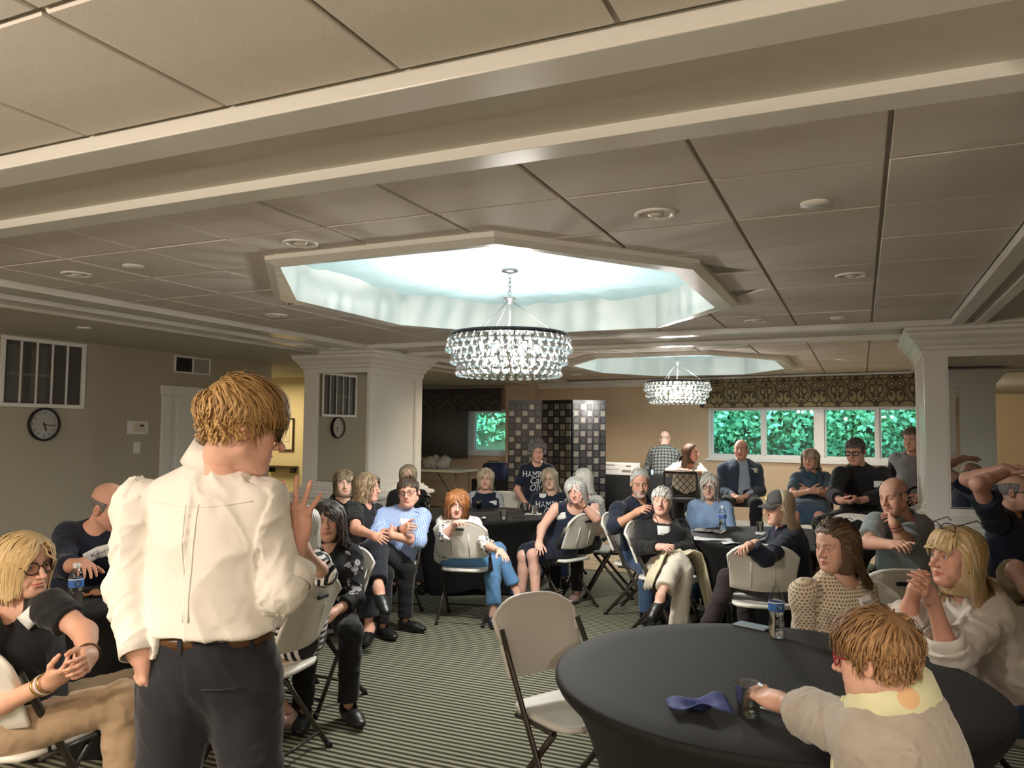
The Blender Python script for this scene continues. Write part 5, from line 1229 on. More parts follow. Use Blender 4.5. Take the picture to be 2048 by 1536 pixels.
def collar(c, J, sp, root, o0, material, N, cr, cf, cu, Hc):
    sc = sp['H'] / 1.72; ax = nrm(lerp(cu, nrm(Hc - N), .5)); r = cr; f = nrm(np.cross(ax, r)); r = np.cross(f, ax); gap = c.get('gap', .5); hgt = c.get('h', .036) * sc; R0 = c.get('r', .066) * sc
    base = N + cf * .012 - cu * c.get('drop', .012); rows = []
    A = np.linspace(gap, 2 * math.pi - gap, 26)
    for rr, hh in ((R0, -.02), (R0 * .97, hgt * .5), (R0 * .98, hgt), (R0 * 1.06, hgt * 1.06), (R0 * 1.20, hgt * .35), (R0 * 1.32, -hgt * .25)):
        row = []
        for a in A:
            fr = max(0, math.cos(a)); pt = max(0, 1 - min(a - gap, 2 * math.pi - gap - a) / .55) if rr > R0 * 1.1 else 0
            h2 = hh - .040 * sc * fr ** 1.3 - pt * hgt * c.get('point', .8) * (rr - R0) / (R0 * .32); row.append(base + f * math.cos(a) * rr * (1.0 + .06 * fr) + r * math.sin(a) * rr * 1.08 + ax * h2)
        rows.append(row)
    MB().grid(np.array(rows) - o0).build('collar', material, root, solid=.003)
def glasses(g, toW, hs, root, o0):
    w, hh, y, z = g.get('w', .0265), g.get('h', .021), g.get('y', .098), g.get('z', -.003); ctr = .0325; up = g.get('up', None)
    m = MB(); T = (lambda p: toW(p) - o0)
    if up is not None:
        a, oy, oz = up; T = lambda p: toW(np.array([[q[0], (q[1] - .09) * math.cos(a) - (q[2]) * math.sin(a) + oy, (q[1] - .09) * math.sin(a) + q[2] * math.cos(a) + oz] for q in np.atleast_2d(p)])) - o0
    lens = []
    for s in (1, -1):
        pts = []
        for k in range(20):
            a = 2 * math.pi * k / 20; ca, sa = math.cos(a), math.sin(a); p = g.get('sq', 2.6); rr = (abs(ca) ** p + abs(sa) ** p) ** (-1 / p)
            x = s * (ctr + w * ca * rr); pts.append((x, y - 2.2 * (abs(x)) ** 2 * 1.6, z + hh * sa * rr))
        lens.append(T(np.array(pts))); m.tube(lens[-1], g.get('r', .0019) * hs, 6, closed=True)
    m.tube(T(np.array([(-.008, y, z + .006), (0, y + .003, z + .009), (.008, y, z + .006)])), g.get('r', .0019) * hs, 6)
    for s in (1, -1):
        x0 = ctr + w; m.tube(T(np.array([(s * x0, y - 3.5 * x0 ** 2, z + .008), (s * (x0 + .011), y - .022, z + .008), (s * .077, .02, z + .006), (s * .0795, -.012, z + .004), (s * .078, -.03, z - .018)])), g.get('r', .0019) * hs, 6)
    o = m.build('glasses', g['mat'], root)
    lm = MB()
    for L in lens: lm.add(L, [tuple(range(20))])
    lm.build('lens', g.get('lens', LENSM), o)
def band(name, c, ax, r, h, material, root, o0, n=20, flatk=1.18, sq=None):
    ax = nrm(ax); u = nrm(np.cross(ax, V(.3, .2, .9))) if sq is None else nrm(sq - ax * (sq @ ax)); w = np.cross(ax, u); m = MB(); rows = []
    for dz, dr in ((-h / 2, 0), (-h / 2, .003), (h / 2, .003), (h / 2, 0)):
        rows.append([c - o0 + ax * dz + (r + dr) * (u * math.cos(2 * math.pi * k / n) * flatk + w * math.sin(2 * math.pi * k / n)) for k in range(n)])
    return m.grid(np.array(rows), wrap=True).build(name, material, root)
# joint positions of every person, metres in the room
POSE = {
 'speaker': {'H':1.76,'sex':'m','J':{'head':[-1.553,1.652,1.615],'neck':[-1.642,1.653,1.495],'Rsh':[-1.508,1.675,1.409],'Rel':[-1.434,1.691,1.166],'Rwr':[-1.468,1.777,1.294],'Rhip':[-1.565,1.7,0.933],'Rkn':[-1.549,1.733,0.5],'Ran':[-1.53,1.722,0.092],'Rtoe':[-1.589,1.885,0.092],'Lsh':[-1.859,1.584,1.4],'Lel':[-1.85,1.547,1.175],'Lwr':[-1.751,1.503,1.027],'Lhip':[-1.719,1.606,0.933],'Lkn':[-1.756,1.608,0.5],'Lan':[-1.754,1.586,0.092],'Ltoe':[-1.872,1.714,0.092]},'hf':[0.486,0.849,-0.208],'hu':[0.103,0.18,0.978],'handR':{'f':[0.089,0.048,0.995],'n':[-0.429,0.898,0.097],'curl':[0.2,0.1,0.06,0.1,0.22],'spread':0.3,'thumb':0.6},'handL':{'f':[0.021,0.176,-0.984],'n':[0.406,0.914,0.0],'curl':0.5},'res':0.0022},
 'blonde_glasses': {'H':1.66,'sex':'f','J':{'head':[-2.854,1.936,1.095],'neck':[-2.9,1.934,0.955],'Rsh':[-2.857,1.795,0.883],'Rel':[-2.793,1.777,0.616],'Rwr':[-2.524,1.822,0.745],'Rhip':[-2.831,1.865,0.505],'Rkn':[-2.5,2.086,0.604],'Ran':[-2.457,2.108,0.087],'Rtoe':[-2.3,2.155,0.087],'Lsh':[-2.714,1.942,0.953],'Lel':[-2.547,1.957,0.872],'Lwr':[-2.389,1.854,0.837],'Lhip':[-2.911,2.015,0.505],'Lkn':[-2.878,2.424,0.498],'Lan':[-2.861,2.433,0.087],'Ltoe':[-2.734,2.537,0.087]},'hf':[0.999,-0.038,-0.035],'hu':[0.033,-0.054,0.998],'handR':{'f':[0.883,0.084,0.462],'n':[-0.198,0.463,0.864],'curl':0.7,'thumb':0.6},'handL':{'f':[0.693,-0.717,-0.072],'n':[-0.8,-0.57,-0.188],'curl':0.6,'thumb':0.6},'res':0.0022},
 'navy_sweater': {'H':1.78,'sex':'m','J':{'head':[-3.797,3.045,1.171],'neck':[-3.891,3.043,1.062],'Rsh':[-4.014,2.958,1.014],'Rel':[-3.823,2.783,0.873],'Rwr':[-3.577,2.718,0.92],'Rhip':[-4.097,2.95,0.54],'Rkn':[-3.756,2.673,0.519],'Ran':[-3.774,2.684,0.093],'Rtoe':[-3.65,2.56,0.093],'Lsh':[-3.726,3.144,0.983],'Lel':[-3.673,3.185,0.696],'Lwr':[-3.553,2.974,0.609],'Lhip':[-3.996,3.102,0.54],'Lkn':[-3.609,2.894,0.519],'Lan':[-3.626,2.905,0.093],'Ltoe':[-3.464,2.838,0.093]},'hf':[0.939,0.153,-0.309],'hu':[0.328,-0.122,0.937],'handR':{'f':[0.884,-0.468,0.004],'n':[0.0,0.0,-1.0],'curl':0.4},'handL':{'f':[0.467,-0.818,-0.337],'n':[-0.444,-0.665,-0.6]},'res':0.0032},
 'striped': {'H':1.64,'sex':'f','J':{'head':[-2.688,3.274,1.091],'neck':[-2.629,3.283,0.954],'Rsh':[-2.669,3.422,0.883],'Rel':[-2.881,3.416,0.714],'Rwr':[-2.939,3.298,0.913],'Rhip':[-2.699,3.358,0.505],'Rkn':[-3.092,3.259,0.505],'Ran':[-2.81,3.381,0.086],'Rtoe':[-2.971,3.392,0.086],'Lsh':[-2.632,3.138,0.883],'Lel':[-2.367,3.082,0.907],'Lwr':[-2.325,2.891,1.044],'Lhip':[-2.678,3.192,0.505],'Lkn':[-3.07,3.093,0.476],'Lan':[-2.797,3.204,0.086],'Ltoe':[-2.95,3.152,0.086]},'hf':[-0.971,-0.195,-0.139],'hu':[-0.136,-0.027,0.99],'handR':{'f':[-0.146,-0.13,0.981],'n':[0.933,0.361,0.0],'curl':0.6},'handL':{'f':[0.372,-0.732,0.572],'n':[-0.993,-0.118,0.0],'curl':0.6,'thumb':0.5},'res':0.003},
 'floral': {'H':1.64,'sex':'f','J':{'head':[-2.893,3.788,1.064],'neck':[-2.911,3.821,0.926],'Rsh':[-3.009,3.717,0.855],'Rel':[-2.939,3.62,0.611],'Rwr':[-2.788,3.476,0.727],'Rhip':[-3.005,3.796,0.505],'Rkn':[-2.776,3.463,0.477],'Ran':[-2.789,3.477,0.086],'Rtoe':[-2.699,3.343,0.086],'Lsh':[-2.808,3.92,0.855],'Lel':[-2.697,3.814,0.631],'Lwr':[-2.703,3.582,0.578],'Lhip':[-2.887,3.916,0.505],'Lkn':[-2.599,3.631,0.486],'Lan':[-2.613,3.645,0.086],'Ltoe':[-2.477,3.556,0.086]},'hf':[0.52,-0.853,0.035],'hu':[-0.107,-0.025,0.994],'handR':{'f':[0.631,-0.605,0.485],'n':[0.562,0.569,-0.6]},'handL':{'f':[-0.025,-0.975,-0.222],'n':[-0.562,-0.569,-0.6]},'res':0.0034},
 'bangs': {'H':1.64,'sex':'f','J':{'head':[-4.139,5.639,1.14],'neck':[-4.173,5.672,1.002],'Rsh':[-4.268,5.565,0.931],'Rel':[-4.295,5.509,0.667],'Rwr':[-4.08,5.443,0.586],'Rhip':[-4.267,5.645,0.505],'Rkn':[-4.002,5.339,0.486],'Ran':[-4.016,5.353,0.086],'Rtoe':[-3.923,5.22,0.086],'Lsh':[-4.071,5.772,0.931],'Lel':[-4.016,5.8,0.667],'Lwr':[-3.94,5.589,0.586],'Lhip':[-4.151,5.767,0.505],'Lkn':[-3.833,5.516,0.486],'Lan':[-3.847,5.529,0.086],'Ltoe':[-3.711,5.442,0.086]},'hf':[0.698,-0.716,-0.035],'hu':[0.024,-0.025,0.999],'handR':{'f':[0.9,-0.278,-0.337],'n':[0.553,0.578,-0.6]},'handL':{'f':[0.318,-0.886,-0.337],'n':[-0.553,-0.578,-0.6]},'res':0.005},
 'profile': {'H':1.64,'sex':'f','J':{'head':[-3.72,5.389,1.129],'neck':[-3.761,5.399,0.99],'Rsh':[-3.743,5.24,0.965],'Rel':[-3.59,5.057,0.834],'Rwr':[-3.367,4.976,0.804],'Rhip':[-3.781,5.317,0.505],'Rkn':[-3.398,5.187,0.486],'Ran':[-3.416,5.191,0.086],'Rtoe':[-3.269,5.123,0.086],'Lsh':[-3.717,5.535,0.919],'Lel':[-3.684,5.588,0.654],'Lwr':[-3.512,5.444,0.574],'Lhip':[-3.742,5.48,0.505],'Lkn':[-3.341,5.425,0.486],'Lan':[-3.36,5.429,0.086],'Ltoe':[-3.198,5.423,0.086]},'hf':[0.958,0.286,0.0],'hu':[0.0,0.0,1.0],'handR':{'f':[0.932,-0.339,-0.126],'n':[0.185,0.778,-0.6]},'handL':{'f':[0.722,-0.605,-0.337],'n':[-0.185,-0.778,-0.6]},'res':0.0047},
 'behind_man': {'H':1.64,'sex':'f','J':{'head':[-4.32,6.986,1.13],'neck':[-4.347,7.03,0.992],'Rsh':[-4.462,6.944,0.92],'Rel':[-4.502,6.897,0.656],'Rwr':[-4.311,6.779,0.575],'Rhip':[-4.418,6.985,0.505],'Rkn':[-4.239,6.623,0.486],'Ran':[-4.249,6.639,0.086],'Rtoe':[-4.193,6.487,0.086],'Lsh':[-4.219,7.095,0.92],'Lel':[-4.159,7.109,0.656],'Lwr':[-4.139,6.885,0.575],'Lhip':[-4.276,7.074,0.505],'Lkn':[-4.031,6.751,0.486],'Lan':[-4.041,6.768,0.086],'Ltoe':[-3.931,6.649,0.086]},'hf':[0.525,-0.848,-0.07],'hu':[0.037,-0.059,0.998],'handR':{'f':[0.801,-0.495,-0.337],'n':[0.68,0.421,-0.6]},'handL':{'f':[0.085,-0.938,-0.337],'n':[-0.68,-0.421,-0.6]},'res':0.006},
 'blue_shirt': {'H':1.74,'sex':'m','J':{'head':[-3.438,5.573,1.091],'neck':[-3.51,5.606,0.936],'Rsh':[-3.671,5.537,0.884],'Rel':[-3.568,5.301,0.753],'Rwr':[-3.325,5.316,0.821],'Rhip':[-3.644,5.477,0.505],'Rkn':[-3.519,5.095,0.658],'Ran':[-3.436,5.039,0.091],'Rtoe':[-3.379,4.876,0.091],'Lsh':[-3.339,5.631,0.884],'Lel':[-3.244,5.414,0.72],'Lwr':[-3.352,5.194,0.783],'Lhip':[-3.467,5.495,0.505],'Lkn':[-3.442,5.116,0.706],'Lan':[-3.245,4.866,0.448],'Ltoe':[-3.116,4.788,0.365]},'hf':[0.337,-0.942,0.0],'hu':[-0.131,-0.047,0.99],'handR':{'f':[0.841,-0.505,0.196],'n':[-0.508,0.812,-0.287],'curl':0.8},'handL':{'f':[-0.842,0.538,0.044],'n':[-0.542,0.84,0.0],'curl':0.6},'res':0.0048},
 'redhead': {'H':1.63,'sex':'f','J':{'head':[-3.058,5.717,0.998],'neck':[-3.104,5.814,0.879],'Rsh':[-3.198,5.753,0.83],'Rel':[-3.117,5.619,0.744],'Rwr':[-3.001,5.598,0.854],'Rhip':[-3.258,5.928,0.505],'Rkn':[-2.892,6.092,0.468],'Ran':[-2.803,5.912,0.086],'Rtoe':[-2.721,5.773,0.086],'Lsh':[-2.997,5.91,0.817],'Lel':[-2.815,5.773,0.672],'Lwr':[-2.621,5.638,0.651],'Lhip':[-3.296,6.091,0.505],'Lkn':[-2.936,6.264,0.556],'Lan':[-2.755,6.266,0.218],'Ltoe':[-2.626,6.203,0.146]},'hf':[0.529,-0.842,-0.105],'hu':[0.144,-0.032,0.989],'handR':{'f':[0.768,-0.606,0.205],'n':[-0.136,0.253,-0.958],'curl':0.4},'handL':{'f':[0.741,-0.616,-0.267],'n':[-0.178,-0.083,-0.981],'curl':0.25},'res':0.0048},
 'older_blonde': {'H':1.62,'sex':'f','J':{'head':[-3.871,7.907,1.06],'neck':[-3.89,7.944,0.923],'Rsh':[-4.011,7.87,0.853],'Rel':[-4.053,7.825,0.591],'Rwr':[-3.872,7.697,0.512],'Rhip':[-3.973,7.923,0.505],'Rkn':[-3.819,7.554,0.486],'Ran':[-3.828,7.57,0.085],'Rtoe':[-3.782,7.417,0.085],'Lsh':[-3.762,8.003,0.853],'Lel':[-3.701,8.013,0.591],'Lwr':[-3.696,7.792,0.512],'Lhip':[-3.827,8.001,0.505],'Lkn':[-3.606,7.667,0.486],'Lan':[-3.615,7.684,0.085],'Ltoe':[-3.513,7.56,0.085]},'hf':[0.376,-0.927,0.0],'hu':[0.0,0.0,1.0],'handR':{'f':[0.768,-0.545,-0.337],'n':[0.706,0.377,-0.6]},'handL':{'f':[0.025,-0.941,-0.337],'n':[-0.706,-0.377,-0.6]},'res':0.0062},
 'tee_standing': {'H':1.56,'sex':'f','J':{'head':[-3.388,8.268,1.365],'neck':[-3.412,8.315,1.234],'Rsh':[-3.533,8.253,1.167],'Rel':[-3.616,8.212,0.925],'Rwr':[-3.47,8.188,0.753],'Rhip':[-3.51,8.334,0.827],'Rkn':[-3.515,8.301,0.443],'Ran':[-3.53,8.313,0.082],'Rtoe':[-3.49,8.164,0.082],'Lsh':[-3.289,8.373,1.167],'Lel':[-3.221,8.407,0.92],'Lwr':[-3.291,8.277,0.748],'Lhip':[-3.367,8.404,0.827],'Lkn':[-3.339,8.388,0.443],'Lan':[-3.338,8.407,0.082],'Ltoe':[-3.244,8.285,0.082]},'hf':[0.501,-0.859,-0.105],'hu':[0.053,-0.09,0.995],'handR':{'f':[0.644,-0.105,-0.758],'n':[0.717,0.354,-0.6]},'handL':{'f':[-0.308,-0.575,-0.758],'n':[-0.717,-0.354,-0.6]},'res':0.0062},
 'tee_seated': {'H':1.64,'sex':'f','J':{'head':[-3.102,7.92,1.091],'neck':[-3.105,7.972,0.954],'Rsh':[-3.233,7.907,0.882],'Rel':[-3.247,7.815,0.627],'Rwr':[-3.075,7.671,0.547],'Rhip':[-3.19,7.957,0.505],'Rkn':[-3.065,7.572,0.486],'Ran':[-3.073,7.589,0.086],'Rtoe':[-3.039,7.431,0.086],'Lsh':[-2.97,8.02,0.882],'Lel':[-2.901,7.985,0.622],'Lwr':[-2.913,7.761,0.542],'Lhip':[-3.036,8.023,0.505],'Lkn':[-2.841,7.669,0.486],'Lan':[-2.848,7.686,0.086],'Ltoe':[-2.756,7.553,0.086]},'hf':[0.231,-0.97,-0.07],'hu':[-0.119,-0.099,0.988],'handR':{'f':[0.721,-0.606,-0.337],'n':[0.734,0.318,-0.6]},'handL':{'f':[-0.052,-0.94,-0.337],'n':[-0.734,-0.318,-0.6]},'res':0.0062},
 'navy_dress': {'H':1.62,'sex':'f','J':{'head':[-2.391,6.759,1.066],'neck':[-2.432,6.86,0.92],'Rsh':[-2.564,6.714,0.903],'Rel':[-2.618,6.507,0.741],'Rwr':[-2.562,6.302,0.637],'Rhip':[-2.669,6.876,0.505],'Rkn':[-2.791,6.496,0.482],'Ran':[-2.805,6.471,0.085],'Rtoe':[-2.912,6.352,0.085],'Lsh':[-2.24,6.837,0.908],'Lel':[-2.177,6.705,0.834],'Lwr':[-2.28,6.618,0.96],'Lhip':[-2.526,6.792,0.505],'Lkn':[-2.666,6.417,0.511],'Lan':[-2.608,6.354,0.085],'Ltoe':[-2.661,6.203,0.085]},'hf':[0.095,-0.986,-0.139],'hu':[-0.194,-0.155,0.969],'handR':{'f':[0.304,-0.807,-0.506],'n':[-0.108,0.266,-0.958],'curl':0.12,'spread':0.2},'handL':{'f':[0.073,-0.721,0.689],'n':[-0.985,0.174,0.0],'curl':0.5},'res':0.0053},
 'lace_top': {'H':1.62,'sex':'f','J':{'head':[-2.545,7.4,1.122],'neck':[-2.522,7.442,0.986],'Rsh':[-2.663,7.458,0.915],'Rel':[-2.712,7.313,0.694],'Rwr':[-2.627,7.253,0.969],'Rhip':[-2.603,7.458,0.505],'Rkn':[-2.717,7.075,0.486],'Ran':[-2.713,7.093,0.085],'Rtoe':[-2.774,6.945,0.085],'Lsh':[-2.386,7.404,0.915],'Lel':[-2.332,7.373,0.654],'Lwr':[-2.468,7.198,0.575],'Lhip':[-2.441,7.426,0.505],'Lkn':[-2.48,7.029,0.486],'Lan':[-2.476,7.047,0.085],'Ltoe':[-2.475,6.887,0.085]},'hf':[-0.514,-0.855,-0.07],'hu':[-0.125,-0.006,0.992],'handR':{'f':[0.287,-0.206,0.935],'n':[0.785,-0.153,-0.6]},'handL':{'f':[-0.574,-0.746,-0.337],'n':[-0.785,0.153,-0.6]},'res':0.0057},
 'beard': {'H':1.74,'sex':'m','J':{'head':[-1.787,6.75,1.161],'neck':[-1.817,6.818,1.018],'Rsh':[-1.939,6.586,0.936],'Rel':[-1.898,6.33,0.811],'Rwr':[-1.688,6.298,0.949],'Rhip':[-1.884,6.792,0.505],'Rkn':[-1.644,6.438,0.464],'Ran':[-1.656,6.454,0.091],'Rtoe':[-1.582,6.299,0.091],'Lsh':[-1.677,6.911,0.943],'Lel':[-1.573,6.808,0.694],'Lwr':[-1.531,6.573,0.609],'Lhip':[-1.742,6.899,0.505],'Lkn':[-1.501,6.544,0.485],'Lan':[-1.513,6.56,0.091],'Ltoe':[-1.385,6.445,0.091]},'hf':[0.345,-0.907,-0.242],'hu':[0.021,-0.25,0.968],'handR':{'f':[0.692,-0.62,0.37],'n':[0.467,0.635,-0.615],'curl':0.7,'thumb':0.6},'handL':{'f':[0.168,-0.926,-0.337],'n':[-0.64,-0.48,-0.6]},'res':0.0051},
 'cream': {'H':1.66,'sex':'f','J':{'head':[-1.495,6.34,1.044],'neck':[-1.515,6.372,0.905],'Rsh':[-1.653,6.337,0.833],'Rel':[-1.617,6.107,0.686],'Rwr':[-1.43,5.961,0.726],'Rhip':[-1.529,6.248,0.505],'Rkn':[-1.281,5.945,0.626],'Ran':[-1.332,5.611,0.431],'Rtoe':[-1.384,5.48,0.346],'Lsh':[-1.378,6.516,0.83],'Lel':[-1.275,6.313,0.675],'Lwr':[-1.401,6.107,0.674],'Lhip':[-1.378,6.326,0.505],'Lkn':[-1.236,5.947,0.57],'Lan':[-1.24,5.715,0.087],'Ltoe':[-1.205,5.554,0.087]},'hf':[0.092,-0.993,0.07],'hu':[0.046,0.074,0.996],'handR':{'f':[0.77,-0.612,0.179],'n':[-0.14,0.583,-0.8],'curl':0.4},'handL':{'f':[-0.329,-0.834,-0.443],'n':[0.197,0.444,-0.874],'curl':0.3},'res':0.0047},
 'plaid': {'H':1.7,'sex':'m','J':{'head':[-2.813,12.143,1.496],'neck':[-2.806,12.053,1.362],'Rsh':[-2.645,12.08,1.289],'Rel':[-2.56,12.157,1.032],'Rwr':[-2.651,12.364,0.932],'Rhip':[-2.702,11.971,0.901],'Rkn':[-2.688,12.004,0.482],'Ran':[-2.675,11.987,0.089],'Rtoe':[-2.674,12.155,0.089],'Lsh':[-2.966,12.018,1.289],'Lel':[-3.074,12.057,1.032],'Lwr':[-3.067,12.283,0.932],'Lhip':[-2.872,11.938,0.901],'Lkn':[-2.898,11.963,0.482],'Lan':[-2.903,11.943,0.089],'Ltoe':[-2.967,12.098,0.089]},'hf':[0.032,0.927,-0.375],'hu':[0.013,0.374,0.927],'handR':{'f':[-0.37,0.836,-0.405],'n':[-0.785,-0.153,-0.6]},'handL':{'f':[0.028,0.914,-0.405],'n':[0.785,0.153,-0.6]},'res':0.0062},
 'white_leaning': {'H':1.66,'sex':'f','J':{'head':[-2.043,10.302,1.341],'neck':[-2.103,10.338,1.221],'Rsh':[-2.226,10.233,1.142],'Rel':[-2.272,9.996,1.086],'Rwr':[-2.107,9.98,1.118],'Rhip':[-2.263,10.583,0.88],'Rkn':[-2.274,10.55,0.471],'Ran':[-2.288,10.565,0.087],'Rtoe':[-2.274,10.401,0.087],'Lsh':[-1.962,10.351,1.145],'Lel':[-1.861,10.181,1.084],'Lwr':[-1.997,10.031,1.1],'Lhip':[-2.1,10.63,0.88],'Lkn':[-2.073,10.608,0.471],'Lan':[-2.069,10.628,0.087],'Ltoe':[-1.994,10.483,0.087]},'hf':[0.993,-0.118,0.0],'hu':[0.0,0.0,1.0],'handR':{'f':[0.989,0.108,0.099],'n':[-0.041,0.192,-0.981],'curl':0.6},'handL':{'f':[-0.946,-0.289,0.148],'n':[-0.038,0.192,-0.981],'curl':0.6},'res':0.0062},
 'suit': {'H':1.76,'sex':'m','J':{'head':[-1.344,9.843,1.402],'neck':[-1.352,9.884,1.253],'Rsh':[-1.546,9.823,1.165],'Rel':[-1.548,9.75,0.883],'Rwr':[-1.4,9.544,0.856],'Rhip':[-1.441,9.869,0.83],'Rkn':[-1.468,9.438,0.78],'Ran':[-1.472,9.458,0.366],'Rtoe':[-1.476,9.292,0.316],'Lsh':[-1.187,9.985,1.163],'Lel':[-1.128,9.863,0.904],'Lwr':[-1.252,9.645,0.855],'Lhip':[-1.263,9.9,0.83],'Lkn':[-1.131,9.489,0.779],'Lan':[-1.134,9.509,0.365],'Ltoe':[-1.074,9.354,0.315]},'hf':[-0.004,-0.999,0.035],'hu':[0.0,0.035,0.999],'handR':{'f':[0.776,-0.625,-0.088],'n':[-0.065,0.442,-0.894],'curl':0.6},'handL':{'f':[-0.552,-0.81,-0.2],'n':[-0.058,0.443,-0.894],'curl':0.6},'res':0.0062},
 'blue_woman': {'H':1.64,'sex':'f','J':{'head':[-1.318,7.514,1.101],'neck':[-1.322,7.565,0.963],'Rsh':[-1.464,7.547,0.892],'Rel':[-1.494,7.444,0.643],'Rwr':[-1.373,7.255,0.562],'Rhip':[-1.412,7.616,0.505],'Rkn':[-1.408,7.211,0.486],'Ran':[-1.41,7.23,0.086],'Rtoe':[-1.426,7.069,0.086],'Lsh':[-1.18,7.577,0.892],'Lel':[-1.111,7.468,0.653],'Lwr':[-1.19,7.258,0.573],'Lhip':[-1.245,7.633,0.505],'Lkn':[-1.165,7.236,0.486],'Lan':[-1.167,7.255,0.086],'Ltoe':[-1.119,7.101,0.086]},'hf':[0.034,-0.997,-0.07],'hu':[0.002,-0.07,0.998],'handR':{'f':[0.506,-0.794,-0.337],'n':[0.796,0.083,-0.6]},'handL':{'f':[-0.332,-0.881,-0.337],'n':[-0.796,-0.083,-0.6]},'res':0.0054},
 'scarf': {'H':1.64,'sex':'f','J':{'head':[-0.518,9.176,1.325],'neck':[-0.517,9.215,1.187],'Rsh':[-0.657,9.127,1.12],'Rel':[-0.691,8.925,0.942],'Rwr':[-0.492,8.807,1.001],'Rhip':[-0.601,9.219,0.8],'Rkn':[-0.658,8.822,0.743],'Ran':[-0.659,8.803,0.357],'Rtoe':[-0.697,8.652,0.311],'Lsh':[-0.373,9.31,1.126],'Lel':[-0.338,9.111,0.944],'Lwr':[-0.543,9.003,0.996],'Lhip':[-0.433,9.211,0.8],'Lkn':[-0.414,8.81,0.743],'Lan':[-0.415,8.791,0.357],'Ltoe':[-0.392,8.638,0.311]},'hf':[-0.152,-0.988,0.035],'hu':[0.005,0.034,0.999],'handR':{'f':[0.993,0.055,0.1],'n':[-0.056,0.998,0.0],'curl':0.4},'handL':{'f':[-0.987,-0.159,0.0],'n':[-0.06,0.998,0.0],'curl':0.4},'res':0.0062},
 'black_shirt': {'H':1.78,'sex':'m','J':{'head':[-0.052,8.17,1.442],'neck':[-0.028,8.239,1.295],'Rsh':[-0.186,8.069,1.223],'Rel':[-0.239,7.846,1.038],'Rwr':[-0.178,7.596,1.01],'Rhip':[-0.097,8.324,0.8],'Rkn':[-0.369,7.982,0.751],'Ran':[-0.362,8.002,0.333],'Rtoe':[-0.444,7.855,0.282],'Lsh':[0.178,8.343,1.222],'Lel':[0.178,8.121,1.027],'Lwr':[-0.02,7.959,0.989],'Lhip':[0.077,8.269,0.8],'Lkn':[-0.035,7.847,0.748],'Lan':[-0.029,7.867,0.329],'Ltoe':[-0.048,7.699,0.279]},'hf':[-0.361,-0.909,-0.208],'hu':[-0.077,-0.193,0.978],'handR':{'f':[0.938,-0.327,-0.116],'n':[0.27,0.283,0.921],'curl':0.8},'handL':{'f':[-0.979,-0.198,-0.049],'n':[-0.001,0.287,0.958],'curl':0.8},'res':0.0055},
 'grey_tee': {'H':1.72,'sex':'m','J':{'head':[0.483,9.117,1.558],'neck':[0.5,9.172,1.414],'Rsh':[0.338,9.204,1.339],'Rel':[0.273,9.2,1.061],'Rwr':[0.32,8.969,0.977],'Rhip':[0.415,9.195,0.912],'Rkn':[0.388,9.171,0.488],'Ran':[0.384,9.192,0.09],'Rtoe':[0.308,9.04,0.09],'Lsh':[0.657,9.118,1.339],'Lel':[0.711,9.082,1.061],'Lwr':[0.555,8.906,0.977],'Lhip':[0.585,9.149,0.912],'Lkn':[0.597,9.115,0.488],'Lan':[0.611,9.131,0.09],'Ltoe':[0.6,8.962,0.09]},'hf':[-0.421,-0.901,-0.105],'hu':[-0.044,-0.095,0.995],'handR':{'f':[0.188,-0.923,-0.337],'n':[0.773,-0.208,-0.6]},'handL':{'f':[-0.625,-0.704,-0.337],'n':[-0.773,0.208,-0.6]},'res':0.006},
 'polo': {'H':1.76,'sex':'m','J':{'head':[0.197,5.992,1.182],'neck':[0.257,6.083,1.047],'Rsh':[0.087,5.955,0.999],'Rel':[0.036,5.688,0.893],'Rwr':[0.177,5.476,0.914],'Rhip':[0.203,6.241,0.505],'Rkn':[0.059,5.831,0.484],'Ran':[0.064,5.851,0.092],'Rtoe':[-0.01,5.693,0.092],'Lsh':[0.373,6.195,0.973],'Lel':[0.24,5.755,0.908],'Lwr':[0.187,5.702,1.024],'Lhip':[0.378,6.197,0.505],'Lkn':[0.314,5.768,0.484],'Lan':[0.319,5.788,0.092],'Ltoe':[0.311,5.614,0.092]},'hf':[-0.605,-0.777,-0.174],'hu':[-0.161,-0.094,0.982],'handR':{'f':[0.348,-0.914,0.211],'n':[0.023,0.707,-0.707],'curl':0.8},'handL':{'f':[-0.135,0.899,0.417],'n':[-0.491,0.846,0.207],'curl':0.75,'thumb':0.4},'res':0.004},
 'cap': {'H':1.64,'sex':'f','J':{'head':[-0.529,5.727,1.088],'neck':[-0.498,5.804,0.964],'Rsh':[-0.535,5.943,0.893],'Rel':[-0.75,5.945,0.727],'Rwr':[-0.682,5.697,0.841],'Rhip':[-0.421,5.895,0.505],'Rkn':[-0.811,6.004,0.524],'Ran':[-0.793,5.997,0.086],'Rtoe':[-0.931,6.081,0.086],'Lsh':[-0.445,5.702,0.883],'Lel':[-0.576,5.33,0.798],'Lwr':[-0.678,5.301,0.875],'Lhip':[-0.478,5.737,0.505],'Lkn':[-0.872,5.685,0.582],'Lan':[-1.06,5.422,0.086],'Ltoe':[-1.182,5.315,0.086]},'hf':[-0.87,-0.488,-0.07],'hu':[-0.061,-0.034,0.998],'handR':{'f':[-0.556,-0.819,-0.143],'n':[0.153,0.303,-0.941],'curl':0.6},'handL':{'f':[-0.295,-0.955,-0.032],'n':[0.222,-0.256,-0.941],'curl':0.7},'res':0.004},
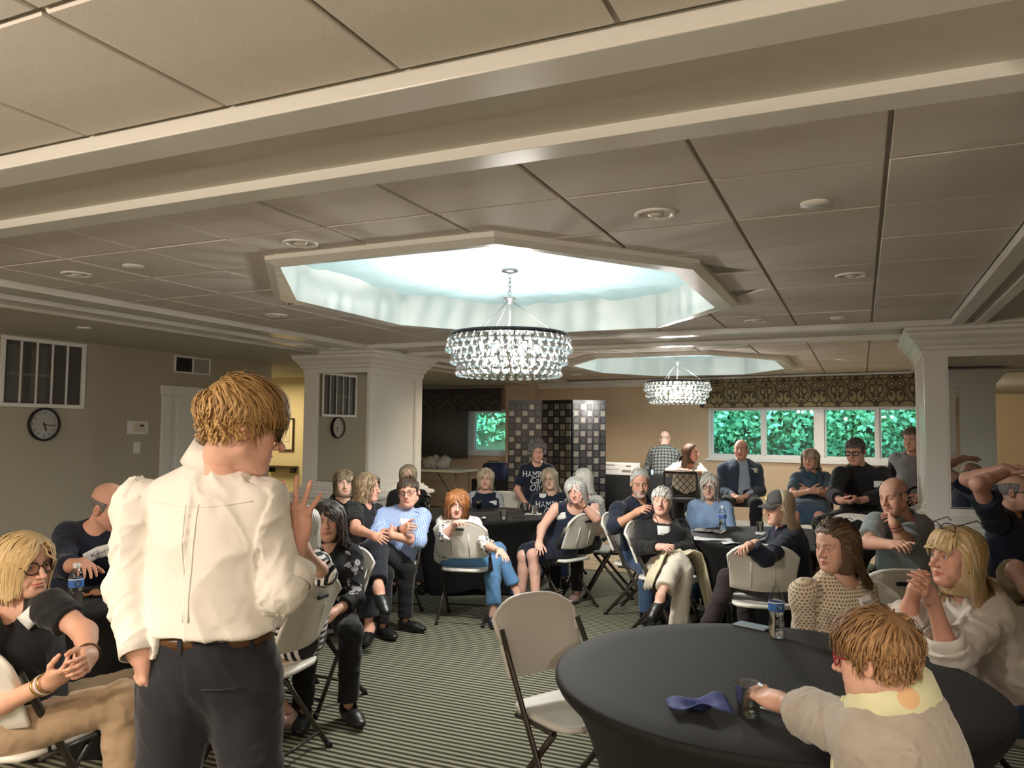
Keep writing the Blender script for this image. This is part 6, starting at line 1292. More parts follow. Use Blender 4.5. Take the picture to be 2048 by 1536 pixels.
 'knit': {'H':1.64,'sex':'f','J':{'head':[-0.126,4.02,1.077],'neck':[-0.099,4.066,0.939],'Rsh':[-0.258,3.953,0.862],'Rel':[-0.247,4.034,0.603],'Rwr':[-0.254,3.796,0.603],'Rhip':[-0.164,4.124,0.505],'Rkn':[-0.388,3.787,0.486],'Ran':[-0.379,3.804,0.086],'Rtoe':[-0.482,3.679,0.086],'Lsh':[-0.013,4.162,0.86],'Lel':[0.011,4.084,0.601],'Lwr':[-0.172,3.955,0.521],'Lhip':[-0.016,4.044,0.505],'Lkn':[-0.173,3.671,0.486],'Lan':[-0.164,3.688,0.086],'Ltoe':[-0.211,3.533,0.086]},'hf':[-0.588,-0.804,-0.087],'hu':[-0.051,-0.07,0.996],'handR':{'f':[-0.029,-1.0,0.0],'n':[0.705,-0.378,-0.6]},'handL':{'f':[-0.769,-0.543,-0.337],'n':[-0.705,0.378,-0.6]},'res':0.0027},
 'white_blonde': {'H':1.68,'sex':'f','J':{'head':[0.332,3.586,1.125],'neck':[0.383,3.683,0.995],'Rsh':[0.31,3.869,0.849],'Rel':[0.154,3.578,0.857],'Rwr':[0.185,3.506,0.996],'Rhip':[0.523,3.85,0.505],'Rkn':[0.137,3.699,0.485],'Ran':[0.154,3.708,0.088],'Rtoe':[-0.006,3.664,0.088],'Lsh':[0.459,3.603,0.899],'Lel':[0.297,3.422,0.764],'Lwr':[0.233,3.357,0.99],'Lhip':[0.6,3.696,0.505],'Lkn':[0.249,3.476,0.485],'Lan':[0.267,3.485,0.088],'Ltoe':[0.136,3.382,0.088]},'hf':[-0.78,-0.625,0.035],'hu':[0.027,0.022,0.999],'handR':{'f':[0.125,0.951,0.284],'n':[0.958,-0.267,-0.108],'curl':0.5,'thumb':0.4},'handL':{'f':[-0.311,-0.696,0.647],'n':[-0.784,0.605,-0.137],'curl':0.55,'thumb':0.4},'res':0.0023},
 'front_woman': {'H':1.64,'sex':'f','J':{'head':[0.023,2.166,1.056],'neck':[0.067,2.215,0.953],'Rsh':[0.12,2.348,0.882],'Rel':[0.049,2.429,0.632],'Rwr':[-0.174,2.414,0.552],'Rhip':[0.155,2.269,0.505],'Rkn':[-0.203,2.46,0.486],'Ran':[-0.185,2.452,0.086],'Rtoe':[-0.319,2.543,0.086],'Lsh':[0.003,2.137,0.864],'Lel':[-0.09,2.272,0.845],'Lwr':[-0.233,2.451,0.822],'Lhip':[0.09,2.114,0.505],'Lkn':[-0.297,2.234,0.486],'Lan':[-0.279,2.226,0.086],'Ltoe':[-0.438,2.258,0.086]},'hf':[-0.9,0.412,-0.139],'hu':[-0.127,0.058,0.99],'handR':{'f':[-0.939,-0.065,-0.337],'n':[-0.307,-0.739,-0.6]},'handL':{'f':[-0.772,0.636,0.02],'n':[-0.469,0.603,-0.645],'curl':[0.3,0.28,0.4,0.5,0.6],'spread':0.1,'thumb':0.7},'res':0.0022},
 'hands_on_head': {'H':1.76,'sex':'m','J':{'head':[1.001,6.517,1.207],'neck':[0.956,6.56,1.074],'Rsh':[0.84,6.348,1.011],'Rel':[0.715,6.11,1.277],'Rwr':[0.917,6.249,1.364],'Rhip':[0.899,6.479,0.505],'Rkn':[0.924,6.102,0.72],'Ran':[1.076,5.852,0.427],'Rtoe':[1.133,5.695,0.377],'Lsh':[1.078,6.73,1.007],'Lel':[0.71,6.656,1.281],'Lwr':[0.921,6.525,1.373],'Lhip':[1.053,6.573,0.505],'Lkn':[1.278,6.203,0.464],'Lan':[1.267,6.22,0.092],'Ltoe':[1.385,6.092,0.092]},'hf':[0.915,-0.402,0.0],'hu':[0.0,0.0,1.0],'handR':{'f':[0.988,-0.145,0.05],'n':[0.042,0.284,-0.958],'curl':0.4},'handL':{'f':[0.961,-0.235,0.148],'n':[0.0,-0.0,-1.0],'curl':0.4},'res':0.0041},
}
# ---------------------------------------------------------------- cloth materials
TAGM = mat('tag_paper', (.80, .80, .79), .6); INKM = mat('pen_ink', (.03, .03, .06), .6); LENSM = thin_glass('spectacle_lens', (.95, .96, .96), .03)
def cloth(name, col, rough=.85, sheen=.15, st=.25, sc=7.):
    m = mat(name, col, rough, spec=.25, sheen=sheen); g = NG(m); v = g.attr('clo'); n = g.noise(sc, g.tc('Object'), 4, rough=.55); f = g.noise(700, g.tc('Object'), 1)
    k = g.math('MULTIPLY_ADD', n, .22, .89); mx = g.N.new('ShaderNodeVectorMath'); mx.operation = 'SCALE'; mx.inputs[0].default_value = col; g.L.new(k, mx.inputs['Scale']); g.color(mx.outputs[0])
    g.bump(g.math('ADD', g.math('MULTIPLY', n, 1.), g.math('MULTIPLY', f, .05)), st, .02); return m
def striped(name, a, b, period, axis=1, duty=.5, sharp=8.):
    m = mat(name, a, .85, spec=.25, sheen=.1); g = NG(m); c = g.sep(g.attr('clo')); s = g.math('SINE', g.math('MULTIPLY', c[axis], 2 * math.pi / period)); k = g.math('MULTIPLY_ADD', s, sharp, duty, True); g.color(g.mix(k, a, b)); g.bump(g.noise(7, g.tc('Object'), 4), .3, .02); return m
def plaid(name, cols, p):
    m = mat(name, cols[0], .85, spec=.25); g = NG(m); c = g.sep(g.attr('clo'))
    s1 = g.math('MULTIPLY_ADD', g.math('SINE', g.math('MULTIPLY', c[0], 2 * math.pi / p)), 4., .5, True); s2 = g.math('MULTIPLY_ADD', g.math('SINE', g.math('MULTIPLY', c[1], 2 * math.pi / p)), 4., .5, True)
    g.color(g.mix(g.math('MULTIPLY', g.math('ADD', s1, s2), .5), cols[0], cols[1])); return m
def flowered(name, base, fig, sc, thr=.36, use='Object'):
    m = mat(name, base, .8, spec=.25); g = NG(m); v = g.tc('Object'); w = g.noise(sc * .9, v, 2, 'Color'); vv = g.N.new('ShaderNodeVectorMath'); vv.operation = 'MULTIPLY_ADD'; g.L.new(w, vv.inputs[0]); vv.inputs[1].default_value = (.06, .06, .06); g.L.new(v, vv.inputs[2])
    d = g.voro(sc, vv.outputs[0]); e = g.voro(sc * 2.3, vv.outputs[0]); k = g.math('MULTIPLY', g.math('LESS_THAN', d, thr), g.math('GREATER_THAN', e, .34)); g.color(g.mix(k, base, fig)); g.bump(g.noise(7, v, 4), .3, .02); return m
def knitted(name, col):
    m = mat(name, col, .9, spec=.2, sheen=.3); g = NG(m); c = g.sep(g.attr('clo')); px, pz = .0175, .0150
    row = g.math('FLOOR', g.math('DIVIDE', c[1], pz)); sh = g.math('MULTIPLY', g.math('FRACT', g.math('MULTIPLY', row, .5)), 1.); x = g.math('SUBTRACT', g.math('FRACT', g.math('ADD', g.math('DIVIDE', c[0], px), sh)), .5); z = g.math('SUBTRACT', g.math('FRACT', g.math('DIVIDE', c[1], pz)), .5)
    d = g.math('SQRT', g.math('ADD', g.math('MULTIPLY', x, x), g.math('MULTIPLY', z, z))); h = g.math('MULTIPLY_ADD', d, 6., -1.05, True); g.color(g.mix(h, [q * .32 for q in col], col)); g.bump(g.math('ADD', h, g.math('MULTIPLY', g.noise(300, g.tc('Object'), 2), .25)), .9, .004); return m
K_black = cloth('black_cloth', (.013, .013, .014)); K_navy = cloth('navy_cloth', (.014, .019, .036)); K_charc = cloth('charcoal_trousers', (.016, .017, .022), .8); K_white = cloth('white_cotton', (.80, .76, .70), .8, .1, .45); K_tan = cloth('tan_trousers', (.42, .30, .19)); K_cream = cloth('cream_trousers', (.66, .60, .50))
K_denim = cloth('blue_denim', (.12, .26, .48)); K_jean = cloth('dark_denim', (.045, .085, .17)); K_skirt = cloth('denim_skirt', (.06, .10, .16)); K_teal = cloth('slate_tee', (.075, .115, .155)); K_scarf = cloth('teal_scarf', (.035, .075, .11)); K_grey = cloth('grey_tee', (.27, .265, .26)); K_polo = cloth('grey_polo', (.25, .285, .29)); K_beige = cloth('oatmeal_cardigan', (.40, .355, .30), .9, .4, .3, 30.)
K_suit = cloth('blue_blazer', (.040, .058, .090)); K_pale = cloth('pale_blue_shirt', (.38, .44, .55)); K_chamb = cloth('chambray_shirt', (.27, .39, .60)); K_lace = flowered('white_lace', (.62, .60, .58), (.30, .29, .29), 60, .5); K_ivory = cloth('ivory_jumper', (.72, .68, .60))
K_check = striped('blue_check_shirt', (.15, .26, .56), (.50, .60, .82), .011, 0, .5, 2.5); K_stripe = striped('black_white_stripe', (.016, .016, .018), (.74, .72, .70), .030, 1, .35, 14.); K_plaid = plaid('grey_plaid', ((.035, .038, .04), (.27, .28, .26)), .05)
K_floral = flowered('black_floral', (.014, .014, .016), (.34, .32, .33), 16); K_knit = knitted('cream_knit', (.74, .62, .46)); K_greysl = cloth('grey_sleeve', (.42, .42, .45)); K_brownp = cloth('dark_brown_leggings', (.030, .022, .022)); K_sock = mat('black_print', (.02, .02, .02), .8)
K_printw = mat('print_white', (.78, .78, .76), .7); K_tights = cloth('khaki_shorts', (.33, .26, .16)); K_pink = flowered('black_white_cuff', (.70, .68, .64), (.015, .015, .015), 38, .42)
L_black = mat('black_leather', (.012, .012, .012), .35); L_brown = mat('brown_leather', (.10, .045, .018), .35); L_rose = mat('metallic_leather', (.50, .36, .33), .3, metal=.5); L_red = mat('red_brown_leather', (.16, .03, .02), .3); L_sole = mat('white_sole', (.7, .7, .68), .5); L_blue = mat('navy_canvas', (.02, .03, .06), .7)
F_black = mat('frame_black', (.010, .010, .011), .25); F_tort = mat('frame_tortoise', (.035, .018, .022), .25); F_red = mat('frame_red', (.35, .02, .04), .3); F_wire = mat('frame_wire', (.20, .17, .15), .3, metal=.8)
GOLD = mat('gold', (.75, .50, .18), .25, metal=1.); SILV = mat('silver', (.65, .65, .66), .2, metal=1.)
def H_(kind, cols, **k): return dict(kind=kind, cols=[tuple(c) for c in cols], **k)
BLOND = [(.50, .33, .14), (.74, .55, .29)]; ASH = [(.34, .27, .18), (.55, .45, .32)]; SILVER = [(.40, .39, .36), (.66, .64, .60)]; WHITE = [(.55, .53, .48), (.76, .73, .67)]; BROWN = [(.070, .036, .018), (.15, .085, .045)]; DARK = [(.012, .009, .008), (.035, .026, .022)]; RED = [(.22, .075, .022), (.40, .17, .06)]; GREY = [(.14, .13, .12), (.33, .31, .29)]; LBROWN = [(.20, .11, .05), (.38, .23, .11)]
FAIR = (.74, .475, .365); PINK = (.73, .44, .345); TAN = (.56, .32, .21); RUDDY = (.68, .375, .275)
def person(key, label, **k):
    p = POSE[key]; sp = dict(p); sp.update(k); sp['seed'] = sum(map(ord, key)) % 97; sp.setdefault('hp', {})
    return make_person(sp, label)
def top(m, **k): return dict(mat=m, **k)
LONG = 1.97; SHORT = .62; ELB = 1.05; TQ = 1.45
# ---------------------------------------------------------------- the speaker
sp_hair = H_('short', [(.30, .16, .055), (.66, .41, .165), (.46, .27, .10)], len=.120, side=.30, var=.25, n=2300, vol=.020, nape=.014, grav=.14, part=-.03, flow=(.25, .95, .10), w=.0034, mess=.12, m=10, wave=.0035, wfreq=6., p3=.3, capk=.75)
A = person('speaker', 'standing person seen from behind in a white shirt and dark trousers, one hand raised', tone=(.72, .42, .32), hair=sp_hair, hp=dict(age=.1, jaw=1.08, w=1.02, nose=1.1, brow=(.35, .2, .09)), fat=.98, belly=.2,
    tops=[top(K_white, e=.012, se=.7, fold=.008, sleeve=LONG, sleeveR=1.42, neck=('shirt',), collar=dict(gap=.35, h=.050, r=.072, drop=-.012), wr=.004, wsc=9., hem=.125, clearance=.058, hemw=.022, flare=.006, hk=.8)],
    bottom=dict(mat=K_charc, e=.014, rise=.135, wr=.007, flare=.02, wsc=7.), shoes=dict(mat=L_black), glasses=dict(mat=F_black, r=.0024), legs=True)
o0 = A['o0']; P_, pu, pf, pr, sc = A['P'], A['pu'], A['pf'], A['pr'], A['sc']
bc = P_ + pu * .112
def hip_ring(z, k=1., n=40): return [bc + pu * z + pr * .160 * k * math.cos(a) + pf * .118 * k * math.sin(a) for a in np.linspace(0, 2 * math.pi, n, endpoint=False)]
MB().grid(np.array([hip_ring(-.017), hip_ring(-.017, 1.03), hip_ring(.017, 1.03), hip_ring(.017)]) - o0, wrap=True).build('belt', L_brown, A['root'])
for a in (-1.9, -1.35, -2.5, -.75):
    c = bc + pr * .167 * math.cos(a) + pf * .124 * math.sin(a); t = nrm(-pr * math.sin(a) + pf * math.cos(a)); n_ = np.cross(t, pu)
    b = MB(); q = []
    for z in (-.028, .026): 
        for s in (-.006, .006): q.append(c + pu * z + t * s - o0)
    b.add(q, [(0, 1, 3, 2)]).build('belt_loop', K_charc, A['root'], solid=.004)
for x in (.055,):
    c = lambda u, z: bc + pr * (x + u) - pf * .124 + pu * z
    MB().tube([project_pt - o0 for project_pt in (c(-.05, -.115), c(0, -.117), c(.06, -.112))], .0022, 5).build('pocket_welt', K_black, A['root'])
# yoke seam, box pleat and the rolled and buttoned cuffs
N_, cr, cf, cu = A['N'], A['cr'], A['cf'], A['cu']
def back_line(pts, r, name):
    out = []
    for a, z in pts:
        h, _ = project(A['bv'], N_ + cr * a - cu * z - cf * .35, cf)
        if h is not None: out.append(h - cf * .0005 - o0)
    if len(out) > 2: MB().tube(out, r, 5).build(name, K_white, A['root'])
back_line([(x, .085 + .01 * math.cos(x * 12)) for x in np.linspace(-.15, .15, 15)], .0016, 'yoke_seam')
for s in (-.016, .016): back_line([(s * (1 - .5 * q), .088 + .30 * q) for q in np.linspace(0, 1, 10)], .0028 , 'box_pleat')
J = A['J']
el, wr = J['Rel'], J['Rwr']; ax = nrm(wr - el); band('rolled_cuff', lerp(el, wr, .36), ax, .061, .055, K_white, A['root'], o0); band('rolled_cuff', lerp(el, wr, .44), ax, .056, .03, K_white, A['root'], o0)
el, wr = J['Lel'], J['Lwr']; ax = nrm(wr - el); band('cuff', lerp(el, wr, .90), ax, .043, .075, K_white, A['root'], o0, flatk=1.1)
# ---------------------------------------------------------------- people near the camera, left
bob = dict(zl=.125, n=1100, vol=.016, w=.0055, endcurl=.3)
A = person('blonde_glasses', 'person with a blonde bob and round dark glasses in a black top and tan trousers', tone=(.72, .42, .305), hair=H_('long', BLOND, part=-.018, fringe='swept', **dict(bob, n=1500, w=.0045)), hp=dict(age=.75, w=1.03, smile=.2, lid=.22, iris=(.10, .14, .16)),
    tops=[top(K_black, neck=('v', .105), sleeve=.55, flare=.008)], bottom=dict(mat=K_tan, flare=.03, wr=.010), shoes=dict(mat=L_black), glasses=dict(mat=F_tort, w=.0255, h=.0225, r=.0024, sq=2.2), tag=dict(x=-.078, t=.86, w=.075, h=.060, rot=-.45), fat=1.08)
J, o0 = A['J'], A['o0']
for k, m in enumerate((GOLD, K_ivory, GOLD)): band('bracelet', lerp(J['Rwr'], J['Rel'], .06 + .05 * k), J['Rwr'] - J['Rel'], .033, .006, m, A['root'], o0)
band('watch_strap', lerp(J['Lwr'], J['Lel'], .1), J['Lwr'] - J['Lel'], .031, .014, L_brown, A['root'], o0)
pt = A['N'] + A['cf'] * .118 - A['cu'] * .135; MB().lathe([(.001, .022), (.012, .01), (.014, -.008), (.008, -.02), (.001, -.024)], 12, Matrix.Translation(pt - o0)).build('pendant', SILV, A['root'])
A = person('navy_sweater', 'person in a navy sweater with a name tag, leaning sideways behind the speaker', tone=RUDDY, hair=H_('bald', GREY, len=.012, n=300, vol=.004, top=.03, w=.004), hp=dict(age=.6, jaw=1.1, w=1.05, lid=.5), fat=1.1, belly=.6,
    tops=[top(K_navy, neck=('crew', .070), sleeve=TQ)], bottom=dict(mat=K_jean), shoes=dict(mat=L_black), tag=dict(x=-.095, t=.80, w=.095, h=.062, rot=-.30, txt='Kevin', size=.030))
A = person('striped', 'grey haired person in a black and white striped top, hands clasped at the face', tone=FAIR, hair=H_('long', SILVER, part=.0, fringe='swept', zl=.10, n=700, vol=.014, w=.006), hp=dict(age=.8), tops=[top(K_stripe, neck=('crew', .072), sleeve=1.12, se=1.5, flare=.012)], bottom=dict(mat=K_tan, len=1.55, flare=.02), shoes=dict(mat=L_rose), feet=True, fat=1.08)
A = person('floral', 'person with dark wavy hair in a black floral blouse with a thin necklace', tone=(.64, .37, .265), hair=H_('long', [(.014, .010, .009), (.05, .038, .032), (.10, .075, .06)], part=.012, fringe='swept', zl=.150, n=1000, vol=.018, w=.006, curl=.006, cfreq=16., fluff=.012, p3=.10, wide=1.18, open=.064), hp=dict(age=.75, lid=.2, lip=(.42, .16, .15), iris=(.05, .035, .03)), tops=[top(K_floral, neck=('v', .10), sleeve=1.5, flare=.012)], bottom=dict(mat=K_black), shoes=dict(mat=L_black))
o0 = A['o0']; MB().tube([A['N'] + A['cr'] * .062 * math.cos(a) + A['cf'] * (.04 + .062 * max(0, -math.sin(a))) - A['cu'] * (.02 + .075 * max(0, -math.sin(a))) - o0 for a in np.linspace(0, -math.pi, 15)], .0014, 5).build('necklace', SILV, A['root'])
# ---------------------------------------------------------------- people round the far left table
person('bangs', 'person with a straight fringe in a black jacket, in front of the mirrored pier', tone=FAIR, hair=H_('long', [(.12, .085, .05), (.28, .21, .13), (.42, .34, .22)], part=0., fringe='bangs', zl=.15, n=500, vol=.013, w=.007), hp=dict(age=.3), tops=[top(K_black, neck=('v', .09), sleeve=LONG)], bottom=dict(mat=K_black), shoes=dict(mat=L_black))
A = person('profile', 'person in profile with wavy light brown hair and a drop earring, black short sleeved top', tone=RUDDY, hair=H_('long', [(.16, .10, .055), (.33, .24, .14), (.45, .35, .22)], part=0., fringe='swept', zl=.115, n=700, vol=.022, w=.007, curl=.006, fluff=.014, wide=1.2), hp=dict(age=.6, jaw=1.05), tops=[top(K_black, neck=('v', .10), sleeve=.75, flare=.01)], bottom=dict(mat=K_black), shoes=dict(mat=L_black), tag=dict(x=-.07, t=.80, rot=-.5, w=.075, h=.055), fat=1.1, arm=1.15)
MB().lathe([(.001, .014), (.005, .004), (.007, -.008), (.001, -.016)], 10, Matrix.Translation(A['toW']((.080, -.008, -.062)) - A['o0'])).build('earring', SILV, A['root'])
person('behind_man', 'person with straight light brown hair half hidden behind the blue shirted person, black top', tone=FAIR, hair=H_('long', ASH, part=.02, fringe='swept', zl=.15, n=500, vol=.012, w=.007), hp=dict(age=.4), tops=[top(K_black, neck=('scoop', .08), sleeve=SHORT)], bottom=dict(mat=K_black), shoes=dict(mat=L_black))
A = person('blue_shirt', 'person in a blue checked shirt and glasses sitting with arms and legs crossed', tone=RUDDY, hair=H_('short', [(.035, .022, .015), (.10, .068, .045)], len=.05, side=.45, n=1300, vol=.010, grav=.1, part=.03, flow=(.5, .15, .15), w=.005), hp=dict(age=.6, jaw=1.12, w=1.05, lid=.35), fat=1.12, belly=.8,
    tops=[top(K_check, neck=('shirt',), collar=dict(gap=.6), sleeve=1.25, e=.018, hem=-.10, wr=.008)], bottom=dict(mat=cloth('navy_chinos', (.016, .019, .028)), e=.016, flare=.02, len=1.85), shoes=dict(mat=L_black), feet=True, glasses=dict(mat=F_tort, h=.017, r=.0019), tag=dict(x=-.085, t=.72, w=.10, h=.072, rot=.12))
o0, J = A['o0'], A['J']; band('watch_strap', lerp(J['Rwr'], J['Rel'], .08), J['Rwr'] - J['Rel'], .031, .016, L_black, A['root'], o0)
A = person('redhead', 'red haired person in a white top and blue jeans, leaning on a chair back', tone=PINK, hair=H_('long', RED, part=.015, fringe='swept', zl=.125, n=900, vol=.020, w=.0065, curl=.005, fluff=.012, wide=1.18, open=.060), hp=dict(age=.8, smile=.35, lid=.35, brow=(.3, .14, .08)), tops=[top(K_ivory, neck=('scoop', .075), sleeve=.7), top(K_pink, name='patterned_sleeves', neck=('crew', .072), sleeve=1.18, se=1.5, flare=.012, e=.009)], bottom=dict(mat=K_denim, e=.012, flare=.015, len=1.85), shoes=dict(mat=L_blue, sole=L_sole), feet=True)
band('bracelet', lerp(A['J']['Lwr'], A['J']['Lel'], .10), A['J']['Lwr'] - A['J']['Lel'], .030, .006, SILV, A['root'], A['o0'])
person('older_blonde', 'person with a rounded ash blonde bob in a navy top with grey sleeves', tone=PINK, hair=H_('long', [(.42, .34, .23), (.64, .54, .38)], part=-.02, fringe='swept', zl=.115, n=600, vol=.022, w=.007, wide=1.15), hp=dict(age=.9, w=1.04), fat=1.12, tops=[top(K_greysl, neck=('boat', .08), sleeve=1.6), top(K_navy, name='dress', neck=('boat', .085), sleeve=0, e=.018)], bottom=dict(mat=K_navy), shoes=dict(mat=L_black), tag=dict(x=-.085, t=.72, w=.085, h=.05, rot=-.1))
PR = lambda t0, s: [dict(txt='HAMBLEY', size=.092 * s, t=t0, mat=K_printw, sx=.86), dict(txt='Care', size=.105 * s, t=t0 - .155, mat=K_printw, shear=.35, rot=.12, sx=.9), dict(txt='FOR', size=.035 * s, t=t0 - .255, mat=K_printw), dict(txt='Ohio', size=.105 * s, t=t0 - .36, mat=K_printw, shear=.35, rot=.12, sx=.9)]
person('tee_standing', 'standing person with short curly grey hair in a navy campaign T-shirt before the tiled screen', tone=RUDDY, hair=H_('short', GREY + [(.40, .38, .35)], len=.05, side=.9, n=1400, hug=False, vol=.028, grav=.0, lift=1.2, mess=.5, flow=(0, 0, .3), w=.006, curl=.008, cfreq=30., capk=1.), hp=dict(age=.8), tops=[top(K_navy, neck=('crew', .072), sleeve=.75, flare=.012, e=.018, hem=-.16)], print=PR(.74, 1.), bottom=dict(mat=K_jean, e=.012), shoes=dict(mat=L_black))
person('tee_seated', 'seated person with long blonde hair and glasses in a navy campaign T-shirt', tone=FAIR, hair=H_('long', ASH, part=-.01, fringe='swept', zl=.165, n=700, vol=.014, w=.0065), hp=dict(age=.6, w=.97), tops=[top(K_navy, neck=('crew', .070), sleeve=.75, flare=.012, e=.014)], print=PR(.70, 1.), bottom=dict(mat=K_jean), shoes=dict(mat=L_black), glasses=dict(mat=F_tort, h=.016, r=.0016), tag=dict(x=.09, t=.90, w=.075, h=.05))
A = person('navy_dress', 'silver haired person in a sleeveless navy dress and bead necklace, cheek resting on a hand', tone=PINK, hair=H_('long', SILVER, part=-.022, fringe='swept', zl=.125, n=900, vol=.020, w=.0065, wide=1.16), hp=dict(age=.9, w=1.06, lid=.75), fat=1.15, arm=1.12, bare=True, feet=True, tops=[top(K_navy, name='dress', neck=('scoop', .080), sleeve=0, skirt=.95, hem=-.8)], tag=dict(x=.10, t=.82, w=.09, h=.06, rot=-.15))
o0 = A['o0']
for k, a in enumerate(np.linspace(.25, math.pi - .25, 15)):
    p = A['N'] + A['cr'] * .078 * math.cos(a) + A['cf'] * (.055 + .062 * math.sin(a)) - A['cu'] * (.015 + .105 * math.sin(a)); bd = MB().lathe([(.001, .010), (.008, .006), (.010, 0), (.008, -.006), (.001, -.010)], 8, Matrix.Translation(p - o0)).build('bead', mat('turquoise', (.30, .55, .58), .3) if k % 2 else SILV, A['root'])
band('watch_strap', lerp(A['J']['Lwr'], A['J']['Lel'], .10), A['J']['Lwr'] - A['J']['Lel'], .033, .010, GOLD, A['root'], o0)
person('lace_top', 'white blonde person in a pale lace top, mostly hidden behind the navy dress', tone=FAIR, hair=H_('long', WHITE, part=.02, fringe='swept', zl=.135, n=600, vol=.016, w=.007), hp=dict(age=.7), tops=[top(K_lace, neck=('scoop', .08), sleeve=.7, flare=.02)], bottom=dict(mat=K_black), shoes=dict(mat=L_rose))
# ---------------------------------------------------------------- people round the far right table
A = person('beard', 'person with white cropped hair and a stubbly beard in a navy shirt', tone=(.56, .31, .21), hair=H_('short', [(.36, .34, .31), (.62, .60, .56)], len=.022, side=.8, n=900, vol=.007, grav=.1, recede=.018, flow=(.3, -.3, .2), w=.0045), hp=dict(age=.9, jaw=1.02, lid=.6, stub=((.50, .47, .43), .75), brow=(.10, .08, .06), browm=.95), fat=1.05, tops=[top(K_navy, neck=('v', .10), collar=dict(gap=.9), sleeve=1.28, e=.016, wr=.007)], bottom=dict(mat=K_jean), shoes=dict(mat=L_black), tag=dict(x=-.10, t=.72, w=.07, h=.05))
A = person('cream', 'person with short white hair in a black sweater and cream trousers, legs crossed', tone=PINK, hair=H_('short', WHITE, len=.050, side=.75, n=1300, vol=.012, grav=.15, part=.03, flow=(.6, .3, 0), w=.005), hp=dict(age=.9, w=1.03, lid=.92, browm=.35), fat=1.15, belly=.8, tops=[top(K_black, neck=('scoop', .082), sleeve=1.95, e=.014)], bottom=dict(mat=K_cream, e=.014, flare=.02, len=1.80), shoes=dict(mat=L_black), feet=True, tag=dict(x=.035, t=.70, w=.105, h=.075, rot=.08))
o0 = A['o0']
for s in (1, -1): MB().tube([A['N'] + A['cr'] * s * .06 + A['cf'] * .05, A['N'] + A['cr'] * s * .055 + A['cf'] * .11 - A['cu'] * .09, A['N'] + A['cr'] * (s * .012 - .02) + A['cf'] * .165 - A['cu'] * .34], .0022, 5).build('necklace_cord', SILV, A['root'], loc=-o0)
person('plaid', 'person in a grey plaid shirt standing with their back turned by the peach wall', tone=PINK, hair=H_('bald', [(.45,.36,.30),(.6,.5,.43)], len=.012, n=300, vol=.002, top=.02, w=.004), hp=dict(age=.8, jaw=1.1), fat=1.1, tops=[top(K_plaid, neck=('shirt',), collar=dict(gap=.5), sleeve=LONG, e=.022, hem=-.12, hemw=.02)], bottom=dict(mat=K_jean, e=.012), shoes=dict(mat=L_black))
A = person('white_leaning', 'person with long brown hair in a white top leaning on a lattice backed bar chair', tone=RUDDY, hair=H_('long', BROWN, part=.02, fringe='back', zl=.17, n=600, vol=.012, w=.007), hp=dict(age=.4), tops=[top(K_ivory, neck=('scoop', .08), sleeve=1.25, e=.014)], bottom=dict(mat=K_black), shoes=dict(mat=L_black))
band('watch', lerp(A['J']['Lwr'], A['J']['Lel'], .12), A['J']['Lwr'] - A['J']['Lel'], .031, .03, L_black, A['root'], A['o0'])
person('suit', 'balding person in a blue blazer and open pale shirt, hands folded, by the window', tone=RUDDY, hair=H_('bald', GREY, len=.02, n=400, vol=.006, top=.04, w=.005), hp=dict(age=.7, jaw=1.06, w=1.0), fat=1.08, belly=.5, tops=[top(K_pale, neck=('shirt',), collar=dict(gap=.8), sleeve=1.98, e=.010), top(K_suit, name='blazer', neck=('v', .22), sleeve=1.88, e=.022, open=(.035, .05, .075, .10), hem=-.10, wr=.006)], bottom=dict(mat=K_charc, e=.014), shoes=dict(mat=L_black), tag=dict(x=-.12, t=.76, w=.095, h=.055))
person('blue_woman', 'person with long straight white hair and glasses in a pale blue chambray shirt', tone=FAIR, hair=H_('long', WHITE, part=.0, fringe='swept', zl=.150, n=800, vol=.012, w=.0065), hp=dict(age=.9, w=.97), tops=[top(K_chamb, neck=('v', .07), collar=dict(gap=.75), sleeve=1.9, e=.018, wr=.007)], bottom=dict(mat=K_jean), shoes=dict(mat=L_black), glasses=dict(mat=F_tort, h=.0165, r=.0018))
A = person('scarf', 'person with a teal scarf over a slate T-shirt, arms folded, by the window', tone=RUDDY, hair=H_('long', [(.36, .29, .20), (.60, .50, .36)], part=0., fringe='bangs', zl=.120, n=600, vol=.018, w=.007, curl=.004, wide=1.15), hp=dict(age=.8, w=.98), tops=[top(K_teal, neck=('crew', .072), sleeve=.7, flare=.012)], bottom=dict(mat=K_skirt, skirt=1., e=.02), bare=True, shoes=dict(mat=L_black), glasses=dict(mat=F_wire, h=.015, r=.0013), tag=dict(x=0., t=.80, w=.085, h=.055))
o0 = A['o0']; rows = []
for rr, z in ((.060, .02), (.078, .035), (.098, .01), (.105, -.03), (.085, -.055)):
    rows.append([A['N'] + A['cf'] * (.02 + rr * 1.05 * math.cos(a)) + A['cr'] * rr * 1.15 * math.sin(a) + A['cu'] * (z - .045 * max(0, math.cos(a)) + .010 * math.sin(a * 5 + rr * 60)) - o0 for a in np.linspace(0, 2 * math.pi, 30, endpoint=False)])
MB().grid(np.array(rows), wrap=True).build('scarf', K_scarf, A['root'], solid=.006)
for s in (.03, -.045): MB().grid(np.array([[A['N'] + A['cr'] * (s + .036 * u) + A['cf'] * (.118 + .018 * math.cos(3 * u) + .03 * v) - A['cu'] * (.03 + .24 * v) - o0 for u in np.linspace(-1, 1, 9)] for v in np.linspace(0, 1, 8)])).build('scarf_end', K_scarf, A['root'], solid=.006)
band('watch', lerp(A['J']['Lwr'], A['J']['Lel'], .06), A['J']['Lwr'] - A['J']['Lel'], .031, .03, SILV, A['root'], o0)
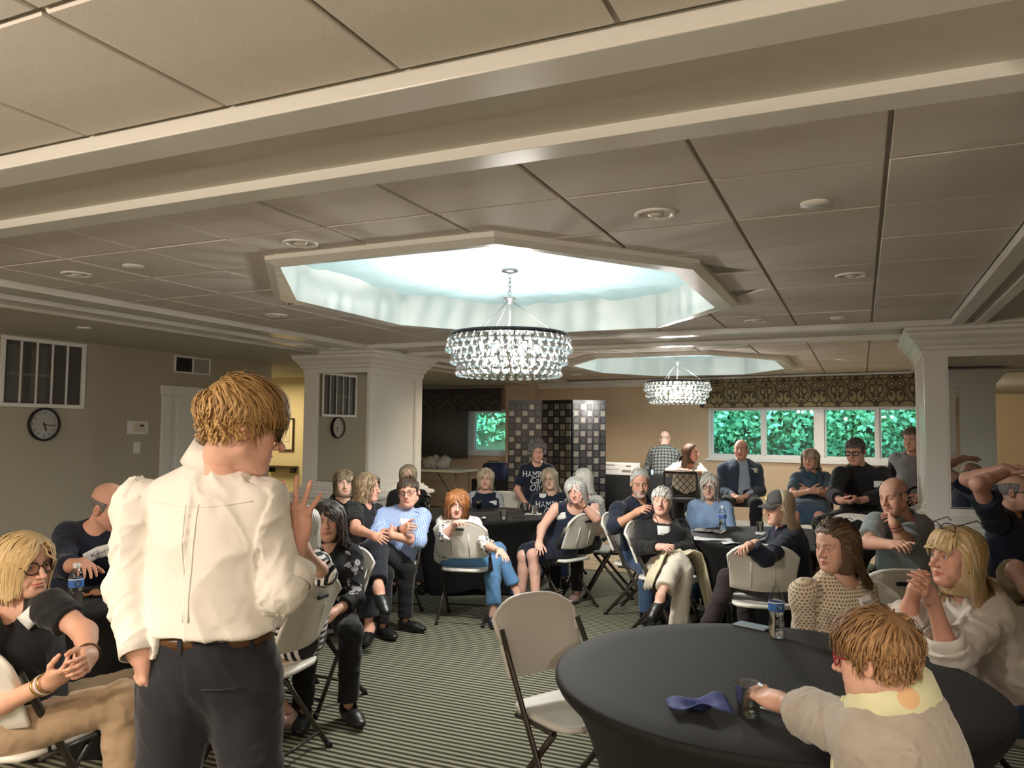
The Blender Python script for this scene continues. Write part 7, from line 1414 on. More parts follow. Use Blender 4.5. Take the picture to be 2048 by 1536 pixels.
A = person('black_shirt', 'person with thick black glasses in a black shirt, holding a phone by the window', tone=RUDDY, hair=H_('short', [(.05, .04, .035), (.17, .14, .12)], len=.04, side=.45, n=900, vol=.009, part=.02, flow=(.4, .2, .2), w=.0055), hp=dict(age=.6, jaw=1.05, lid=.5, w=1.02), fat=1.08, tops=[top(K_black, neck=('shirt',), collar=dict(gap=.6), sleeve=1.72, e=.018)], bottom=dict(mat=K_black, e=.014), shoes=dict(mat=L_black), glasses=dict(mat=F_black, h=.019, w=.027, r=.0034, sq=4.), tag=dict(x=-.075, t=.70, w=.095, h=.060))
PHONE_AT = (A['J']['Rwr'] + A['J']['Lwr']) / 2 + A['pf'] * .09 + V(0, 0, .005)
person('grey_tee', 'standing person in a grey T-shirt with black sleeves beside the mirrored pier', tone=RUDDY, hair=H_('short', [(.09, .06, .04), (.22, .16, .11)], len=.035, side=.5, n=900, vol=.009, part=.02, flow=(.3, .3, .2), w=.0055), hp=dict(age=.6, jaw=1.05), fat=1.1, belly=.9, tops=[top(K_black, name='sleeves', neck=('crew', .072), sleeve=.75, flare=.01, e=.012), top(K_grey, neck=('crew', .078), sleeve=.12, e=.017, hem=.04)], bottom=dict(mat=K_tan, e=.012, rise=.12), shoes=dict(mat=L_black))
A = person('polo', 'bald person in a grey polo shirt, hand over the mouth, wearing a wrist band', tone=(.66, .38, .28), hair=H_('bald', GREY, len=.008, n=250, vol=.003, top=.015, w=.0035), hp=dict(age=.9, jaw=1.05, w=1.0, lid=.35), fat=1.12, belly=.6, tops=[top(K_polo, neck=('v', .09), collar=dict(gap=.8), sleeve=.80, flare=.014, e=.018)], bottom=dict(mat=K_jean, e=.012), shoes=dict(mat=L_black), tag=dict(x=.085, t=.72, w=.085, h=.065, rot=-.5))
for q in (.10, .30): band('wrist_band', lerp(A['J']['Lwr'], A['J']['Lel'], q), A['J']['Lwr'] - A['J']['Lel'], .033 + .010 * q, .005, L_red, A['root'], A['o0'])
# ---------------------------------------------------------------- people near the camera, right
A = person('cap', 'person in a grey and tan baseball cap, arm resting over the chair back', tone=(.70, .42, .31), hair=H_('long', [(.30, .22, .14), (.52, .41, .28)], part=0., fringe='back', open=.074, zl=.132, n=800, vol=.008, w=.006), hp=dict(age=.4, w=.96, lid=.2), tops=[top(K_navy, neck=('crew', .072), sleeve=1.82, e=.020, wr=.007)], bottom=dict(mat=K_brownp, e=.010), shoes=dict(mat=L_rose), feet=True, tag=dict(x=.07, t=.80, w=.06, h=.075, ya=.5))
o0 = A['o0']; CAPG = cloth('cap_grey', (.085, .085, .085)); CAPT = cloth('cap_mesh', (.50, .41, .28)); rows = []; cap_parts = [[], []]
for i in range(9):
    el = i / 8 * math.pi / 2; rows.append([A['toW']((.088 * math.cos(el) ** .8 * math.sin(a), -.012 + .108 * math.cos(el) ** .8 * math.cos(a), .045 + .092 * math.sin(el) - .010 * math.cos(a) * (1 - math.sin(el)))) - o0 for a in np.linspace(-math.pi, math.pi, 33)])
rows = np.array(rows); MB().grid(rows[:, 9:24]).build('cap_front', CAPG, A['root'], solid=.003); b = MB(); b.grid(rows[:, :10]); b.grid(rows[:, 23:]); b.build('cap_mesh', CAPT, A['root'], solid=.003)
bill = []
for v in np.linspace(0, 1, 6): bill.append([A['toW']((.078 * math.sin(a) * (1 - .12 * v), .085 * math.cos(a) * 1.0 + .005 + .072 * v * max(.0, math.cos(a)) ** .6, .040 - .018 * v - .016 * math.sin(a) ** 2 * (1 + v))) - o0 for a in np.linspace(-1.25, 1.25, 19)])
MB().grid(np.array(bill)).build('cap_bill', CAPG, A['root'], solid=.004)
lg_ = [A['toW']((x, .098 - .6 * abs(x) ** 1.5 - .25 * max(z - .075, 0), z)) - o0 for x, z in ((-.018, .072), (-.012, .095), (.0, .086), (.014, .098), (.022, .082), (.012, .074), (.004, .068), (-.008, .066))]; MB().add(lg_, [tuple(range(8))]).build('cap_emblem', mat('emblem_gold', (.75, .52, .22), .6), A['root'], solid=.002)
MB().lathe([(.001, .006), (.006, 0), (.001, -.006)], 10, Matrix.Translation(A['toW']((-.081, -.006, -.045)) - o0)).build('earring', SILV, A['root'])
band('watch', lerp(A['J']['Rwr'], A['J']['Rel'], .10), A['J']['Rwr'] - A['J']['Rel'], .031, .03, SILV, A['root'], o0); band('watch_strap', lerp(A['J']['Rwr'], A['J']['Rel'], .30), A['J']['Rwr'] - A['J']['Rel'], .036, .07, K_stripe, A['root'], o0)
A = person('knit', 'person with long brown wavy hair and pushed up glasses in a cream open knit sweater', tone=(.71, .43, .32), hair=H_('long', [(.055, .030, .016), (.15, .085, .045), (.22, .14, .08)], part=0., fringe='back', zl=.185, n=1500, vol=.014, w=.0045, curl=.009, cfreq=14., fluff=.014, wide=1.22, open=.078), hp=dict(age=.6, w=.98, lid=.5, nose=1.1, brow=(.10, .06, .04)), tops=[top(K_knit, neck=('crew', .080), sleeve=.85, se=.9, flare=.016, e=.016, wr=.004)], bottom=dict(mat=K_jean), shoes=dict(mat=L_black), glasses=dict(mat=F_tort, up=(.80, .060, .115), r=.0018), tag=dict(x=-.035, t=.76, w=.080, h=.058, rot=-.25, txt='Becky', size=.020))
MB().lathe([(.001, .016), (.004, .004), (.006, -.008), (.001, -.014)], 10, Matrix.Translation(A['toW']((-.080, -.008, -.062)) - A['o0'])).build('earring', L_red, A['root'])
A = person('white_blonde', 'blonde person in a white shirt, both hands clasped over the mouth', tone=(.72, .405, .30), hair=H_('long', BLOND + [(.80, .66, .42)], part=-.005, fringe='bangs', flen=.07, zl=.170, n=1700, vol=.016, w=.0048, endcurl=.1), hp=dict(age=.6, w=1.0, lid=.15, iris=(.12, .20, .24)), tops=[top(cloth('white_linen', (.74, .69, .63), .8, .1, .5), neck=('v', .10), collar=dict(gap=.9), sleeve=1.22, se=1.6, flare=.014, e=.018, wr=.009, hem=-.06)], bottom=dict(mat=K_jean), shoes=dict(mat=L_black), glasses=dict(mat=F_tort, up=(.80, .060, .124), r=.0022, w=.028), nails=(.62, .45, .42))
o0, J = A['o0'], A['J']; el, wr = J['Lel'], J['Lwr']; band('rolled_cuff', lerp(el, wr, .30), wr - el, .060, .060, K_white, A['root'], o0)
MB().tube([A['toW']((-.080, -.006 + .011 * math.sin(a), -.052 + .012 * math.cos(a))) - o0 for a in np.linspace(0, 2 * math.pi, 13)[:-1]], .0022, 6, closed=True).build('earring', GOLD, A['root'])
hL = POSE['white_blonde']['handL']; f_ = nrm(hL['f']); n_ = nrm(V(*hL['n']) - f_ * (V(*hL['n']) @ f_)); s_ = -np.cross(f_, n_); band('ring', J['Lwr'] + (s_ * -.009 + f_ * .104 + n_ * .004) * .9, f_, .0088, .004, GOLD, A['root'], o0, flatk=1.)
A = person('front_woman', 'person with red glasses seen from behind, in an oatmeal cardigan and pale silk scarf', tone=(.73, .44, .335), hair=H_('short', [(.22, .115, .045), (.46, .27, .125), (.34, .185, .08)], len=.088, side=.36, var=.28, n=2300, vol=.016, nape=.01, grav=.18, part=.02, flow=(.1, .5, .0), w=.0032, mess=.12, m=9, p3=.3, wave=.002, wfreq=5., capk=.75), hp=dict(age=.7, w=.98, nose=1.0, neck=.047), hand_sc=1.1, tops=[top(K_beige, neck=('crew', .074), sleeve=1.46, se=1.5, flare=.008, e=.018, wr=.006, hk=.85)], bottom=dict(mat=K_black), shoes=dict(mat=L_black), glasses=dict(mat=F_red, r=.0024, h=.020))
o0, J = A['o0'], A['J']; el, wr = J['Lel'], J['Lwr']; band('cuff', lerp(el, wr, .42), wr - el, .054, .060, K_beige, A['root'], o0, flatk=1.12)
M_sil = mat('silk_scarf', (.78, .70, .44), .45, sheen=.4); g = NG(M_sil); v_ = g.tc('Object'); d_ = g.voro(9., v_); g.color(g.mix(g.math('LESS_THAN', d_, .30), g.mix(g.noise(5, v_, 2), (.80, .74, .48), (.72, .74, .46)), (.80, .50, .26)))
rows = []
for rr, z in ((.058, .030), (.068, .055), (.086, .056), (.104, .030), (.116, -.015), (.108, -.05)):
    rows.append([A['N'] + A['cf'] * (.016 + rr * 1.0 * math.cos(a)) + A['cr'] * rr * 1.10 * math.sin(a) + A['cu'] * (z - .060 * max(0, math.cos(a)) + .007 * math.sin(a * 7 + rr * 90) + .012) - o0 for a in np.linspace(0, 2 * math.pi, 48, endpoint=False)])
MB().grid(np.array(rows), wrap=True).build('silk_scarf', M_sil, A['root'], solid=.004)
rows = []
for v in np.linspace(0, 1, 16):
    c = A['N'] + A['cf'] * (.075 + .085 * v - .03 * v * v) - A['cr'] * (.080 + .035 * math.sin(v * 2.2)) - A['cu'] * (.0 + .34 * v); rows.append([c + nrm(A['cf'] * .75 + A['cr'] * .55) * (u * (.046 + .022 * v)) - A['cr'] * (.012 * math.cos(u * 5 + v * 3)) for u in np.linspace(-1, 1, 13)])
MB().grid(np.array(rows) - o0).build('scarf_end', M_sil, A['root'], solid=.004)
A = person('hands_on_head', 'person in a navy T-shirt and khaki shorts with both hands resting on the head', tone=(.56, .32, .235), hair=H_('bald', GREY, len=.01, n=300, vol=.004, top=.05, w=.004), hp=dict(age=.7, jaw=1.05), arm=1.1, bare=True, tops=[top(K_navy, neck=('crew', .074), sleeve=.62, flare=.02, e=.018)], bottom=dict(mat=K_tights, len=.85, e=.02, flare=.02), shoes=dict(mat=L_black), glasses=dict(mat=F_black, r=.0026))
# ---------------------------------------------------------------- tables and chairs where they stand
TB = .7455
round_table(-.32, 2.965, .757, 'round banquet table under the nearest black cloth, with one clear bottle and one cup', rz=.35, clothlabel='black stretch cloth over the nearest table, under the blue napkin and clear cup')
round_table(-.62, 6.85, .757, 'round banquet table beside the person in the baseball cap', rz=.1, clothlabel='black stretch cloth over the table scattered with papers and a bouquet')
round_table(-3.67, 7.25, .757, 'round banquet table behind the red haired person', rz=.5, clothlabel='black stretch cloth over the table holding several tumblers')
round_table(-3.85, 3.05, .757, 'round banquet table behind the blonde person with round glasses', rz=.2, clothlabel='black stretch cloth over the table holding snack plates')
chair(-1.135, 3.16, (.87, -.492), 'empty white plastic folding chair standing alone at the nearest table')
chair(-3.087, 5.971, (-.22, .976), 'white folding chair under the red haired person, its back towards the camera')
chair(-3.73, 5.80, (.2, -.98), 'white folding chair under the person in the blue checked shirt')
chair(-2.525, 6.825, (-.934, .357), 'white folding chair under the person in the sleeveless navy dress')
chair(-1.443, 6.28, (.965, -.262), 'white folding chair under the person in the black sweater and cream trousers')
chair(-1.83, 6.85, (.995, -.099), 'white folding chair under the bearded person in the navy shirt')
chair(-.649, 5.695, (-.161, .987), 'white folding chair under the person in the baseball cap, seen from behind')
chair(-2.69, 3.085, (-.993, -.118), 'white folding chair under the person in the striped top')
chair(-2.993, 3.83, (-.085, -.996), 'white folding chair under the person in the floral blouse')
chair(-2.90, 1.98, (-.12, .99), 'white folding chair under the blonde person with round glasses')
chair(-4.18, 3.98, (.25, -.97), 'white folding chair behind the person in the navy sweater')
chair(-2.30, 7.50, (-.95, -.25), 'white folding chair under the person in the lace top')
chair(-1.95, 8.05, (.35, .93), 'empty white folding chair between the lace top and the bearded person')
chair(-3.92, 8.30, (.1, -.99), 'white folding chair under the older person with grey sleeves')
chair(-1.30, 7.78, (.5, -.86), 'white folding chair under the person in the chambray shirt')
chair(.10, 5.05, (-.35, .94), 'white folding chair between the knit sweater and the grey polo shirt')
chair(.28, 6.28, (-.6, -.8), 'white folding chair under the bald person in the grey polo shirt')
chair(-.12, 6.02 + 1.55, (-.2, -.98), 'empty white folding chair in front of the dark bar chairs by the window')
chair(.60, 3.78, (-.84, -.54), 'white folding chair under the person in the white shirt')
chair(-.06, 4.12, (.0, -1.), 'white folding chair under the person in the cream knit sweater')
chair(.98, 6.48, (.3, -.95), 'white folding chair under the person with both hands on the head')
chair(-4.32, 5.62, (-.3, .95), 'white folding chair beside the person in profile')
chair(-3.12, 8.28, (-.35, -.93), 'white folding chair under the seated person in the campaign T-shirt')
chair(.10, 2.12, (-.62, .78), 'white folding chair under the person in the oatmeal cardigan')
# high chairs by the window wall
M_rattan = mat('dark_rattan', (.030, .026, .022), .5); M_seatc = mat('bar_seat', (.02, .02, .02), .6)
def bar_chair(x, y, face, label, lattice=True):
    t = empty('bar_chair', (x, y, 0), math.atan2(face[1], face[0]) - math.pi / 2, label, 'chair', 'tall dark bar chairs'); b = MB()
    MB().box(-.22, .22, -.22, .22, .715, .765).build('seat', M_seatc, t, bevel=.015)
    for sx in (-1, 1):
        MB().tube([(.21 * sx, -.20, 0), (.21 * sx, -.20, .72), (.20 * sx, -.25, 1.10)], .018, 6).build('leg', M_rattan, t); MB().tube([(.21 * sx, .20, 0), (.21 * sx, .20, .72)], .018, 6).build('leg', M_rattan, t)
    MB().tube([(-.20, -.25, 1.10), (.20, -.25, 1.10)], .018, 6).build('top_rail', M_rattan, t); MB().tube([(-.205, -.225, .80), (.205, -.225, .80)], .014, 6).build('lower_rail', M_rattan, t); MB().tube([(-.21, .20, .28), (.21, .20, .28)], .014, 6).build('footrest', M_rattan, t)
    for k in range(-3, 8):
        for s in (1, -1):
            pts = []
            for z in np.linspace(.80, 1.10, 7):
                xx = s * ((k - 2) * .082 + (z - .80) * .9 - .1)
                if abs(xx) < .20: pts.append((xx, -.225 - .025 * (z - .8) / .3, z))
            if len(pts) > 1: MB().tube(pts, .011, 4, flat=(1., .5, (0, 0, 1))).build('lattice_strip', M_rattan, t)
    return t
bar_chair(-2.12, 10.12, (-.1, .99), 'tall dark lattice backed bar chair that the white topped person leans on')
bar_chair(-1.36, 9.92, (.15, -.99), 'tall dark bar chair under the person in the blue blazer')
bar_chair(-.50, 9.26, (.1, -.99), 'tall dark bar chair under the person in the teal scarf')
bar_chair(.02, 8.34, (-.1, -.99), 'tall dark bar chair under the person in the black shirt')
# ---------------------------------------------------------------- small things on the tables
M_clear = thin_glass('clear_plastic', (.93, .95, .95), .07, .03); M_water = mat('water', (.96, .99, 1.), .0, trans=1., ior=1.33); M_cap = mat('bottle_cap', (.82, .82, .82), .4); M_lab = mat('bottle_label', (.05, .16, .48), .4); M_glassc = mat('tumbler_glass', (1, 1, 1), .0, trans=1., ior=1.35); M_labw = mat('label_white', (.8, .82, .86), .5); M_labd = mat('label_navy', (.01, .015, .05), .5)
def bottle(x, y, z, label, text=True, rz=0., open_=False):
    t = empty('water_bottle', (x, y, z), rz, label, 'bottle', 'clear plastic water bottles')
    prof = [(.002, .0005), (.027, .0005), (.032, .006), (.0325, .030), (.030, .036), (.0325, .042), (.0318, .060), (.0295, .070), (.0275, .085), (.0290, .100), (.0325, .110), (.0325, .150), (.0315, .162), (.0240, .183), (.0140, .198), (.0125, .204), (.0125, .214)]
    MB().lathe(prof, 28).build('bottle_body', M_clear, t)
    MB().lathe([(.002, .003), (.0255, .003), (.0300, .008), (.0300, .060), (.0275, .072), (.0255, .085), (.0275, .1), (.0300, .112), (.0300, .128), (.002, .128)], 24).build('water', M_water, t)
    MB().lathe([(.0332, .113), (.0334, .118), (.0334, .146), (.0332, .149)], 28).build('label', M_lab, t); MB().lathe([(.0337, .147), (.0337, .152)], 28).build('label_edge', M_labw, t)
    if not open_: MB().lathe([(.0145, .200), (.0150, .202), (.0150, .219), (.0140, .221), (.002, .2215)], 20).build('cap', M_cap, t)
    else: MB().lathe([(.0135, .206), (.0150, .207), (.0150, .211), (.0135, .212)], 20).build('neck_ring', M_clear, t)
    if text:
        dsk = [(.0336 * math.sin(a), -.0336 * math.cos(a), .131 + zz) for a, zz in [(math.cos(w) * .0135 / .0336, math.sin(w) * .0135) for w in np.linspace(0, 2 * math.pi, 21)[:-1]]]; MB().add(dsk, [tuple(range(20))]).build('label_disc', M_labd, t)
        for tx, zz in (('Pure', .1345), ('Life', .1275)):
            v, f = text_mesh(tx, .0095); MB().add([(.0341 * math.sin(p[0] / .034), -.0341 * math.cos(p[0] / .034), zz + p[1]) for p in v], f).build('label_lettering', M_labw, t)
    return t
toc = lambda x, y: math.atan2(-y, -x) + math.pi / 2
bottle(-3.379, 2.539, TB, 'water bottle on the snack table, in front of the person in the navy sweater', rz=toc(-3.4, 2.5) + .2)
bottle(-.340, 3.51, TB, 'open water bottle alone on the nearest black table', rz=toc(-.3, 3.4) + .5, open_=True)
bottle(-3.88, 7.05, TB, 'water bottle beside the elbow of the person in the blue checked shirt', rz=2)
bottle(-1.12, 7.02, TB, 'water bottle before the person in the chambray shirt', rz=toc(-1, 7))
def tumbler(x, y, z, label, r=.040, h=.085, fill=.3, m=None, tint=None, name='tumbler', cat='glass', group='clear tumblers on the tables'):
    t = empty(name, (x, y, z), 0, label, cat, group)
    MB().lathe([(.002, .001), (r * .74, .001), (r * .78, .004), (r, h), (r + .0012, h + .001), (r + .001, h - .003), (r - .0016, h - .002), (r * .75, .007), (.002, .006)], 28).build('tumbler_wall', m or M_glassc, t)
    if fill: MB().lathe([(.002, .007), (r * .74, .007), (r * (.75 + .24 * fill), h * fill), (.002, h * fill)], 24).build('drink', tint or M_water, t)
    return t
M_gin = mat('pale_drink', (.96, .97, .80), .0, trans=1., ior=1.33); M_cola = mat('dark_drink', (.02, .012, .01), .1)
CUPXY = None
tumbler(-.328, 2.514, TB, 'clear plastic cup with a little drink, held by the fingers on the nearest table', r=.0415, h=.098, fill=.22, m=M_clear, tint=M_gin, name='plastic_cup', cat='cup', group='held cup')
tumbler(-3.85, 7.70, TB, 'dark filled tumbler in front of the older person with grey sleeves', fill=.75, tint=M_cola)
tumbler(-3.16, 6.87, TB, 'tumbler of clear drink nearest the middle of the table with several glasses', fill=.4, r=.044, h=.092)
tumbler(-3.30, 7.72, TB, 'tumbler standing beside the seated campaign T-shirt', fill=.3)
tumbler(-3.09, 7.48, TB + .004, 'tumbler standing on the white napkin', fill=.5)
tumbler(-.82, 7.15, TB, 'small tumbler beside the water bottle of the chambray shirted person', fill=.3, r=.032)
tumbler(-4.02, 3.02, TB, 'clear cup beside the snack plate, near the speaker', fill=0, r=.036, m=M_clear)
wg = empty('wine_glass', (-4.05, 6.92, TB), 0, 'stemmed wine glass behind the shoulder of the blue checked shirt', 'glass'); MB().lathe([(.032, .001), (.030, .003), (.004, .006), (.0035, .075), (.012, .085), (.034, .115), (.040, .150), (.033, .190), (.0322, .190), (.039, .15), (.033, .116), (.004, .087)], 24).build('bowl_and_stem', M_glassc, wg); MB().lathe([(.002, .092), (.018, .098), (.030, .114), (.034, .125), (.002, .125)], 20).build('wine', M_gin, wg)
def napkin(x, y, z, w, h, rz, m, label, amp=.010, seed=0, name='napkin'):
    rs = np.random.RandomState(seed); n = 15; X_, Y_ = np.meshgrid(np.linspace(-w / 2, w / 2, n), np.linspace(-h / 2, h / 2, n)); Z_ = vnoise(np.c_[X_.ravel() * 16, Y_.ravel() * 16, np.full(n * n, seed + .5)]).reshape(n, n); Z_ = np.maximum(0, Z_ - .3) * amp * 3
    o = MB().grid(np.stack([X_, Y_, Z_ + .003], -1)).build(name, m, None, solid=.0015, loc=(x, y, z), rotz=rz); return tag(o, label, name.replace('_', ' '), 'paper napkins on the tables')
M_nap = mat('paper_napkin', (.80, .79, .77), .8); M_bluen = mat('blue_napkin', (.045, .060, .22), .75, bump=(60, .3)); M_bluel = mat('blue_napkin_light', (.10, .15, .36), .75)
bn = napkin(-.475, 2.50, TB, .19, .13, .35, M_bluen, 'crumpled dark blue paper napkin beside the held cup', .022, 3)
napkin(-3.10, 7.46, TB, .17, .17, .3, M_nap, 'white napkin under a tumbler near the seated campaign T-shirt', .003, 1); napkin(-3.36, 6.76, TB, .13, .10, .8, M_nap, 'white napkin right behind the red haired shoulder', .02, 2); napkin(-4.12, 6.75, TB, .12, .10, .1, M_nap, 'folded white napkin by the blue checked elbow', .02, 4)
napkin(-1.10, 6.42, TB, .30, .14, .2, M_nap, 'loose white leaflet lying on the table before the cream trousered person', .006, 5, 'leaflet'); napkin(-1.22, 6.92, TB, .28, .20, -.3, flowered('magazine', (.60, .58, .55), (.16, .08, .06), 30, .45), 'open printed magazine lying beside the water bottle', .012, 6, 'magazine'); napkin(-.93, 6.23, TB, .16, .09, .5, M_nap, 'folded paper at the table edge by the clasped hands', .012, 7, 'leaflet'); napkin(-.70, 7.0, TB, .28, .2, .1, M_nap, 'sheet of white paper in front of the chambray shirt', .004, 8, 'leaflet')
def plate(x, y, label, food):
    t = empty('snack_plate', (x, y, TB), 0, label, 'plate', 'snack plates'); MB().lathe([(.002, .003), (.07, .003), (.105, .016), (.108, .017), (.106, .019), (.07, .006), (.002, .006)], 36).build('plate', M_clear if food == 'c' else M_labw, t); rs = np.random.RandomState(len(label))
    for k in range(9):
        a = rs.rand() * 6.28; r = .07 * rs.rand() ** .5; M = Matrix.Translation((r * math.cos(a), r * math.sin(a), .012 + .006 * rs.rand())) @ Matrix.Rotation(rs.rand() * 6, 4, 'Z') @ Matrix.Rotation(rs.rand() * .5, 4, 'X')
        if food == 'c': MB().lathe([(.002, -.004), (.022, -.004), (.024, 0), (.02, .004), (.002, .005)], 14, M).build('cookie', mat('cookie', (.28, .12, .05), .8), t) if k < 4 else None
        else: MB().box(-.035, .035, -.008, .008, -.004, .004, M).build('cracker_stick', mat('cracker', (.62, .48, .28), .8), t, bevel=.002)
    return t
plate(-4.30, 3.25, 'plate heaped with cracker sticks in front of the navy sweater', 'k'); plate(-3.60, 2.80, 'clear plastic plate with cookies behind the water bottle', 'c'); plate(-4.12, 2.78, 'clear plastic plate beside the blonde bob', 'c')
ph = empty('phone', (-.455, 3.645, TB), 1.2, 'silver grey phone lying by the water bottle on the nearest table', 'phone', 'phones'); MB().box(-.038, .038, -.078, .078, .001, .010).build('phone_body', mat('phone_silver', (.42, .45, .50), .3, metal=.5), ph, bevel=.004); MB().box(-.034, .034, -.072, .072, .010, .0108).build('screen', mat('phone_screen', (.10, .12, .15), .08), ph)
p2 = empty('phone', tuple(PHONE_AT), .6, 'phone held in the hands of the black shirted person', 'phone', 'phones'); MB().box(-.036, .036, -.074, .074, -.004, .004).build('phone_body', L_black, p2, bevel=.003); MB().box(-.032, .032, -.07, .07, .004, .0046).build('screen', mat('phone_screen2', (.05, .05, .06), .08), p2)
p3 = empty('phone', (-3.42, 6.90, TB), .4, 'dark phone lying behind the red haired shoulder on the table', 'phone', 'phones'); MB().box(-.036, .036, -.074, .074, .001, .009).build('phone_body', L_black, p3, bevel=.003); MB().box(-.032, .032, -.07, .07, .009, .0096).build('screen', mat('phone_screen3', (.05, .05, .06), .08), p3)
gl = empty('folded_spectacles', (-3.05, 6.98, TB), .4, 'folded spectacles lying by the tumbler on the far left table', 'glasses'); b = MB()
for s in (-1, 1): b.tube([(s * .033 + .024 * math.cos(a), 0, .022 + .018 * math.sin(a)) for a in np.linspace(0, 6.28, 15)[:-1]], .002, 5, closed=True)
b.build('rims', F_black, gl); MB().tube([(-.058, 0, .022), (.06, .012, .01)], .002, 5).build('temple', F_black, gl); MB().tube([(.058, 0, .022), (-.06, .022, .01)], .002, 5).build('temple', F_black, gl)
bq = empty('bouquet', (-.25, 6.62, TB), .3, 'small wrapped bouquet of pale flowers with green leaves on the table behind the knit sweater', 'flowers')
MB().lathe([(.01, .0), (.03, .04), (.06, .09), (.085, .12)], 16).build('paper_wrap', M_nap, bq); rs = np.random.RandomState(9)
for k in range(7):
    a = k * .9; M = Matrix.Translation((.05 * math.cos(a) * (k > 0), .05 * math.sin(a) * (k > 0), .12 + .02 * rs.rand())); MB().lathe([(.002, -.02), (.02, -.012), (.028, .004), (.018, .018), (.002, .02)], 10, M).build('flower', mat('petal', (.78, .74, .66), .7), bq)
for k in range(8):
    a = k * .785 + .3; M = Matrix.Translation((.07 * math.cos(a), .07 * math.sin(a), .12)) @ Matrix.Rotation(a, 4, 'Z') @ Matrix.Rotation(-.6, 4, 'Y'); MB().add([tuple(M @ Vector(p)) for p in ((0, 0, 0), (.03, -.014, .004), (.07, 0, 0), (.03, .014, .004))], [(0, 1, 2, 3)]).build('leaf', mat('bouquet_leaf', (.30, .42, .08), .5), bq, solid=.001)
fx = empty('plastic_fork', (-.25, 2.57, TB), -.4, 'small white plastic fork under the outstretched wrist', 'cutlery'); b = MB().tube([(-.07, 0, .004), (.02, 0, .005)], .0028, 6); b.build('handle', M_cap, fx); b = MB()
for s in (-.006, 0, .006): b.tube([(.02, s * .6, .005), (.055, s, .006)], .0014, 5)
b.build('tines', M_cap, fx)
# cream jacket over the knees of the person in black
JK = POSE['cream']['J']; K_jack = cloth('cream_jacket', (.72, .64, .45)); kn = V(*JK['Rkn']); kl = V(*JK['Lkn']); hp_ = (V(*JK['Rhip']) + V(*JK['Lhip'])) / 2; rows = []
fw = nrm(kn + kl - 2 * hp_); sd = nrm(V(*JK['Lhip']) - V(*JK['Rhip']))
for i in range(16):
    u = i / 15; row = []
    for j in range(18):
        w = j / 17 * 2 - 1; c = lerp(hp_ + fw * .16, (kn + kl) / 2 + fw * .0, u) + sd * (w * .27 + .05); drop = max(0, abs(w + (.1)) - .45); z = .105 - .9 * drop ** 1.4 * (1.3 if w > 0 else .9) + .016 * math.sin(i * 1.1 + j * .9) + .012 * math.sin(j * 2.1); row.append(c + V(0, 0, z) - fw * .05 * drop)
    rows.append(row)
jo = MB().grid(rows).build('cream_jacket', K_jack, None, solid=.010); tag(jo, 'cream jacket laid over the lap of the person in the black sweater', 'jacket')
# ---------------------------------------------------------------- far background things
ft = empty('folding_table', (-7.45, 13.3, 0), 0, 'long white folding table under the grey roller blind', 'table'); MB().box(-.95, .60, -.35, .35, .80, .845).build('table_top', M_brightw, ft, bevel=.01)
for sx in (-.7, .45):
    for sy in (-.28, .28): MB().tube([(sx, sy, .80), (sx, sy, 0)], .014, 6).build('leg', mat('grey_steel', (.30, .30, .29), .4, metal=.5), ft)
    MB().tube([(sx, -.28, .18), (sx, .28, .18)], .010, 5).build('brace', M_dark, ft)
MB().tube([(.45, -.28, .25), (.05, -.28, .80)], .010, 5).build('brace', M_dark, ft)
rs = np.random.RandomState(12)
for k, (x, w, c, l) in enumerate(((-8.02, .15, (.38, .24, .12), 'crumpled brown paper bag at the near end of the white folding table'), (-7.66, .20, (.62, .62, .60), 'clear plastic bag of party goods on the white folding table'), (-7.40, .14, (.70, .70, .69), 'small white plastic bag on the white folding table'))):
    pr_ = [Ell((0, 0, .11), (w, .13, .13), .05), Ell((.05, .03, .18), (w * .6, .09, .09), .05)]; v, q = polygonize(lambda P: field(pr_, P) + fold_noise(P, .045, 11., None, k * 3.), (-.3, -.25, -.02), (.3, .25, .35), .016); v[:, 2] = np.maximum(v[:, 2], .0); m = mat('bag_%s' % 'brown' if k == 0 else 'bag_film', c, .35, trans=0. if k == 0 else .35)
    o = add_obj('carrier_bag', mesh_np('carrier_bag', v, q, mats=[m])); o.location = (x, 13.25, .846); tag(o, l, 'bag', 'bags on the white folding table')
bt = empty('black_side_table', (-5.75, 12.7, 0), 0, 'table in a black cloth beside the folding screen, with blue bags on it', 'table'); MB().box(-.55, .55, -.35, .35, .70, .74).build('table_top', M_cloth, bt); MB().grid([[(x, y, z) for x, y in ((-.56, .36), (-.56, -.36), (-.2, -.37), (.2, -.36), (.56, -.36), (.56, .36))] for z in (.742, .4, .02)]).build('cloth_skirt', M_cloth, bt, solid=.006)
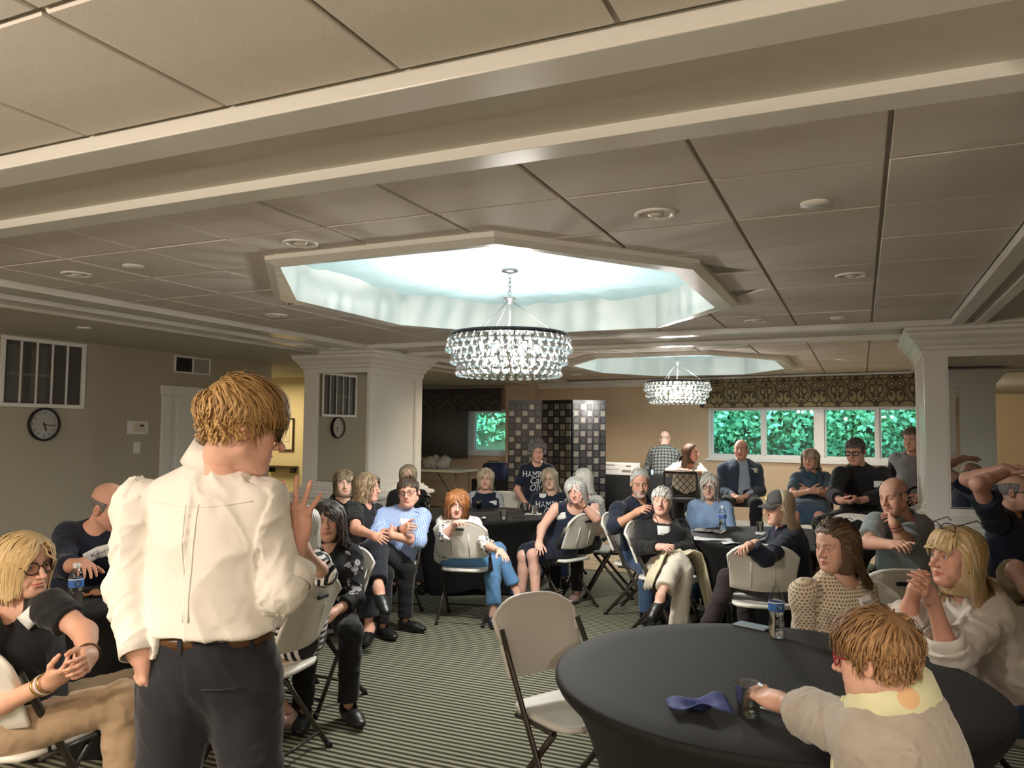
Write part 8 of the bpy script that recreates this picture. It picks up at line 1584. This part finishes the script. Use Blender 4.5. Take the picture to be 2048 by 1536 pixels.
for x, s, c, l in ((-5.95, 1., (.012, .02, .075), 'dark blue bag slumped at the end of the side table'), (-5.50, .9, (.01, .05, .38), 'bright blue insulated bag on the side table')):
    b_ = MB(); n = 20; v = []
    for kz, kx in ((0, 1.), (.08, 1.06), (.20, 1.02), (.27, .9), (.29, .6)): v.append([(.26 * s * kx * math.copysign(abs(math.cos(a)) ** .5, math.cos(a)), .15 * s * kx * math.copysign(abs(math.sin(a)) ** .5, math.sin(a)), kz * s) for a in np.linspace(0, 2 * math.pi, n, endpoint=False)])
    b_.grid(np.array(v), wrap=True); b_.f.append(tuple(range(4 * n, 5 * n))); b_.sm.append(False); b_.mi.append(0); t = empty('cooler_bag', (x, 12.62, .742), 0, l, 'bag', 'blue bags on the side table'); b_.build('bag_body', mat('bag_blue', c, .5), t); MB().tube([(-.12 * s, -.155 * s, .18 * s), (-.10 * s, -.165 * s, .32 * s), (.10 * s, -.165 * s, .32 * s), (.12 * s, -.155 * s, .18 * s)], .009, 6).build('handle', K_black, t)
cb = empty('flat_carton', (-6.42, 13.9, 0), 0, 'tall pale carton leaning against the wall below the open window', 'box'); MB().box(-.16, .16, -.05, .05, .0, .92).build('carton_side', mat('carton_yellow', (.62, .52, .26), .8), cb, bevel=.004); MB().box(-.165, .165, -.055, .055, .86, .925).build('carton_lid', mat('carton_yellow2', (.66, .56, .30), .8), cb)
ht = empty('high_table', (-2.75, 11.4, 0), -.1, 'long black clothed counter along the peach wall with a carton on it', 'table'); MB().box(-.95, .95, -.32, .32, .93, .965).build('table_top', M_cloth, ht); MB().grid([[(x, y, z) for x, y in ((-.96, .33), (-.96, -.33), (-.4, -.34), (.2, -.33), (.96, -.33), (.96, .33))] for z in (.967, .5, .02)]).build('cloth_skirt', M_cloth, ht, solid=.006)
cx = empty('white_carton', (-3.28, 11.36, .967), -.08, 'flat white printed carton lying on the black counter', 'box'); MB().box(-.33, .22, -.17, .17, 0, .17).build('carton_body', mat('carton_white', (.76, .72, .66), .7), cx, bevel=.004)
for a in ((-.30, -.05, .135, .147), (-.30, .02, .075, .083), (.12, .20, .12, .145), (.06, .20, .04, .075)): MB().box(a[0], a[1], -.1712, -.170, a[2], a[3]).build('printed_band', mat('carton_print', (.20, .18, .17), .7), cx)
rs = np.random.RandomState(3)
for k, (x, y) in enumerate(((-2.92, 11.2), (-2.80, 11.28))): tumbler(x, y, .967, ('tumbler' if k else 'second tumbler') + ' on the black counter, close to the white carton', fill=.2)
# ledge and easel behind the viewer, seen only in the mirrored pier
ez = empty('easel', (1.95, -3.2, 0), .6, 'dark wooden display easel reflected in the mirrored pier', 'easel')
for p in (((-.3, 0, 0), (-.02, 0, 1.75)), ((.3, 0, 0), (.02, 0, 1.75)), ((0, -.45, 0), (0, -.05, 1.6))): MB().tube(p, .018, 6).build('leg', L_brown, ez)
MB().box(-.42, .42, -.03, .06, 1.28, 1.33).build('tray', L_brown, ez); MB().box(-.3, .35, -.05, .1, 1.20, 1.24).build('tray', L_brown, ez)
